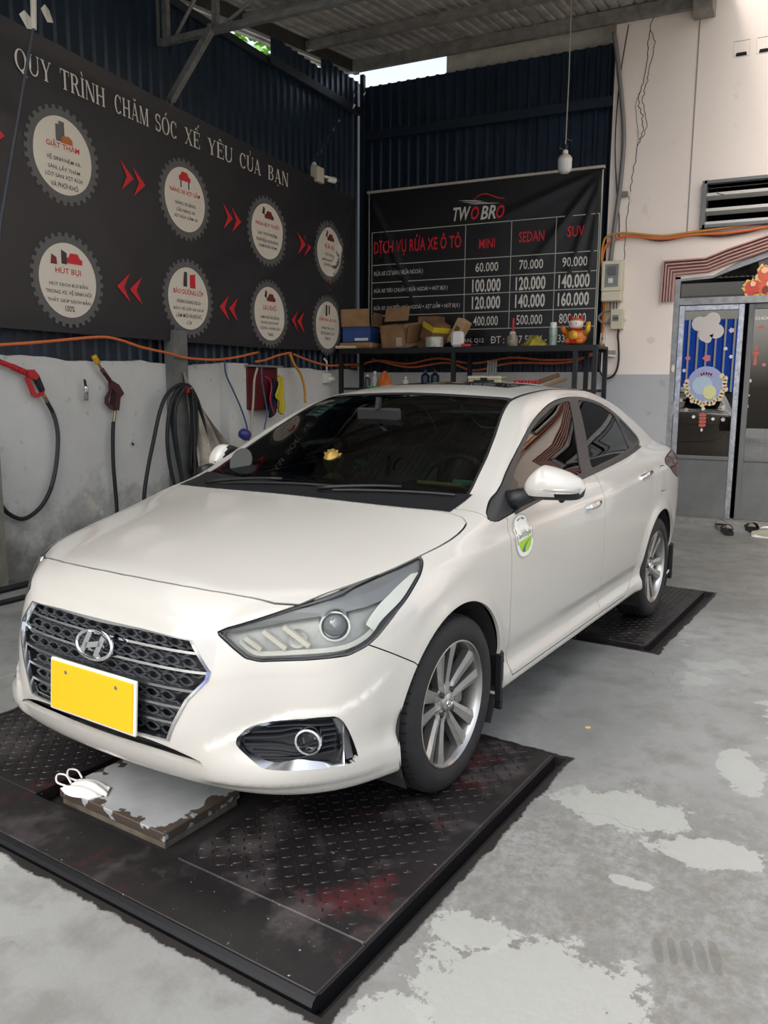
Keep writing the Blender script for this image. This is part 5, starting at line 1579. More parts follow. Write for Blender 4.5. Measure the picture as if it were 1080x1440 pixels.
# headline in a bold serif: glyphs drawn as thick and thin strokes, cap height 1
def serif_word(word):
    V = []; Fc = []; TK, TN, SF, SH = .17, .065, .075, .05
    def poly(p):
        n = len(V); V.extend(p); Fc.append(tuple(range(n, n+len(p))))
    def rect(x0, y0, x1, y1): poly([(x0,y0),(x1,y0),(x1,y1),(x0,y1)])
    def stem(x, w, y0=0., y1=1., top=True, bot=True):
        rect(x, y0, x+w, y1)
        if bot: rect(x-SF, y0, x+w+SF, y0+SH)
        if top: rect(x-SF, y1-SH, x+w+SF, y1)
    def diag(x0, y0, x1, y1, w): poly([(x0,y0),(x0+w,y0),(x1+w,y1),(x1,y1)] if y1 > y0 else [(x1,y1),(x1+w,y1),(x0+w,y0),(x0,y0)])
    def arc(cx, cy, rx, ry, a0, a1, tx, ty, n=22):
        for k in range(n):
            t0, t1 = math.radians(a0+(a1-a0)*k/n), math.radians(a0+(a1-a0)*(k+1)/n); q = []
            for t, o in ((t0,1),(t1,1),(t1,0),(t0,0)):
                X, Y = (rx, ry) if o else (rx-tx, ry-ty); q.append((cx+X*math.cos(t), cy+Y*math.sin(t)))
            poly(q if a1 > a0 else q[::-1])
    BASE = {'Ì': 'I', 'Ă': 'A', 'Ó': 'O', 'Ế': 'E', 'Ê': 'E', 'Ủ': 'U', 'Ạ': 'A'}
    WID = dict(I=.34, T=.82, H=.92, N=.90, M=1.10, U=.88, Y=.88, R=.86, B=.80, E=.76, C=.82, O=.92, Q=.92, S=.66, A=.92, X=.90)
    x = 0.
    for ch in word:
        b = BASE.get(ch, ch); w = WID[b]; o = x
        if b == 'I': stem(o+.085, TK)
        elif b == 'T':
            stem(o+w/2-TK/2, TK, top=False); rect(o, 1-TN, o+w, 1); rect(o, .74, o+SH, 1); rect(o+w-SH, .74, o+w, 1)
        elif b == 'H': stem(o+SF, TK); stem(o+w-SF-TK, TK); rect(o+SF, .47, o+w-SF, .47+TN)
        elif b == 'N': stem(o+SF, TN, top=False); rect(o, 1-SH, o+SF+TK, 1); stem(o+w-SF-TN, TN, bot=False); diag(o+w-SF-TK, 0, o+SF-.02, 1, TK+.02)
        elif b == 'M': stem(o+SF, TN, top=False); rect(o, 1-SH, o+SF+TK, 1); stem(o+w-SF-TK, TK); diag(o+w/2-.10, 0, o+SF, 1, TK); diag(o+w/2-.03, 0, o+w-SF-TK, 1, TN)
        elif b == 'U':
            stem(o+SF, TK, .32, 1, bot=False); stem(o+w-SF-TN, TN, .32, 1, bot=False); arc(o+w/2, .33, w/2-SF, .345, 180, 360, .12, .07)
        elif b == 'Y': stem(o+w/2-TK/2, TK, 0, .48, top=False); diag(o+w/2-TK/2, .44, o+SF, 1, TK); diag(o+w/2+.01, .44, o+w-SF-TN, 1, TN); rect(o, 1-SH, o+SF*2+TK, 1); rect(o+w-SF*2-TN, 1-SH, o+w, 1)
        elif b == 'R': stem(o+SF, TK); arc(o+.38, .735, .34, .265, -90, 90, .16, .06); rect(o+SF, 1-.06, o+.40, 1); rect(o+SF, .47, o+.40, .53); diag(o+w-TK-.02, 0, o+.36, .50, TK); rect(o+w-TK-.06, 0, o+w+.05, SH)
        elif b == 'B': stem(o+SF, TK); arc(o+.38, .76, .30, .24, -90, 90, .15, .055); arc(o+.38, .27, .36, .27, -90, 90, .16, .055); rect(o+SF, 1-.055, o+.40, 1); rect(o+SF, .50, o+.40, .55); rect(o+SF, 0, o+.40, .055)
        elif b == 'E':
            stem(o+SF, TK); rect(o+SF, 1-TN, o+w, 1); rect(o+SF, 0, o+w, TN); rect(o+SF, .48, o+w*.72, .48+TN); rect(o+w-SH, .74, o+w, 1); rect(o+w-SH, 0, o+w, .28); rect(o+w*.68, .38, o+w*.74, .64)
        elif b == 'C': arc(o+w*.52, .5, w*.5, .515, 42, 318, .17, .06); rect(o+w*.84, .66, o+w*.90, .98); rect(o+w*.84, .02, o+w*.88, .2)
        elif b in 'OQ':
            arc(o+w/2, .5, w*.5, .515, 0, 360, .17, .055, 36)
            if b == 'Q': poly([(o+w*.40,-.02),(o+w*.62,.06),(o+w*1.02,-.22),(o+w*.82,-.25)])
        elif b == 'S':
            arc(o+w*.5, .745, w*.46, .27, 25, 270, .13, .085); arc(o+w*.5, .27, w*.48, .285, 90, -155, .13, .09); rect(o+w*.82, .70, o+w*.90, 1); rect(o+w*.06, .0, o+w*.13, .30)
        elif b == 'A': diag(o+SF, 0, o+w/2-.05, 1, TN); diag(o+w-SF-TK, 0, o+w/2-.11, 1, TK); rect(o+w*.26, .30, o+w*.70, .30+TN*.9); rect(o, 0, o+SF*2+TN, SH); rect(o+w-SF*2-TK+.02, 0, o+w, SH)
        elif b == 'X': diag(o+w-SF-TK, 0, o+SF, 1, TK); diag(o+SF, 0, o+w-SF-TN, 1, TN); rect(o, 0, o+.26, SH); rect(o, 1-SH, o+.32, 1); rect(o+w-.32, 0, o+w, SH); rect(o+w-.26, 1-SH, o+w, 1)
        c = o+w/2
        if ch == 'Ì': poly([(c-.16,1.30),(c+.0,1.09),(c+.08,1.09),(c-.02,1.30)])
        if ch == 'Ó': poly([(c-.06,1.09),(c+.02,1.09),(c+.20,1.30),(c+.05,1.30)])
        if ch == 'Ă': arc(c, 1.30, .19, .19, 200, 340, .06, .06, 10)
        if ch in 'ÊẾ': poly([(c-.20,1.09),(c-.11,1.09),(c,1.20),(c,1.29)]); poly([(c+.11,1.09),(c+.20,1.09),(c,1.29),(c,1.20)])
        if ch == 'Ế': poly([(c+.13,1.27),(c+.20,1.27),(c+.36,1.48),(c+.23,1.48)])
        if ch == 'Ủ': arc(c, 1.27, .09, .10, 150, -60, .05, .05, 10); rect(c-.02, 1.07, c+.04, 1.17)
        if ch == 'Ạ': arc(c, -.17, .07, .07, 0, 360, .069, .069, 12)
        x += w+.10
    return V, Fc, x-.10
for s, ya, yb in (('QUY',4.115,4.42),('TRÌNH',4.50,4.93),('CHĂM',5.03,5.41),('SÓC',5.49,5.76),('XẾ',5.86,6.06),('YÊU',6.17,6.53),('CỦA',6.64,6.98),('BẠN',7.10,7.46)):
    V_, Fc, wd = serif_word(s); zb = 3.495-.0195*(ya-4.1)
    mesh('lettering', on_banner([(xx/wd*(yb-ya), yy*.135-.0195*xx/wd*(yb-ya)) for xx, yy in V_], ya, zb, .007), Fc, WHITEINK, BN)
def disc(y0, z0, R, off, m, name, parent, n=48, gear=0):
    V = [(0, 0)]; 
    if gear:
        pts = []
        for k in range(gear):
            for (da, rr) in ((-.30,1),(-.22,1.085),(.22,1.085),(.30,1)):
                a = 2*math.pi*(k+da)/gear; pts.append((R*rr*math.cos(a), R*rr*math.sin(a)))
    else: pts = [(R*math.cos(2*math.pi*k/n), R*math.sin(2*math.pi*k/n)) for k in range(n)]
    n = len(pts); rings = [.2, .4, .6, .8, 1.0]; V2 = V+[(x*r_, y*r_) for r_ in rings for x, y in pts]
    Fc = [(0, 1+i, 1+(i+1) % n) for i in range(n)]+[(1+k*n+i, 1+(k+1)*n+i, 1+(k+1)*n+(i+1) % n, 1+k*n+(i+1) % n) for k in range(4) for i in range(n)]
    return mesh(name, on_banner(V2, y0, z0, off), Fc, m, parent)
def shape(pts, y0, z0, off, m, name='pictogram'):
    return mesh(name, on_banner(pts, y0, z0, off), [tuple(range(len(pts)))], m, BN)
CARPIC = [(-.075,-.03),(.075,-.03),(.078,.005),(.055,.012),(.035,.045),(-.035,.045),(-.055,.012),(-.078,.005)]
STEPS = [
 (4.49,3.02,'GIẶT THẢM',['VỆ SINH NỆM VÀ','SÀN, LẤY THẢM','LÓT SÀN XỊT RỬA','VÀ PHƠI KHÔ'],'tower'),
 (5.84,2.985,'NÂNG XE XỊT GẦM',['NÂNG XE BẰNG','CẦU NÂNG VÀ','XỊT RỬA GẦM XE'],'liftcar'),
 (7.085,2.925,'PHUN BỌT TUYẾT',['LỰA CHỌN PHƯƠNG','PHÁP RỬA XE KHÔNG','CHẠM HOẶC CHẠM'],'foam'),
 (8.30,2.90,'RỬA XE',['RỬA SẠCH','BẰNG DUNG DỊCH','CHUYÊN DỤNG'],'sponge'),
 (4.49,2.145,'HÚT BỤI',['HÚT SẠCH BỤI BẨN','TRONG XE, VỆ SINH NỘI','THẤT GIÚP SẠCH BẨN','100%'],'vacuum'),
 (5.84,2.145,'BẢO DƯỠNG LỐP',['DÙNG DUNG DỊCH','BẢO VỆ LỐP XE GIÚP','LÀM MỚI VÀ BÓNG','LỐP'],'tyre'),
 (7.10,2.115,'LAU KHÔ',['LÀM KHÔ XE BẰNG','DUNG DỊCH CHẤT','LƯỢNG + KHĂN LÀU','THÂN'],'dry'),
 (8.27,2.08,'KIỂM TRA LẠI CHO',['KIỂM TRA LẠI','XE VÀ GIAO CHO','KHÁCH'],'check')]
for (y0, z0, ttl, lines, pic) in STEPS:
    R = .315
    disc(y0, z0, R, .0035, GEARINK, 'gear_ring', BN, gear=32)
    disc(y0, z0, .268, .0055, CREAM, 'gear_disc', BN)
    tz = z0+.055
    btext(ttl, .40 if len(ttl) > 12 else min(.36, .034*len(ttl)), .062, y0, tz+.01, REDINK, .008, .0075)
    for k, ln in enumerate(lines):
        btext(ln, min(.43, .0225*len(ln)), .044, y0, z0-.03-.058*k, DARKINK, .004, .0075)
    pz = z0+.165
    if pic == 'tower':
        shape([(-.06,-.07),(.02,-.07),(.02,.07),(-.03,.07),(-.03,.045),(-.06,.045)], y0, pz, .0075, GEARINK); shape([(-.02,-.075),(.09,-.075),(.09,-.04),(.06,-.02),(.0,-.025)], y0, pz, .009, mat('print_orange', (190,110,50), .6))
    elif pic == 'vacuum':
        shape(CARPIC, y0+.06, pz-.01, .0075, REDINK); shape([(-.10,-.05),(-.04,-.05),(-.045,0),(-.09,.02)], y0-.06, pz-.01, .0075, mat('print_maroon', (120,40,40), .6)); shape([(-.05,-.05),(.0,-.05),(.0,.03),(-.05,.05)], y0-.01, pz+.0, .0085, DARKINK)
    elif pic == 'tyre':
        shape([(0,-.07),(.075,-.07),(.075,.055),(0,.04)], y0+.02, pz, .0075, REDINK); shape([(-.06,-.065),(-.01,-.065),(-.01,.06),(-.05,.06)], y0-.01, pz, .0085, DARKINK)
    elif pic == 'check':
        shape([(-.05,-.06),(-.01,-.06),(-.01,.06),(-.05,.06)], y0, pz, .0075, DARKINK); shape([(.02,-.04),(.045,-.04),(.045,.06),(.02,.06)], y0, pz, .0075, DARKINK)
    elif pic == 'liftcar':
        shape(CARPIC, y0, pz+.02, .0075, REDINK); shape([(-.06,-.07),(-.045,-.07),(-.045,.0),(-.06,.0)], y0, pz, .0075, DARKINK); shape([(.045,-.07),(.06,-.07),(.06,.0),(.045,.0)], y0, pz, .0075, DARKINK)
    else:
        shape(CARPIC, y0+.03, pz-.01, .0075, mat('print_maroon', (120,40,40), .6)); shape([(-.09,-.02),(-.05,-.03),(-.04,.03),(-.07,.05)], y0, pz+.02, .0075, DARKINK)
CHEV = [(-.075,.115),(.07,0),(-.075,-.115),(-.008,0)]
for (y0, z0, d) in ((5.135,3.02,1),(5.27,3.00,1),(6.45,2.95,1),(6.58,2.94,1),(7.70,2.90,1),(7.83,2.89,1),(3.93,3.03,1),(5.045,2.16,-1),(5.185,2.15,-1),(6.34,2.115,-1),(6.48,2.11,-1),(7.56,2.085,-1),(7.69,2.08,-1)):
    shape([(x*d, z) for x, z in CHEV] if d > 0 else [(x*d, z) for x, z in CHEV][::-1], y0, z0, .0065, REDINK, 'arrow_chevron')
for (dz) in (.05, -.02): shape([(-.06,dz+.04),(.0,dz),(.06,dz+.04),(.0,dz-.015)][::-1], 8.30, 2.50, .0065, REDINK, 'arrow_chevron')

# ---- price board on the back wall
YBD = YB-.13
PB = empty('price_board', (0,0,0), label='black price board banner with a table of wash prices on the back wall', cat='banner')
def pdisp(x, z):
    a = ridge(x, z, -4.78,3.70, -4.10,2.25, .05, .020)+ridge(x, z, -4.78,3.70, -4.45,2.5, .04, .012)+ridge(x, z, -4.78,3.70, -3.9,3.2, .05, .010)
    a += ridge(x, z, -1.97,3.68, -2.75,2.70, .06, .018)+ridge(x, z, -1.97,3.68, -2.35,2.45, .05, .015)+ridge(x, z, -1.97,3.68, -3.2,3.25, .06, .016)+ridge(x, z, -1.97,3.68, -2.1,2.4, .04, .012)
    return a+.006*math.sin(x*2.1)*math.sin(z*1.7)
mb = MB()
def pb(i, j):
    x = lerp(-4.78, -1.965, i); z = lerp(1.78, 3.70, j); return (x, YBD-pdisp(x, z), z)
mb.grid(pb, 90, 60); mb.build('board_sheet', VINYLB, PB, True)
def on_board(V2, x0, z0, off): return [(x0+x, YBD-pdisp(x0+x, z0+y)-off, z0+y) for x, y in V2]
def ptext(s, w, h, x0, z0, m, bold=.0, shear=0.0, off=.009):
    V2, Fc = text_mesh(s, w, h, bold, shear); return mesh('lettering', on_board(V2, x0, z0, off), Fc, m, PB)
def pline(xa, za, xb, zb, w=.010, m=None, name='table_line', off=.005):
    n = 14; V2 = []; dx, dz = xb-xa, zb-za; l = math.hypot(dx, dz); px, pz = -dz/l*w/2, dx/l*w/2
    for k in range(n+1):
        t = k/n; V2 += [(xa+dx*t-px, za+dz*t-pz), (xa+dx*t+px, za+dz*t+pz)]
    return mesh(name, on_board(V2, 0, 0, off), [(2*i, 2*i+2, 2*i+3, 2*i+1) for i in range(n)], m or WHITEINK, PB)
LINEM = mat('print_line', (176,176,160), .6)
for z in (3.235,2.85,2.643,2.455,2.245,2.055): pline(-4.735, z, -1.99, z, .010, LINEM)
for x in (-4.735,-3.515,-2.965,-2.455,-1.99): pline(x, 2.055 if x != -4.735 and x != -1.99 else 1.80, x, 3.235, .009, LINEM)
pline(-4.775, 1.79, -4.775, 3.70, .012, LINEM); pline(-1.972, 1.79, -1.972, 3.68, .014, LINEM)
MB().box((-4.80,YBD-.02,3.695), (-1.955,YBD+.02,3.722), ch=.003).build('top_batten', mat('batten_pale', (196,186,172), .5, .2), PB)
ptext('TW', .215, .150, -3.565, 3.36, WHITEINK, .02, .25); ptext('O', .10, .150, -3.405, 3.355, REDINK, .02, .25)
ptext('BR', .185, .150, -3.245, 3.35, WHITEINK, .02, .25); ptext('O', .10, .150, -3.10, 3.345, REDINK, .02, .25)
# car swoosh of the logo
for k, (xa, xb, z, w) in enumerate(((-3.62,-3.30,3.50,.022),(-3.57,-3.24,3.478,.020),(-3.50,-3.10,3.455,.016))):
    mesh('logo_stripe', on_board([(xa, z+.01), (xb-.12, z-.002), (xb, z-w), (xa+.1, z-.004)], 0, 0, .006), [(0,1,2,3)][::1], WHITEINK, PB)
cp = [(-3.42,3.505),(-3.36,3.545),(-3.28,3.555),(-3.20,3.525),(-3.12,3.495),(-3.07,3.49),(-3.06,3.45)]
mb = MB(); cpp = cr([(a, b, 0) for a, b in cp], 5)
for i in range(len(cpp)-1):
    a, b = cpp[i], cpp[i+1]; mb.add(on_board([(a.x, a.y-.006), (b.x, b.y-.006), (b.x, b.y+.006), (a.x, a.y+.006)], 0, 0, .006), [(0,1,2,3)])
mb.build('logo_roofline', REDINK, PB)
ptext('DỊCH VỤ RỬA XE Ô TÔ', 1.14, .235, -4.135, 3.06, REDINK, .014)
ptext('MINI', .19, .105, -3.25, 3.01, REDINK, .008); ptext('SEDAN', .29, .115, -2.73, 3.05, REDINK, .010); ptext('SUV', .19, .115, -2.235, 3.07, REDINK, .010)
ptext('RỬA XE CƠ BẢN ( RỬA NGOÀI )', .66, .085, -4.375, 2.75, WHITEINK, .004, .25)
ptext('RỬA XE TIÊU CHUẨN ( RỬA NGOÀI + HÚT BỤI )', .98, .085, -4.215, 2.55, WHITEINK, .004, .25)
ptext('RỬA XE CHI TIẾT ( RỬA NGOÀI + XỊT GẦM + HÚT BỤI )', 1.14, .085, -4.135, 2.342, WHITEINK, .004, .25)
for row, z, h, w, bold in ((('60.000','70.000','90.000'),2.75,.105,.275,.010),(('100.000','120.000','140.000'),2.545,.150,.345,.024),(('120.000','140.000','160.000'),2.352,.150,.345,.024),(('400.000','500.000','800.000'),2.145,.110,.30,.010)):
    for s, x in zip(row, (-3.245,-2.725,-2.235)): ptext(s, w, h, x, z, WHITEINK, bold)
ptext('TRẦN PHỐI AN, Q12', .62, .085, -3.57, 1.935, WHITEINK, .008); ptext('DT : 0937 55 74 - 0933', .86, .085, -2.74, 1.928, WHITEINK, .008)

pline(-3.175, 1.93, -3.135, 1.93, .010, WHITEINK, 'lettering', .010)
# ================================================================ LEFT WALL THINGS
LW = Matrix(((0,0,1,XL),(1,0,0,0),(0,1,0,0),(0,0,0,1)))     # local (y,z,out) -> world
def lp(y, z, o): return (XL+o, y, z)
def wall_tube(name, pts, r, m, parent=None, o=.05, n=8, sm=5):
    P = [lp(*p, o) if len(p) == 2 else lp(*p) for p in pts]
    return MB().tube(cr(P, sm), r, n).build(name, m, parent, True)
HOSE = mat('rubber_hose', (30,31,34), .55, var=.25, vscale=40)
BRASS = mat('dull_fitting', (150,140,112), .35, .8)
# red pressure gun with braided hose
G1 = empty('pressure_washer_gun', lp(4.15,1.40,0), label='red pressure washer gun with braided black hose hung on the left wall', cat='spray gun')
def loc(parent_pt): return Vector(parent_pt)
def rel(pts, base): return [tuple(Vector(p)-Vector(base)) for p in pts]
def gun_prism(name, poly, o0, o1, m, root, base, ch=None):
    mb = MB().prism([(y, z) for y, z in poly], o0, o1, LW); V = [Vector(v)-Vector(base) for v in mb.V]; mb.V = [tuple(v) for v in V]
    return mb.build(name, m, root)
def gun_tube(name, pts, r, m, root, base, o=.05, n=8, sm=4):
    P = [Vector(lp(*p, o))-Vector(base) for p in pts]; return MB().tube(cr(P, sm), r, n).build(name, m, root, True)
b1 = lp(4.15,1.40,0)
REDP = mat('red_plastic', (186,32,40), .35); MAROON = mat('maroon_plastic', (70,30,34), .4); YELP = mat('yellow_plastic', (210,160,40), .45)
gun_tube('lance', [(3.80,1.566),(3.865,1.537)], .022, BLACK, G1, b1, n=12)
gun_tube('lance_red', [(3.862,1.539),(3.962,1.509),(4.085,1.463)], .019, REDP, G1, b1, n=10)
for k in range(5): gun_tube('lance_rib', [(3.98+.022*k,1.503-.008*k),(3.985+.022*k,1.501-.008*k)], .024, REDP, G1, b1, n=10)
gun_prism('gun_body', [(4.075,1.485),(4.143,1.488),(4.185,1.445),(4.16,1.415),(4.105,1.428)], .03, .075, REDP, G1, b1)
gun_prism('trigger_guard', [(4.083,1.43),(4.105,1.43),(4.145,1.33),(4.165,1.312),(4.20,1.322),(4.215,1.345),(4.232,1.335),(4.213,1.305),(4.163,1.287),(4.13,1.308)], .035, .068, REDP, G1, b1)
gun_prism('grip', [(4.15,1.43),(4.185,1.445),(4.23,1.345),(4.205,1.33)], .032, .072, BLACK, G1, b1)
gun_tube('hose_fitting', [(4.228,1.308),(4.262,1.256)], .015, BRASS, G1, b1, n=10)
gun_tube('hose', [(4.262,1.256),(4.308,1.179),(4.336,1.092),(4.344,.973),(4.315,.79),(4.257,.622),(4.169,.502),(4.061,.436),(3.973,.424),(3.879,.472),(3.824,.536),(3.793,.596),(3.766,.685),(3.74,.85)], .0155, HOSE, G1, b1, o=.045, n=10, sm=6)
br = MB(); P = cr([Vector(lp(*p, .045))-Vector(b1) for p in [(4.308,1.179),(4.336,1.092),(4.344,.973),(4.315,.79),(4.257,.622)]], 12)
for k in range(0, len(P)-1, 1):
    br.tube([P[k], P[k]+(P[k+1]-P[k])*.35], .0165, 8)
tag(br.build('braid_marks', mat('braid_grey', (96,96,104), .6), G1), kind='stuff')
# brown gun
b2 = lp(4.90,1.30,0)
G2 = empty('pressure_washer_gun', b2, label='dark maroon pressure washer gun with yellow nozzle beside the red one', cat='spray gun')
gun_tube('nozzle', [(4.728,1.607),(4.771,1.551)], .022, YELP, G2, b2, n=12)
gun_tube('neck', [(4.771,1.551),(4.815,1.493)], .010, BRASS, G2, b2)
gun_tube('lance', [(4.805,1.506),(4.907,1.395)], .017, MAROON, G2, b2, n=10)
gun_prism('gun_body', [(4.885,1.42),(4.962,1.384),(5.014,1.314),(4.98,1.285),(4.93,1.31),(4.89,1.352)], .03, .075, MAROON, G2, b2)
gun_prism('grip', [(4.93,1.32),(4.982,1.30),(4.955,1.178),(4.915,1.183)], .032, .07, MAROON, G2, b2)
gun_prism('trigger_guard', [(4.889,1.352),(4.905,1.34),(4.855,1.272),(4.855,1.245),(4.892,1.208),(4.92,1.20),(4.915,1.18),(4.883,1.188),(4.828,1.235),(4.832,1.283)], .04, .062, MAROON, G2, b2)
gun_prism('trigger', [(4.905,1.33),(4.92,1.32),(4.888,1.22),(4.875,1.228)], .045, .06, BLACK, G2, b2)
gun_tube('hose_fitting', [(4.928,1.18),(4.920,1.13),(4.909,1.082)], .013, BRASS, G2, b2)
gun_tube('hose', [(4.909,1.085),(4.894,.919),(4.889,.743),(4.896,.588),(4.905,.42),(4.91,.2),(4.93,.03)], .0155, HOSE, G2, b2, o=.045, sm=6)
# small coupler hung on a nail
b3 = lp(4.632,1.33,0)
G3 = empty('hose_coupler', b3, label='small metal hose coupler hanging on a nail between the two spray guns', cat='coupler')
gun_tube('nail', [(4.622,1.425),(4.628,1.41)], .006, BLACK, G3, b3); gun_tube('strap', [(4.627,1.417),(4.634,1.365)], .010, BLACK, G3, b3)
gun_tube('coupler_body', [(4.634,1.372),(4.636,1.318)], .018, CHROME, G3, b3, n=12); gun_tube('coupler_end', [(4.636,1.318),(4.632,1.262)], .016, GREYPL, G3, b3, n=12)
# hose coil on the column
b4 = lp(5.62,1.38,.10)
G4 = empty('coiled_hose', b4, label='black rubber hose hung in loops on the grey steel column', cat='hose')
for k, (pts, o) in enumerate((([(5.08,.30),(5.102,.513),(5.16,.724),(5.229,.918),(5.313,1.148),(5.406,1.296),(5.534,1.372),(5.651,1.389),(5.754,1.329),(5.842,1.187),(5.903,.989),(5.936,.769),(5.96,.55)], .17),
    ([(5.50,.30),(5.443,.536),(5.39,.739),(5.376,.944),(5.41,1.145),(5.48,1.296),(5.598,1.377),(5.702,1.364),(5.763,1.241),(5.766,.995),(5.743,.783),(5.735,.35)], .19),
    ([(5.62,.35),(5.585,.548),(5.53,.763),(5.489,.972),(5.473,1.144),(5.518,1.296),(5.598,1.363),(5.68,1.372),(5.73,1.25),(5.74,1.0),(5.70,.6)], .16),
    ([(5.57,.35),(5.533,.544),(5.496,.731),(5.457,.974),(5.467,1.178),(5.544,1.312),(5.637,1.377),(5.70,1.30),(5.71,.9),(5.69,.4)], .21))):
    P = [Vector(lp(*p, o))-Vector(b4) for p in pts]; MB().tube(cr(P, 6), .0165, 8).build('hose_loop', HOSE, G4, True)
MB().tube([Vector(lp(5.66,1.36,.10))-Vector(b4), Vector(lp(5.66,1.36,.24))-Vector(b4)], .012, 8).build('hook', GALV, G4)
MB().box((.09,.0,-.06), (.12,.03,.0)).build('red_tie', REDP, G4)
# tarp bundle leaning between column and pier
TARPM = mat('grey_tarp', (196,186,170), .55, rgb2=(130,122,110), vscale=7, spec=.4)
mb = MB()
def tp(i, j):
    # i across (0 left edge,1 right edge), j from top to bottom
    yl = np.interp(j, [0,.25,.5,.75,1], [5.69,5.73,5.74,5.73,5.76]); yr = np.interp(j, [0,.15,.35,.55,.72,.85,1], [5.71,5.82,6.0,6.23,6.42,6.40,6.36]); z = np.interp(j, [0,1], [1.50,.25])
    y = lerp(yl, yr, i); f = .05*math.sin(i*19+j*3)*min(1, j*3)+.02*math.sin(i*41+j*9)*min(1, j*3)
    return lp(y, z-.10*i*j*(1-j)*2, .12+f+.10*j)
mb.grid(tp, 48, 40); tag(mb.build('tarpaulin', TARPM, None, True), 'crumpled dirty grey tarpaulin hung beside the coiled hose', 'tarpaulin')
tag(MB().lathe([(.05,-.06),(.055,-.04),(.05,.02),(.02,.05),(0,.052)], 14, Matrix.Translation(lp(6.30,.93,.31))@Matrix.Rotation(1.2, 4, 'X')).build('cleaning_bottle', mat('bottle_blue', (52,58,120), .35), None, True), 'blue plastic bottle tucked into the grey tarpaulin', 'bottle')
# red cabinet with cloths and cords
CB = empty('wall_cabinet', lp(6.92,1.14,0), label='dark red wall cabinet hung with cloths behind the windshield', cat='cabinet')
MB().box((0,-.28,0), (.10,.28,.43), ch=.006).build('cabinet_body', mat('cabinet_red', (104,22,26), .5, var=.2), CB); MB().box((.10,-.27,.01), (.112,.0,.42), ch=.003).build('cabinet_door', mat('cabinet_red', (104,22,26), .5), CB)
MB().box((-.02,-.30,.43), (.16,.30,.45)).build('cabinet_top', GREYPL, CB)
def cloth(name, poly, o, m, label):
    mb = MB(); ys = [p[0] for p in poly]; zs = [p[1] for p in poly]; y0, y1, z0, z1 = min(ys), max(ys), min(zs), max(zs)
    def f(i, j):
        z = lerp(z1-1e-4, z0+1e-4, j); xs_ = []
        for a in range(len(poly)):
            p, q = poly[a], poly[(a+1) % len(poly)]
            if (p[1]-z)*(q[1]-z) <= 0 and abs(p[1]-q[1]) > 1e-6: xs_.append(p[0]+(q[0]-p[0])*(z-p[1])/(q[1]-p[1]))
        a, b = (min(xs_), max(xs_)) if xs_ else ((y0+y1)/2, (y0+y1)/2)
        return lp(lerp(a, b, i), z, o+.015*math.sin(i*9+j*2)+.01*math.sin(i*17))
    mb.grid(f, 12, 16); ob_ = mb.build(name, m, None, True)
    sm = ob_.modifiers.new('thick', 'SOLIDIFY'); sm.thickness = .006
    return tag(ob_, label, 'cloth')
cloth('cleaning_cloth', [(7.077,1.488),(7.142,1.478),(7.19,1.141),(7.133,1.091),(7.06,1.103),(7.07,1.225),(6.985,1.276),(7.067,1.387)], .19, mat('cloth_yellow', (196,176,40), .9), 'yellow cleaning cloth hanging at the red cabinet')
cloth('cleaning_cloth', [(7.029,1.447),(7.09,1.427),(7.075,1.102),(6.966,1.065),(6.915,1.146)], .16, mat('cloth_navy', (24,30,48), .9), 'dark navy cloth hanging behind the yellow one')
for nm, pts, r, m, o, lab in (('pale_air_hose', [(6.741,1.56),(6.687,1.443),(6.665,1.249),(6.636,1.075),(6.60,.80)], .011, mat('cord_pale', (176,164,150), .6), .17, 'pale hose hanging at the left of the red cabinet'),
    ('white_string', [(7.092,1.528),(7.155,1.428),(7.177,1.264),(7.194,1.0)], .008, mat('cord_white', (200,200,196), .6), .20, 'thin white cord hanging right of the yellow cloth'),
    ('pink_string', [(6.826,1.474),(6.912,1.446),(6.938,1.366),(6.913,1.247),(6.975,1.10)], .007, mat('cord_pink', (176,40,70), .5), .20, 'pink cord hanging over the red cabinet'),
    ('blue_air_line', [(6.784,1.571),(6.79,1.425),(6.837,1.248),(6.868,1.108),(6.814,.95)], .008, mat('cord_bluegrey', (70,86,120), .5), .19, 'blue grey cord hanging over the red cabinet'),
    ('blue_air_line', [(6.246,1.62),(6.257,1.494),(6.359,1.346),(6.478,1.175),(6.569,.999),(6.62,.80)], .008, mat('cord_blue', (48,74,112), .5), .15, 'thin blue air line hanging across the concrete pier'),
    ('yellow_cable', [(7.364,1.72),(7.439,1.618),(7.575,1.505),(7.645,1.357),(7.66,1.2)], .014, mat('cable_yellow', (196,142,40), .5), .15, 'yellow cable bending down beside the red cabinet')):
    tag(wall_tube(nm, pts, r, m, None, o), lab, 'cord')
ORANGE = mat('orange_cable', (214,110,56), .5)
for nm, pts, lab in (('orange_cable', [(2.4,1.60),(3.647,1.627),(3.81,1.644),(4.163,1.681),(4.70,1.746),(4.924,1.736),(5.159,1.691),(5.505,1.652),(5.693,1.625),(5.986,1.617),(6.217,1.628),(6.463,1.657),(6.80,1.715)], 'orange cable sagging along the left wall below the banner'),
    ('orange_cable', [(6.754,1.619),(6.925,1.643),(7.177,1.702),(7.4,1.735)], 'short orange cable rising to the banner above the red cabinet'),
    ('orange_cable', [(7.45,1.72),(7.8,1.66),(8.2,1.62),(8.6,1.64),(9.1,1.66)], 'orange cable running into the back left corner')):
    tag(wall_tube(nm, pts, .011, ORANGE, None, .14), lab, 'cable')
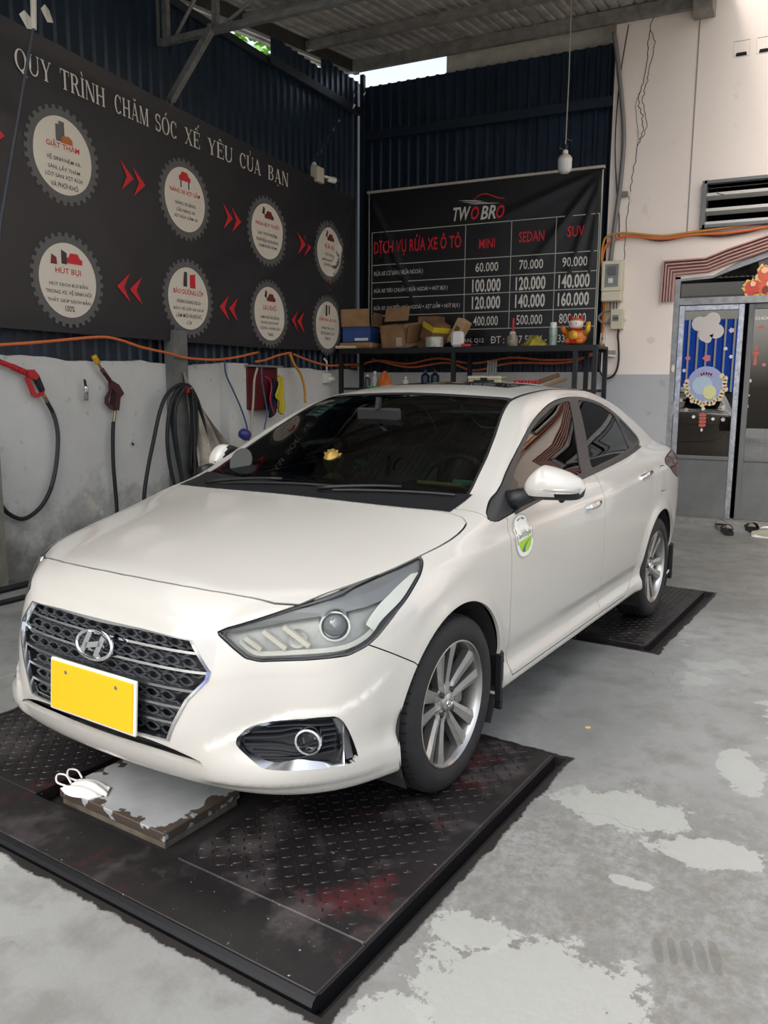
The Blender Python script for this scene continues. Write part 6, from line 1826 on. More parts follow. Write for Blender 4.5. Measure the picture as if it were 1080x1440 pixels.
# conduit socket near the corner
SK = empty('wall_socket', lp(8.33,1.42,.0), label='white wall socket with plug at the back left corner', cat='socket')
MB().box((0,-.06,0), (.06,.06,.115), ch=.006).build('socket_box', WHITEPL, SK); MB().box((.06,.0,.03), (.10,.07,.07), ch=.006).build('plug', WHITEPL, SK)
MB().tube([(.03,0,.115),(.03,0,.25),(.03,-.06,.28)], .012, 8).build('socket_pipe', WHITEPL, SK, True)
# hoses lying on the floor at the left wall
for pts, r, lab in (([(-4.78,2.2,.0),(-4.72,3.2,.0),(-4.70,3.9,.0),(-4.76,4.6,.0),(-4.8,5.6,.0)], .022, 'thick black hose lying along the foot of the left wall'), ([(-4.50,2.2,.0),(-4.45,3.2,.0),(-4.42,3.9,.0),(-4.5,4.8,.0)], .018, 'second black hose lying on the floor nearer the car')):
    tag(MB().tube(cr([(x,y,FZ0+r) for x,y,_ in pts], 6), r, 8).build('floor_hose', HOSE, None, True), lab, 'hose')
# thin pole with taped end and rope hanging near the wall
RP = empty('hanging_pole', (-4.60,4.09,3.86), label='thin dark pole with white taped end hanging in front of the banner', cat='pole')
MB().tube([(0,0,.45),(.0,-.02,0),(0,-.03,-.19)], [.020,.020,.018], 8).build('taped_end', mat('tape_white', (200,196,184), .7), RP)
MB().tube([(0,-.03,-.17),(0,-.20,-.80),(0,-.376,-1.446),(0,-.42,-1.7)], .010, 8).build('pole', mat('pole_grey', (72,76,82), .4, .4), RP)
mb = MB()
for (dy, dz, s) in ((-.08,-.16,.06),(.085,-.06,.05)):
    mb.add([(.0,dy-s,dz+.02),(.01,dy-s*.2,dz-.05),(.0,dy+s,dz-.03),(-.01,dy+s*.6,dz+.04),(0,dy-s*.3,dz+.06)], [(0,1,2,3,4)])
mb.build('tape_tails', mat('tape_white', (200,196,184), .7), RP)
# security camera on its box
CC = empty('security_camera', (XL+.06,8.04,3.60), label='white security camera on a junction box above the banner', cat='camera')
MB().box((-.02,-.09,0), (.10,.09,.20), ch=.008).build('junction_box', mat('box_cream', (206,196,176), .5), CC)
MB().tube([(.06,.06,.10),(.10,.16,.105),(.11,.20,.10)], .018, 8).build('camera_arm', WHITEPL, CC, True)
Mx = Matrix.Translation((.12,.25,.085))@Matrix.Rotation(math.radians(-25), 4, 'Z')
autosmooth(MB().lathe([(.0,-.07),(.034,-.07),(.040,-.05),(.042,.06)], 20, Mx, axis='y').build('camera_body', WHITEPL, CC), 40)
MB().lathe([(.042,.06),(.044,.105),(.036,.105),(.034,.07),(0,.07)], 20, Mx, axis='y').build('lens_hood', BLACK, CC)
MB().lathe([(.035,.0),(.032,.04),(.0,.07)], 14, Matrix.Translation((.04,-.10,.20))@Matrix.Rotation(-.6, 4, 'X')).build('cable_cone', WHITEPL, CC)
CC.scale = (.8, .8, .8)

# ================================================================ HANGING BULB
BL = empty('hanging_bulb', (-2.20,8.4,3.50), label='white LED bulb hanging on a long wire before the back wall', cat='lamp')
autosmooth(MB().lathe([(0,0),(.04,.004),(.062,.022),(.068,.05),(.070,.13)], 24).build('diffuser', mat('diffuser_white', (214,214,206), .4), BL), 60)
autosmooth(MB().lathe([(.070,.13),(.070,.145),(.055,.165),(.035,.18),(.026,.185)], 24).build('bulb_body', mat('bulb_cream', (206,196,168), .4), BL), 60)
MB().lathe([(.026,.185),(.028,.21),(.02,.222),(0,.224)], 16).build('bulb_cap', WHITEPL, BL, True); MB().lathe([(.018,.222),(.018,.275),(0,.276)], 12).build('lamp_holder', BLACK, BL)
MB().tube([(0,0,.27),(.004,.01,.9),(0,.0,roof_z(8.4)+.10-3.50)], .006, 6).build('wire', mat('wire_pale', (170,166,150), .6), BL)
mb = MB(); mb.tube([(.005,0,.33),(.06,0,.30)], .002, 5); mb.tube([(-.005,0,.22),(-.06,0,.25)], .002, 5); mb.build('tie_ends', mat('wire_pale', (170,166,150), .6), BL)

# ================================================================ SHELF RACK AND ITS LOAD
RACKM = mat('rack_black', (26,27,31), .45, .2)
RK = empty('shelf_rack', (0,0,0), label='black steel shelf rack along the back wall behind the car', cat='rack')
MB().box((-4.80,8.42,1.79), (-1.80,8.95,1.82)).build('shelf_board', mat('shelf_dark', (24,24,28), .5), RK)
for y in (8.43, 8.94): MB().bar((-4.80,y,1.785), (-1.80,y,1.785), .04, .05).build('shelf_rail', RACKM, RK)
for x in (-4.78,-3.36,-2.02,-1.82):
    for y in (8.43, 8.94):
        MB().bar((x,y,FZ0), (x,y,1.79), .045, .045, up=(1,0,0)).build('leg', RACKM, RK)
MB().box((-4.80,8.42,1.34), (-1.85,8.95,1.37)).build('lower_shelf', mat('shelf_dark', (24,24,28), .5), RK)
ST_ = 1.822; SL_ = 1.372
CARD = mat('cardboard', (168,130,90), .85, var=.2, vscale=6); CARD2 = mat('cardboard_dark', (136,100,66), .85, var=.25, vscale=6)
def box_open(name, x, y, w, d, h, m, label, rz=0, tilt=0, flap=None, z=ST_, cat='box', mi=None):
    t = empty(name, (x,y,z), rz, label, cat, rot=(tilt, 0, rz)); th = .006
    mb = MB().box((-w/2,-d/2,0), (w/2,d/2,th)); 
    for a in ((-w/2,-d/2,0,w/2,-d/2+th,h), (-w/2,d/2-th,0,w/2,d/2,h), (-w/2,-d/2,0,-w/2+th,d/2,h), (w/2-th,-d/2,0,w/2,d/2,h)): mb.box(a[:3], a[3:])
    mb.build('box_walls', m, t)
    return t
t = box_open('open_carton', -4.66,8.70,.36,.28,.20, mat('carton_blue', (44,78,140), .6, var=.15), 'blue carton with a raised brown flap at the left end of the shelf', rz=.08, z=ST_+.075)
MB().box((-.18,-.145,.20), (.18,-.139,.40), Matrix.Rotation(.12, 4, 'X')).build('flap', CARD, t); MB().box((.18,-.14,.20), (.186,.14,.36), Matrix.Rotation(.1, 4, 'Y')).build('flap', CARD2, t)
MB().box((-.02,-.1445,.02), (.15,-.141,.05)).build('print_strip', WHITEPL, t)
mb = MB().box((-.20,-.18,0), (.24,.16,.07), ch=.02); tag(mb.build('flattened_carton', CARD, None, False, (-4.66,8.68,ST_)), 'flattened brown carton under the blue one', 'carton')
tag(MB().box((-.12,-.06,0), (.12,.06,.03), ch=.01).build('rolled_paper', mat('paper_cream', (206,186,150), .8), None, False, (-4.95+.22,8.46,ST_+.0), .2), 'cream paper roll at the left edge of the shelf', 'paper')
t = box_open('open_carton', -4.10,8.66,.36,.30,.26, CARD, 'brown carton tilted on its side with an open flap', rz=-.25, tilt=.15, z=ST_+.02)
MB().box((-.18,-.16,.26), (.17,-.154,.42), Matrix.Rotation(-.35, 4, 'X')).build('flap', CARD, t); MB().box((.175,-.15,.10), (.181,.15,.30), Matrix.Rotation(.25, 4, 'Y')).build('flap', CARD2, t)
MB().box((.05,-.156,.02), (.13,-.1505,.12)).build('label_patch', mat('label_pale', (200,180,160), .7), t)
t = box_open('open_carton', -3.80,8.82,.26,.22,.36, CARD2, 'dark brown carton standing behind the tilted one', rz=.1)
t = empty('carton', (-3.72,8.66,ST_+.055), 0, 'brown carton with a yellow printed band leaning on the shelf', 'box', rot=(0,.42,-.5))
MB().box((-.10,-.12,.03), (.10,.12,.25), ch=.004).build('box_body', CARD2, t); MB().box((-.102,-.122,.16), (.102,.122,.22)).build('yellow_band', mat('band_yellow', (206,180,40), .6), t)
t = empty('carton', (-3.48,8.72,ST_+.06), 0, 'slim brown carton leaning upright against the white pack', 'box', rot=(0,.55,-.2))
MB().box((-.06,-.07,.0), (.06,.07,.28), ch=.004).build('box_body', mat('cardboard_pale', (184,150,112), .85), t); MB().box((-.03,-.072,.08), (.03,-.0695,.20)).build('print_patch', CARD2, t)
t = empty('tin_can', (-3.61,8.47,ST_), 0, 'short tin can with a pale printed label in front of the cartons', 'tin')
autosmooth(MB().lathe([(0,0),(.098,0),(.100,.005),(.100,.105),(.098,.11),(.090,.11),(.088,.102),(0,.102)], 28).build('can_body', mat('tin_label', (196,196,180), .4, .2, rgb2=(150,160,140), vscale=18), t), 40)
t = empty('paper_pack', (-3.35,8.52,ST_), .2, 'white crumpled paper pack on the shelf', 'pack'); MB().box((-.07,-.05,0), (.07,.05,.17), ch=.025).build('pack_body', WHITEPL, t)
t = empty('red_sprayer', (-3.24,8.50,ST_), .4, 'small red tool lying right of the white pack', 'tool'); MB().box((-.06,-.02,0), (.05,.02,.035), ch=.01).build('tool_body', REDP, t); MB().tube([(.04,0,.02),(.13,.02,.02)], .008, 8).build('tool_neck', BLACK, t)
t = empty('glass_jar', (-2.75,8.60,ST_), 0, 'small jar of flowers with a red stick standing before the board', 'jar')
autosmooth(MB().lathe([(0,0),(.05,0),(.062,.03),(.06,.09),(.045,.11),(.045,.125)], 20).build('jar_body', mat('jar_glaze', (170,160,140), .3, rgb2=(110,100,84), vscale=30), t), 50); MB().tube([(0,0,.10),(.005,0,.30)], .012, 8).build('red_stick', REDP, t); MB().box((-.03,-.02,.12), (.03,.02,.16), ch=.01).build('flower', mat('flower_pale', (206,190,170), .7), t)
t = empty('yellow_gloves', (-2.52,8.62,ST_), 0, 'crumpled yellow rubber gloves on the shelf', 'gloves')
mb = MB()
def gl(i, j): a = 2*math.pi*i; r = .10*(1+.25*math.sin(3*a)+.12*math.sin(7*a)); b = j; return (1.4*r*b*math.cos(a), r*b*math.sin(a), .09*(1-b**2)*(1+.35*math.sin(5*a+3*b)))
mb.grid(gl, 28, 8); mb.build('glove_rubber', mat('glove_yellow', (190,176,50), .6, rgb2=(90,84,40), vscale=14), t, True)
t = empty('spray_can', (-2.30,8.58,ST_), 0, 'pale green spray can beside the lucky cat', 'can')
autosmooth(MB().lathe([(0,0),(.040,0),(.042,.006),(.042,.17),(.038,.185)], 20).build('can_body', mat('can_green', (186,200,186), .35, .2, rgb2=(120,150,130), vscale=14), t), 40); autosmooth(MB().lathe([(.038,.185),(.034,.20),(.034,.235),(.03,.242),(0,.243)], 20).build('can_cap', WHITEPL, t), 40)
# lucky cat figure
LC = empty('lucky_cat', (-2.06,8.58,ST_), -.15, 'orange and gold lucky cat figurine with raised paw on the shelf', 'figurine')
CATO = mat('cat_orange', (216,124,30), .35, coat=.4, rgb2=(196,90,20), vscale=9); CATW = mat('cat_white', (232,222,208), .35, coat=.4); CATR = mat('cat_red', (176,30,28), .4)
def blob(c, r, nu=16, nv=10): 
    mb = MB(); mb.grid(lambda i, j: (c[0]+r[0]*math.sin(math.pi*j)*math.cos(2*math.pi*i), c[1]+r[1]*math.sin(math.pi*j)*math.sin(2*math.pi*i), c[2]+r[2]*math.cos(math.pi*j)), nu, nv, flip=True); return mb
blob((0,0,.085), (.115,.085,.09)).build('cat_body', CATO, LC, True)
blob((0,-.01,.215), (.078,.066,.062)).build('cat_head', CATW, LC, True)
blob((0,-.005,.245), (.07,.06,.035)).build('cat_cap', CATO, LC, True)
for s in (-1, 1):
    MB().lathe([(.026,0),(.018,.03),(0,.055)], 10, Matrix.Translation((s*.05,0,.262))@Matrix.Rotation(s*.3, 4, 'Y')).build('cat_ear', CATR, LC, True)
    blob((s*.055,-.055,.04), (.045,.045,.035)).build('cat_foot', CATO, LC, True)
    MB().lathe([(.006,0),(.006,.004),(0,.005)], 8, Matrix.Translation((s*.027,-.072,.22))@Matrix.Rotation(math.pi/2, 4, 'X')).build('cat_eye', BLACK, LC)
MB().tube([(.10,-.01,.11),(.135,-.02,.16),(.138,-.02,.235)], [.03,.026,.024], 10).build('raised_paw', mat('cat_gold', (220,170,50), .3, .3), LC, True); MB().tube([(-.10,-.02,.12),(-.125,-.05,.17),(-.115,-.05,.20)], [.03,.028,.024], 10).build('other_paw', CATO, LC, True)
blob((0,-.075,.10), (.05,.02,.055)).build('gold_coin', mat('cat_gold', (220,170,50), .3, .3), LC, True); MB().tube([(.07*math.cos(a), -.012+.06*math.sin(a), .165) for a in np.linspace(0, 6.283, 25)[:-1]], .010, 6, closed=True).build('collar', CATR, LC, True)
MB().box((-.05,-.095,.015), (.05,-.07,.06), ch=.006).build('red_plaque', CATR, LC)
# things on the lower shelf, seen over the car roof
def simple(name, label, cat, x, y, parts):
    t = empty(name, (x,y,SL_), 0, label, cat)
    for nm, mb, m in parts: mb.build(nm, m, t)
    return t
for i, (x, h, c, lab) in enumerate(((-4.52,.15,(70,72,70),'dark bottle at the left end of the lower shelf'),(-4.42,.19,(180,182,178),'clear spray bottle on the lower shelf'),(-4.02,.13,(204,200,190),'white squat bottle on the lower shelf'))):
    simple('bottle', lab, 'bottle', x, 8.60, [('bottle_body', MB().lathe([(0,0),(.035,0),(.038,.01),(.036,h*.65),(.016,h*.8),(.016,h*.85)], 14), mat('bottle_%d' % i, c, .3)), ('bottle_cap', MB().lathe([(.018,h*.85),(.018,h),(0,h)], 12), WHITEPL)])
for x, lab in ((-3.78,'left of two dark teal bottles on the lower shelf'), (-3.66,'right of two dark teal bottles on the lower shelf')):
    simple('bottle', lab, 'bottle', x, 8.62, [('bottle_body', MB().lathe([(0,0),(.05,0),(.052,.01),(.05,.14),(.02,.17),(.02,.18)], 16), mat('bottle_teal', (20,44,60), .3)), ('bottle_cap', MB().lathe([(.022,.18),(.022,.205),(0,.206)], 12), BLACK)])
t = simple('orange_rag', 'crumpled orange rag on the lower shelf', 'rag', -4.28, 8.58, []); mb = MB(); mb.grid(lambda i, j: (.10*j*math.cos(6.283*i)*(1+.2*math.sin(15*i)), .08*j*math.sin(6.283*i), .15*(1-j*j)*(1+.3*math.sin(12*i+4*j))), 24, 8); mb.build('rag_cloth', mat('rag_orange', (206,110,50), .9), t, True)
t = simple('green_tray', 'flat green tray lying on the lower shelf', 'tray', -4.22, 8.48, [('tray_base', MB().box((-.20,-.06,0), (.20,.06,.018), ch=.004), mat('tray_green', (40,150,84), .5))])
t = simple('storage_case', 'cream storage case with black latch on the lower shelf', 'case', -3.02, 8.60, [('case_body', MB().box((-.19,-.12,0), (.19,.12,.10), ch=.012), mat('case_cream', (206,196,164), .5)), ('case_lid', MB().box((-.195,-.125,.10), (.195,.125,.135), ch=.010), mat('case_cream2', (216,208,180), .5)), ('latch', MB().box((-.04,-.135,.05), (.04,-.122,.115), ch=.004), BLACK), ('handle', MB().box((-.12,-.14,.07), (.12,-.125,.09), ch=.004), BLACK)])
t = simple('tool_rods', 'bundle of grey rods lying on the cream case', 'rods', -2.98, 8.62, [])
for k in range(4): MB().bar((-.05+.03*k,0,.138), (.10-.16+.03*k,.05,.30), .022, .02).build('rod', GREYPL, t)
for k in range(4): simple('red_capped_jar', ('leftmost','second','third','rightmost')[k]+' of four red-capped jars on the lower shelf', 'jar', -2.66+.075*k, 8.52, [('jar_body', MB().lathe([(0,0),(.03,0),(.03,.055)], 14), mat('jar_dark', (60,50,48), .4)), ('jar_cap', MB().lathe([(.033,.055),(.033,.085),(.028,.09),(0,.09)], 14), mat('cap_red', (190,40,44), .4))])
t = empty('cardboard_piece', (-2.36,8.62,SL_+.02), 0, 'folded brown cardboard piece at the right of the lower shelf', 'cardboard', rot=(0,-.35,.2)); MB().box((-.20,-.09,0.06), (.16,.09,.10), ch=.004).build('board_piece', CARD2, t); MB().box((.0,-.10,.0), (.22,.05,.03)).build('flap', CARD, t)
# cables sagging below the shelf board
for k, (pts, lab) in enumerate((([(-4.95,9.0,1.62),(-4.6,9.03,1.70),(-4.2,9.03,1.66),(-3.8,9.03,1.72),(-3.36,9.03,1.66),(-2.9,9.03,1.72),(-2.5,9.03,1.69),(-2.1,9.03,1.71),(-1.90,9.05,1.82)], 'upper orange cable sagging under the shelf board'), ([(-4.7,9.065,1.72),(-4.2,9.065,1.62),(-3.7,9.065,1.67),(-3.36,9.065,1.58),(-2.9,9.065,1.66),(-2.3,9.065,1.66),(-1.93,9.07,1.76)], 'lower orange cable sagging under the shelf board'))):
    tag(MB().tube(cr(pts, 6), .012, 6).build('orange_cable', ORANGE, None, True), lab, 'cable')

# ================================================================ RIGHT WALL SERVICES
def bp(x, z, o): return (x, YB-.022-o, z)
def back_tube(name, pts, r, m, o=.03, sm=5, n=8, parent=None): return MB().tube(cr([bp(*p, o) if len(p) == 2 else bp(*p) for p in pts], sm), r, n).build(name, m, parent, True)
tag(back_tube('electric_conduit', [(-1.945,5.05),(-1.896,4.80),(-1.82,4.302),(-1.787,3.946),(-1.802,3.519),(-1.84,3.087),(-1.867,2.70)], .024, GREYPL, .04), 'grey bent conduit pipe running down the wall edge to the meter', 'conduit')
CREAMP = mat('meter_cream', (204,198,170), .5)
MT = empty('electric_meter', bp(-1.825,2.31,0), label='cream electricity meter box with glass window on the white wall', cat='meter')
MB().box((-.105,-.13,0), (.105,0,.42), ch=.008).build('meter_case', CREAMP, MT)
MB().box((-.108,-.140,.105), (.108,-.125,.42), ch=.006).build('meter_front', mat('meter_front', (214,208,182), .45), MT)
MB().box((-.072,-.1425,.15), (.070,-.138,.385)).build('meter_window', mat('meter_dark', (112,116,114), .15), MT)
MB().box((-.045,-.147,.27), (.045,-.142,.36), ch=.002).build('meter_dial', mat('meter_grey', (86,92,92), .3), MT); MB().box((-.035,-.147,.19), (.015,-.142,.24), ch=.002).build('meter_label', WHITEPL, MT)
MB().box((-.10,-.137,.008), (.10,-.128,.10), ch=.003).build('terminal_cover', mat('meter_front', (214,208,182), .45), MT)
mb = MB(); 
for dx in (-.02, .02, .05): mb.tube([(dx,-.05,0),(dx,-.05,-.075)], .006, 6)
mb.build('meter_leads', BLACK, MT)
BR = empty('breaker_box', bp(-1.762,2.018,0), label='small cream breaker box below the electricity meter', cat='breaker')
MB().box((-.066,-.085,0), (.066,0,.21), ch=.006).build('breaker_case', CREAMP, BR); MB().box((-.045,-.092,.085), (.02,-.084,.15), ch=.003).build('breaker_window', mat('meter_dark', (112,116,114), .15), BR)
mb = MB()
for dx in (-.03, -.012, .006): mb.box((dx,-.097,.10), (dx+.012,-.09,.125))
mb.build('breaker_switch', BLACK, BR); MB().lathe([(.012,0),(.012,.02),(0,.022)], 10, Matrix.Translation((.08,-.03,.10))@Matrix.Rotation(math.pi/2, 4, 'X')).build('side_lug', CREAMP, BR)
SB = empty('wall_switch', bp(-1.908,1.863,0), label='small white switch box at the wall corner below the meter', cat='switch'); MB().box((-.03,-.06,0), (.03,0,.122), ch=.005).build('switch_case', WHITEPL, SB); MB().lathe([(.014,0),(.014,.006),(0,.007)], 12, Matrix.Translation((0,-.061,.06))@Matrix.Rotation(math.pi/2, 4, 'X')).build('switch_knob', GREYPL, SB)
BKT = empty('pipe_bracket', bp(-1.87,1.74,0), label='white plastic conduit elbow with bracket beside the breaker leads', cat='bracket'); MB().tube([(.0,-.05,.25),(-.005,-.05,.02),(.0,-.05,.0),(.11,-.05,-.01)], .012, 8).build('elbow', WHITEPL, BKT, True); MB().box((.0,-.04,.0), (.10,0,.055), ch=.004).build('bracket_box', mat('bracket_grey', (150,148,140), .5), BKT)
tag(back_tube('black_cable_loop', [(-1.74,2.02),(-1.746,1.95),(-1.732,1.839),(-1.724,1.686),(-1.744,1.571),(-1.792,1.507),(-1.855,1.494),(-1.91,1.546),(-1.937,1.636),(-1.943,1.842),(-1.931,1.995),(-1.935,2.223),(-1.939,2.425)], .011, BLACK, .05), 'black cable hanging in a long loop below the breaker box', 'cable')
tag(back_tube('grey_cable_loop', [(-1.827,2.22),(-1.915,2.197),(-1.964,2.148),(-1.923,2.096),(-1.871,2.089),(-1.83,2.144)], .013, GREYPL, .06), 'short grey cable curling into the side of the breaker box', 'cable')
OCB = mat('ochre_cable', (196,140,56), .5)
for pts, m, r, o, lab in (([(-1.925,1.80),(-1.907,1.969),(-1.894,2.348),(-1.958,2.726),(-1.952,2.911),(-1.903,3.004),(-1.717,3.019),(-1.351,2.964),(-1.071,2.978),(-.799,2.993),(-.536,3.014),(0,3.05),(1.6,3.02),(3,3.0)], OCB, .012, .055, 'ochre cable running along the white wall under the louvre'),
    ([(-1.94,1.80),(-1.926,1.893),(-1.913,2.273),(-1.955,2.651),(-1.935,2.873),(-1.848,2.956),(-1.679,2.987),(-1.35,2.935),(-1.035,2.955),(-.763,2.948),(-.532,2.959),(0,3.0),(1.6,2.98),(3,2.95)], ORANGE, .014, .045, 'orange cable running beside the ochre one across the white wall'),
    ([(-1.80,2.99),(-1.60,2.975),(-1.35,2.92),(-1.05,2.95),(-.80,2.925),(-.55,2.94),(0,3.01),(1.6,2.96)], mat('cable_brown', (70,54,46), .5), .010, .03, 'dark brown cable below the orange cables on the white wall')):
    tag(back_tube('wall_cable', pts, r, m, o), lab, 'cable')
tag(MB().box((-1.80,YB-.07,3.40), (-1.72,YB-.02,3.45), ch=.004).build('wall_clamp', GREYPL), 'small grey steel clamp on the wall edge beside the conduit', 'clamp')
tag(back_tube('thin_black_wire', [(-1.80,5.1),(-1.86,4.6),(-1.88,4.0),(-1.84,3.5),(-1.80,3.2),(-1.79,3.0)], .006, BLACK, .03), 'thin black wire hanging along the edge of the white wall', 'wire')

# pink moulded arch: five parallel ribs
PINK = mat('pink_plaster', (198,162,154), .8, rgb2=(188,148,141), vscale=5)
ARO = [(-1.332,2.298),(-1.325,2.72),(-.905,2.725),(-.704,2.80),(-.334,2.91),(.20,3.02),(.734,2.91),(1.104,2.80),(1.305,2.725),(1.725,2.72),(1.732,2.298)]
ARI = [(-1.194,2.292),(-1.190,2.555),(-.865,2.572),(-.684,2.638),(-.323,2.752),(.20,2.86),(.723,2.752),(1.084,2.638),(1.265,2.572),(1.590,2.555),(1.594,2.292)]
AR = empty('trim_10', (0,0,0), kind='structure')
for k in range(5):
    a0, a1 = k/5+.004, (k+1)/5-.006
    mb = MB(); prev = None
    for p, q in zip(ARO, ARI):
        L_ = [(lerp(p[0], q[0], t), lerp(p[1], q[1], t)) for t in (a0, lerp(a0, a1, .3), lerp(a0, a1, .7), a1)]
        dep = .075-.008*k
        row = [bp(*L_[0], 0), bp(*L_[1], dep), bp(*L_[2], dep), bp(*L_[3], 0)]
        if prev: mb.add(prev+row, [(0,4,5,1),(1,5,6,2),(2,6,7,3)])
        else: mb.add(row, [(0,1,2,3)])
        prev = row
    mb.add(prev, [(3,2,1,0)])
    mb.build('moulding_rib', PINK, AR)
mb = MB(); n = len(ARO); V = [bp(*p, .012) for p in ARO]+[bp(*p, .012) for p in ARI]; mb.add(V, [(i, n+i, n+i+1, i+1) for i in range(n-1)]); mb.build('moulding_bed', mat('pink_groove', (176,138,130), .9), AR)

# louvre vent
LV = empty('window_1', (0,0,0), kind='structure')
LVM = mat('louvre_white', (196,194,188), .6); LVG = mat('louvre_frame', (112,114,116), .6, .1)
for a, b in (((-.955,3.44),(1.24,3.47)), ((-.955,3.01),(1.24,3.04))): MB().box((a[0],YB-.10,a[1]), (b[0],YB+.12,b[1])).build('frame_rail', LVG, LV)
MB().box((-.975,YB-.10,3.01), (-.93,YB+.12,3.47)).build('frame_side', LVG, LV); MB().box((1.21,YB-.10,3.01), (1.25,YB+.12,3.47)).build('frame_side', LVG, LV)
for z in (3.325, 3.175, 3.045):
    s_ = MB().box((-.95,-.05,-.016), (1.22,.05,.016), Matrix.Translation((0,YB-.02,z))@Matrix.Rotation(-.25, 4, 'X')).build('louvre_slat', LVM, LV)
tag(back_tube('broken_wire', [(-.83,3.36,.09),(-.82,3.33,.10),(-.76,3.31,.10)], .004, BLACK), 'short black wire end dangling at the louvre slats', 'wire')

# ================================================================ DOOR
DM = mat('galvanised_frame', (126,126,124), .45, .4, rgb2=(160,162,166), vscale=14)
DMG = mat('door_grey_paint', (108,110,110), .5, .15, var=.15, vscale=3)
BRT = mat('bare_bright_frame', (196,200,206), .3, .7, rgb2=(140,144,150), vscale=24)
DGL = glass('door_glass', (.10, .115, .12), 1.0, ior=2.2)
door = empty('door_1', (0,0,0), kind='structure')
yd = YB+.03
for x in (-1.165, 1.565): MB().box((x-.028,yd-.05,FZ0), (x+.028,yd+.05,2.545)).build('jamb', DM, door)
MB().box((-1.165,yd-.045,2.255), (1.565,yd+.045,2.325)).build('transom', DM, door)
mb = MB(); n = len(ARI)
pts = [p for p in ARI if True]; top = [(p[0], p[1]-.005) for p in ARI[1:-1]]; bot_ = [(lerp(p[0], .2, .03), p[1]-.055) for p in ARI[1:-1]]
mb.add([(p[0],yd-.045,p[1]) for p in top]+[(p[0],yd-.045,p[1]) for p in bot_]+[(p[0],yd+.045,p[1]) for p in bot_], [(i, len(top)+i, len(top)+i+1, i+1) for i in range(len(top)-1)]+[(len(top)+i, 2*len(top)+i, 2*len(top)+i+1, len(top)+i+1) for i in range(len(top)-1)])
mb.build('arch_frame', DM, door)
m_ = len(bot_); MB().add([(p[0],yd,p[1]) for p in bot_]+[(p[0],yd,2.30) for p in bot_], [(i, m_+i, m_+i+1, i+1) for i in range(m_-1)]).build('fan_light', glass('fan_light_glass', (.10, .115, .12), 1.0), door)
def leaf(x0, x1, bright):
    fm = BRT if bright else DMG; w = .055; z0, z1 = .015, 2.25; zp = .655
    lf = empty('door_leaf', (x0,yd,0), parent=door); W = x1-x0
    for a, b in ((0,w), (W-w,W)): MB().box((a,-.025,z0), (b,.025,z1), ch=.004).build('stile', fm if bright else DMG, lf)
    MB().box((w,-.025,z1-w), (W-w,.025,z1), ch=.004).build('top_rail', fm, lf)
    MB().box((w,-.025,zp-.02), (W-w,.025,zp+.02), ch=.004).build('mid_rail', DMG, lf)
    MB().box((w,-.012,z0), (W-w,.012,zp-.02)).build('kick_panel', DMG, lf)
    MB().add([(w,.0,zp+.02),(W-w,.0,zp+.02),(W-w,.0,z1-w),(w,.0,z1-w)], [(0,1,2,3)]).build('glass_pane', DGL, lf)
    for k in range(5):
        x = w+(W-2*w)*(k+.5)/5; MB().bar((x,.05,zp), (x,.05,z1-w), .012, .012, up=(1,0,0)).build('guard_bar', mat('guard_grey', (70,74,76), .5, .3), lf)
    MB().bar((w,.05,1.02), (W-w,.05,1.02), .012, .012).build('guard_rail', mat('guard_grey', (70,74,76), .5, .3), lf)
    if bright: MB().tube([(-.005,-.03,1.10),(-.005,-.03,1.24)], .012, 8).build('hinge', BRT, lf)
    return lf
L1 = leaf(-1.135,-.500,True); L2 = leaf(-.460,.180,False); leaf(.22,.86,False); leaf(.90,1.535,False)
MB().box((-1.19,yd-.16,FZ0), (1.59,yd+.08,.012)).build('threshold', mat('threshold_grey', (140,138,132), .7, var=.2), door)
# stickers on the glass
yg = yd-.004
def gpoly(name, pts, m, parent=None, off=0.0): return mesh(name, [(x,yg-off,z) for x, z in pts]+[(x,yg-off-.0015,z) for x, z in pts], [tuple(range(len(pts)))[::-1], tuple(range(len(pts), 2*len(pts)))], m, parent)
def circ(x, z, rx, rz, n=24, ph=0): return [(x+rx*math.cos(2*math.pi*k/n+ph), z+rz*math.sin(2*math.pi*k/n+ph)) for k in range(n)]
CLD = mat('sticker_grey', (196,190,184), .7)
def cloud(pts, scale): return pts
ST1 = empty('cloud_sticker', (0,0,0), label='pale grey cloud shaped sticker high on the left door glass', cat='sticker')
for (x, z, r) in ((-.84,2.04,.10),(-.93,2.06,.075),(-.80,2.10,.075),(-.76,1.98,.075),(-.86,1.95,.075),(-.84,1.90,.04)): gpoly('cloud_puff', circ(x, z, r, r), CLD, ST1, .001*r)
ST2 = empty('moon_sticker', (0,0,0), label='large round pale flower wreath sticker on the left door glass', cat='sticker')
gpoly('wreath_disc', circ(-.828,1.425,.185,.195,40), mat('sticker_iris', (150,160,196), .6), ST2); gpoly('yellow_moon', circ(-.785,1.35,.065,.075), mat('sticker_lemon', (206,206,150), .6), ST2, .003)
gpoly('pale_moon', circ(-.86,1.42,.10,.10), mat('sticker_sky', (170,190,206), .6), ST2, .002)
for k in range(22):
    a = math.radians(170+220*k/21); rr = .19+.012*math.sin(k*2.3); gpoly('flower', circ(-.828+rr*math.cos(a), 1.425+(rr+.008)*math.sin(a), .028, .028, 7, k), mat('sticker_peach%d' % (k % 2), ((216,190,160), (206,200,150))[k % 2], .7), ST2, .004)
for k in range(6):
    a = math.radians(60+60*k/5*1.0); gpoly('flower', circ(-.828+.12*math.cos(a), 1.425+.12*math.sin(a), .022, .022, 7), mat('sticker_lilac', (176,150,190), .7), ST2, .004)
ST3 = empty('tassel_sticker', (0,0,0), label='red tassel sticker hanging below the round wreath sticker', cat='sticker')
gpoly('ring', circ(-.835,1.175,.018,.018,12), WHITEINK, ST3)
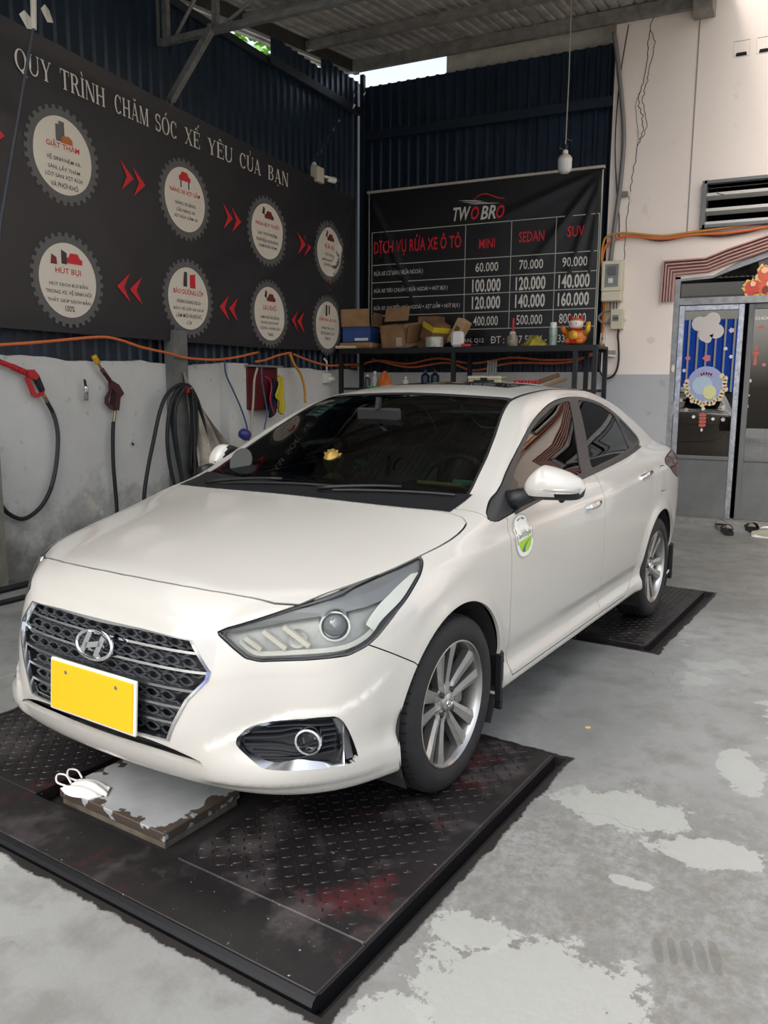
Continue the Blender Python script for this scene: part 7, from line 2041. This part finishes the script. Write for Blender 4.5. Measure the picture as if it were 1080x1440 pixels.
for k in range(4): gpoly('bead', circ(-.836,1.11-.036*k,.038,.022,10), mat('sticker_red', (176,92,80), .7), ST3)
gpoly('drop', circ(-.838,.95,.012,.018,10), WHITEINK, ST3)
for (x, z, r, c, lab) in ((-.834,1.704,.045,(190,110,116),'pink blossom sticker above the round wreath sticker'),(-1.022,1.705,.03,(190,110,116),'pink blossom sticker at the left edge of the door glass'),(-.612,1.987,.03,(200,176,176),'pale round blossom sticker at the upper right of the door glass'),(-.657,1.801,.022,(206,206,200),'white blossom sticker right of the cloud sticker'),(-.599,1.718,.022,(206,206,200),'white blossom sticker by the right stile of the left leaf'),(-1.052,1.576,.022,(200,196,180),'pale blossom sticker near the left stile'),(-1.066,1.262,.024,(176,168,150),'beige blossom sticker low by the left stile'),(-1.005,1.16,.026,(176,150,140),'beige blossom sticker left of the tassel'),(-.638,1.195,.028,(186,176,160),'beige blossom sticker right of the wreath'),(-.634,1.065,.024,(186,190,190),'grey blossom sticker low on the right of the left leaf'),(-.733,1.069,.020,(226,226,220),'white ring sticker right of the tassel'),(-.927,1.087,.020,(226,226,220),'white ring sticker left of the tassel'),(-.403,1.47,.022,(196,196,190),'pale leaf sticker at the left edge of the right door glass'),(-.413,1.208,.020,(190,180,170),'lowest pale sticker on the right door glass'),(-.405,1.321,.014,(196,196,190),'smallest pale sticker on the right door glass'),(-.283,1.634,.022,(170,110,110),'dull pink sticker at the right of the right door glass')):
    o = gpoly('blossom_sticker', [(x+r*(1 if k % 2 else .72)*math.cos(math.pi*k/5), z+r*(1 if k % 2 else .72)*math.sin(math.pi*k/5)) for k in range(10)], mat('blossom_%d_%d_%d' % c, c, .7)); tag(o, lab, 'sticker')
ST4 = empty('lantern_sticker', (0,0,0), label='red hat and lantern tassel sticker on the right door glass', cat='sticker')
gpoly('hat', [(-.37,2.0),(-.29,2.0),(-.31,2.015),(-.32,2.03),(-.34,2.03),(-.35,2.015)], mat('sticker_red', (176,92,80), .7), ST4); gpoly('knot', circ(-.365,1.797,.025,.028,4), mat('sticker_red', (176,92,80), .7), ST4); gpoly('knot', circ(-.365,1.75,.035,.018,8), mat('sticker_red', (176,92,80), .7), ST4); gpoly('tassel', [(-.382,1.63),(-.352,1.63),(-.355,1.735),(-.375,1.735)], mat('sticker_red', (176,92,80), .7), ST4)
V2, Fc = text_mesh('CHÚC MỪNG', .30, .042, .01); tag(mesh('glass_lettering', [(-.245+x,yg-.002,2.105+z) for x, z in V2], Fc, WHITEINK), 'white greeting lettering at the top of the right door glass', 'lettering')
# festive cut-out on the fan-light
OR = empty('festive_cutout', (-.37,yd-.03,2.32), label='red and gold festive figures cut-out standing on the door transom', cat='decoration')
rr_ = random.Random(3)
def ragged(x, z, rx, rz, n=40, am=.2): return [(x+rx*(1+rr_.uniform(-am, am))*math.cos(2*math.pi*k/n), z+rz*(1+rr_.uniform(-am, am))*math.sin(2*math.pi*k/n)) for k in range(n)]
for (x, z, rx, rz, c, o) in ((-.06,.085,.10,.09,(224,186,90),0),(.06,.08,.10,.085,(224,186,90),.002),(.03,.21,.075,.095,(226,196,110),.004),(-.06,.085,.085,.075,(196,70,56),.008),(.06,.08,.08,.07,(206,96,60),.010),(.03,.215,.058,.078,(206,90,66),.012),(.03,.25,.030,.032,(236,190,150),.016),(-.07,.12,.026,.028,(236,190,150),.016),(.08,.115,.026,.028,(236,190,150),.016),(.05,.06,.03,.035,(120,50,30),.018)):
    P_2 = ragged(x, z, rx, rz); mb = MB().prism(P_2, 0, .004, Matrix(((1,0,0,0),(0,0,-1,-o),(0,1,0,0),(0,0,0,1)))); mb.build('cutout_piece', mat('cut_%d_%d_%d' % c, c, .5, .1), OR)

# ---- shoes at the door
def shoe(x, y, rz, m, sole, label, kind):
    t = empty('slipper' if kind == 'slipper' else 'sneaker', (x,y,FZ0), rz, label, 'shoe')
    out = [(.045,-.13),(.052,-.05),(.046,.04),(.055,.11),(.035,.145),(0,.155),(-.035,.145),(-.05,.11),(-.042,.04),(-.046,-.05),(-.04,-.13),(0,-.15)]
    MB().prism(out, 0, .028).build('sole', sole, t)
    mb = MB()
    if kind == 'slipper': mb.grid(lambda i, j: (.056*math.cos(math.pi*i), lerp(.0, .145, j)-.02*math.sin(math.pi*i)*(1-j), .024+.072*math.sin(math.pi*i)*(1-.45*j)), 12, 6, flip=True); mb.build('upper', m, t, True)
    else:
        mb.grid(lambda i, j: (.052*math.cos(math.pi*i)*(1-.25*abs(2*j-1)**3), lerp(-.14, .15, j), .024+(.05+.055*max(0, 1-abs(j-.25)/.3)*1)*math.sin(math.pi*i)**.7*(1-.5*max(0, j-.7)/.3)), 12, 16, flip=True); mb.build('upper', m, t, True)
        MB().tube([(0,-.02,.10),(.0,.04,.098),(0,.08,.08)], .012, 6).build('tongue', WHITEPL, t, True)
SHK = mat('slipper_black', (24,26,30), .5); SHG = mat('shoe_grey', (96,96,92), .7)
shoe(-.47, 8.52, .15, SHK, SHK, 'black slipper on the floor in front of the door gap', 'slipper')
shoe(-.55, 8.80, .1, mat('slipper_grey', (110,108,102), .6), SHG, 'grey slipper behind the black one at the door', 'slipper')
shoe(-.25, 8.75, .25, SHK, SHK, 'dark slipper further right before the second door leaf', 'slipper')
shoe(-.10, 8.45, 1.35, mat('sneaker_beige', (150,146,128), .7), WHITEPL, 'beige sneaker lying at the right edge by the door', 'sneaker')
# litter on the floor
def litter(px, py, s, c, lab, cat='litter'):
    mb = MB().prism([(s*math.cos(a)*(1+.3*math.sin(3*a)), s*.7*math.sin(a)) for a in np.linspace(0, 6.283, 9)[:-1]], 0, .004); o = mb.build('dry_leaf', mat('litter_%d' % c[0], c, .8), None, False, (px,py,FZ0), .5); tag(o, lab, cat)
litter(-.66, 3.25, .012, (206,190,110), 'tiny yellow leaf scrap on the floor right of the lift', 'leaf')

# repeats of one kind share a group
GROUPS = {'red_capped_jar': 'red-capped jars on the lower shelf', 'bottle': 'bottles on the lower shelf', 'open_carton': 'open cartons on the shelf', 'carton': 'leaning cartons on the shelf',
          'blossom_sticker': 'blossom stickers on the door glass', 'slipper': 'slippers at the door', 'roof_truss': 'roof trusses', 'lift_platform': 'lift platforms under the car',
          'pressure_washer_gun': 'spray guns on the left wall', 'orange_cable': 'orange cables on the walls', 'wall_cable': 'cables along the white wall', 'floor_hose': 'hoses on the floor by the left wall',
          'cleaning_cloth': 'cloths at the red cabinet', 'garden_tree': 'trees beyond the walls'}
for o in SC.objects:
    k = o.name.split('.')[0]
    if o.parent is None and k in GROUPS: o['group'] = GROUPS[k]
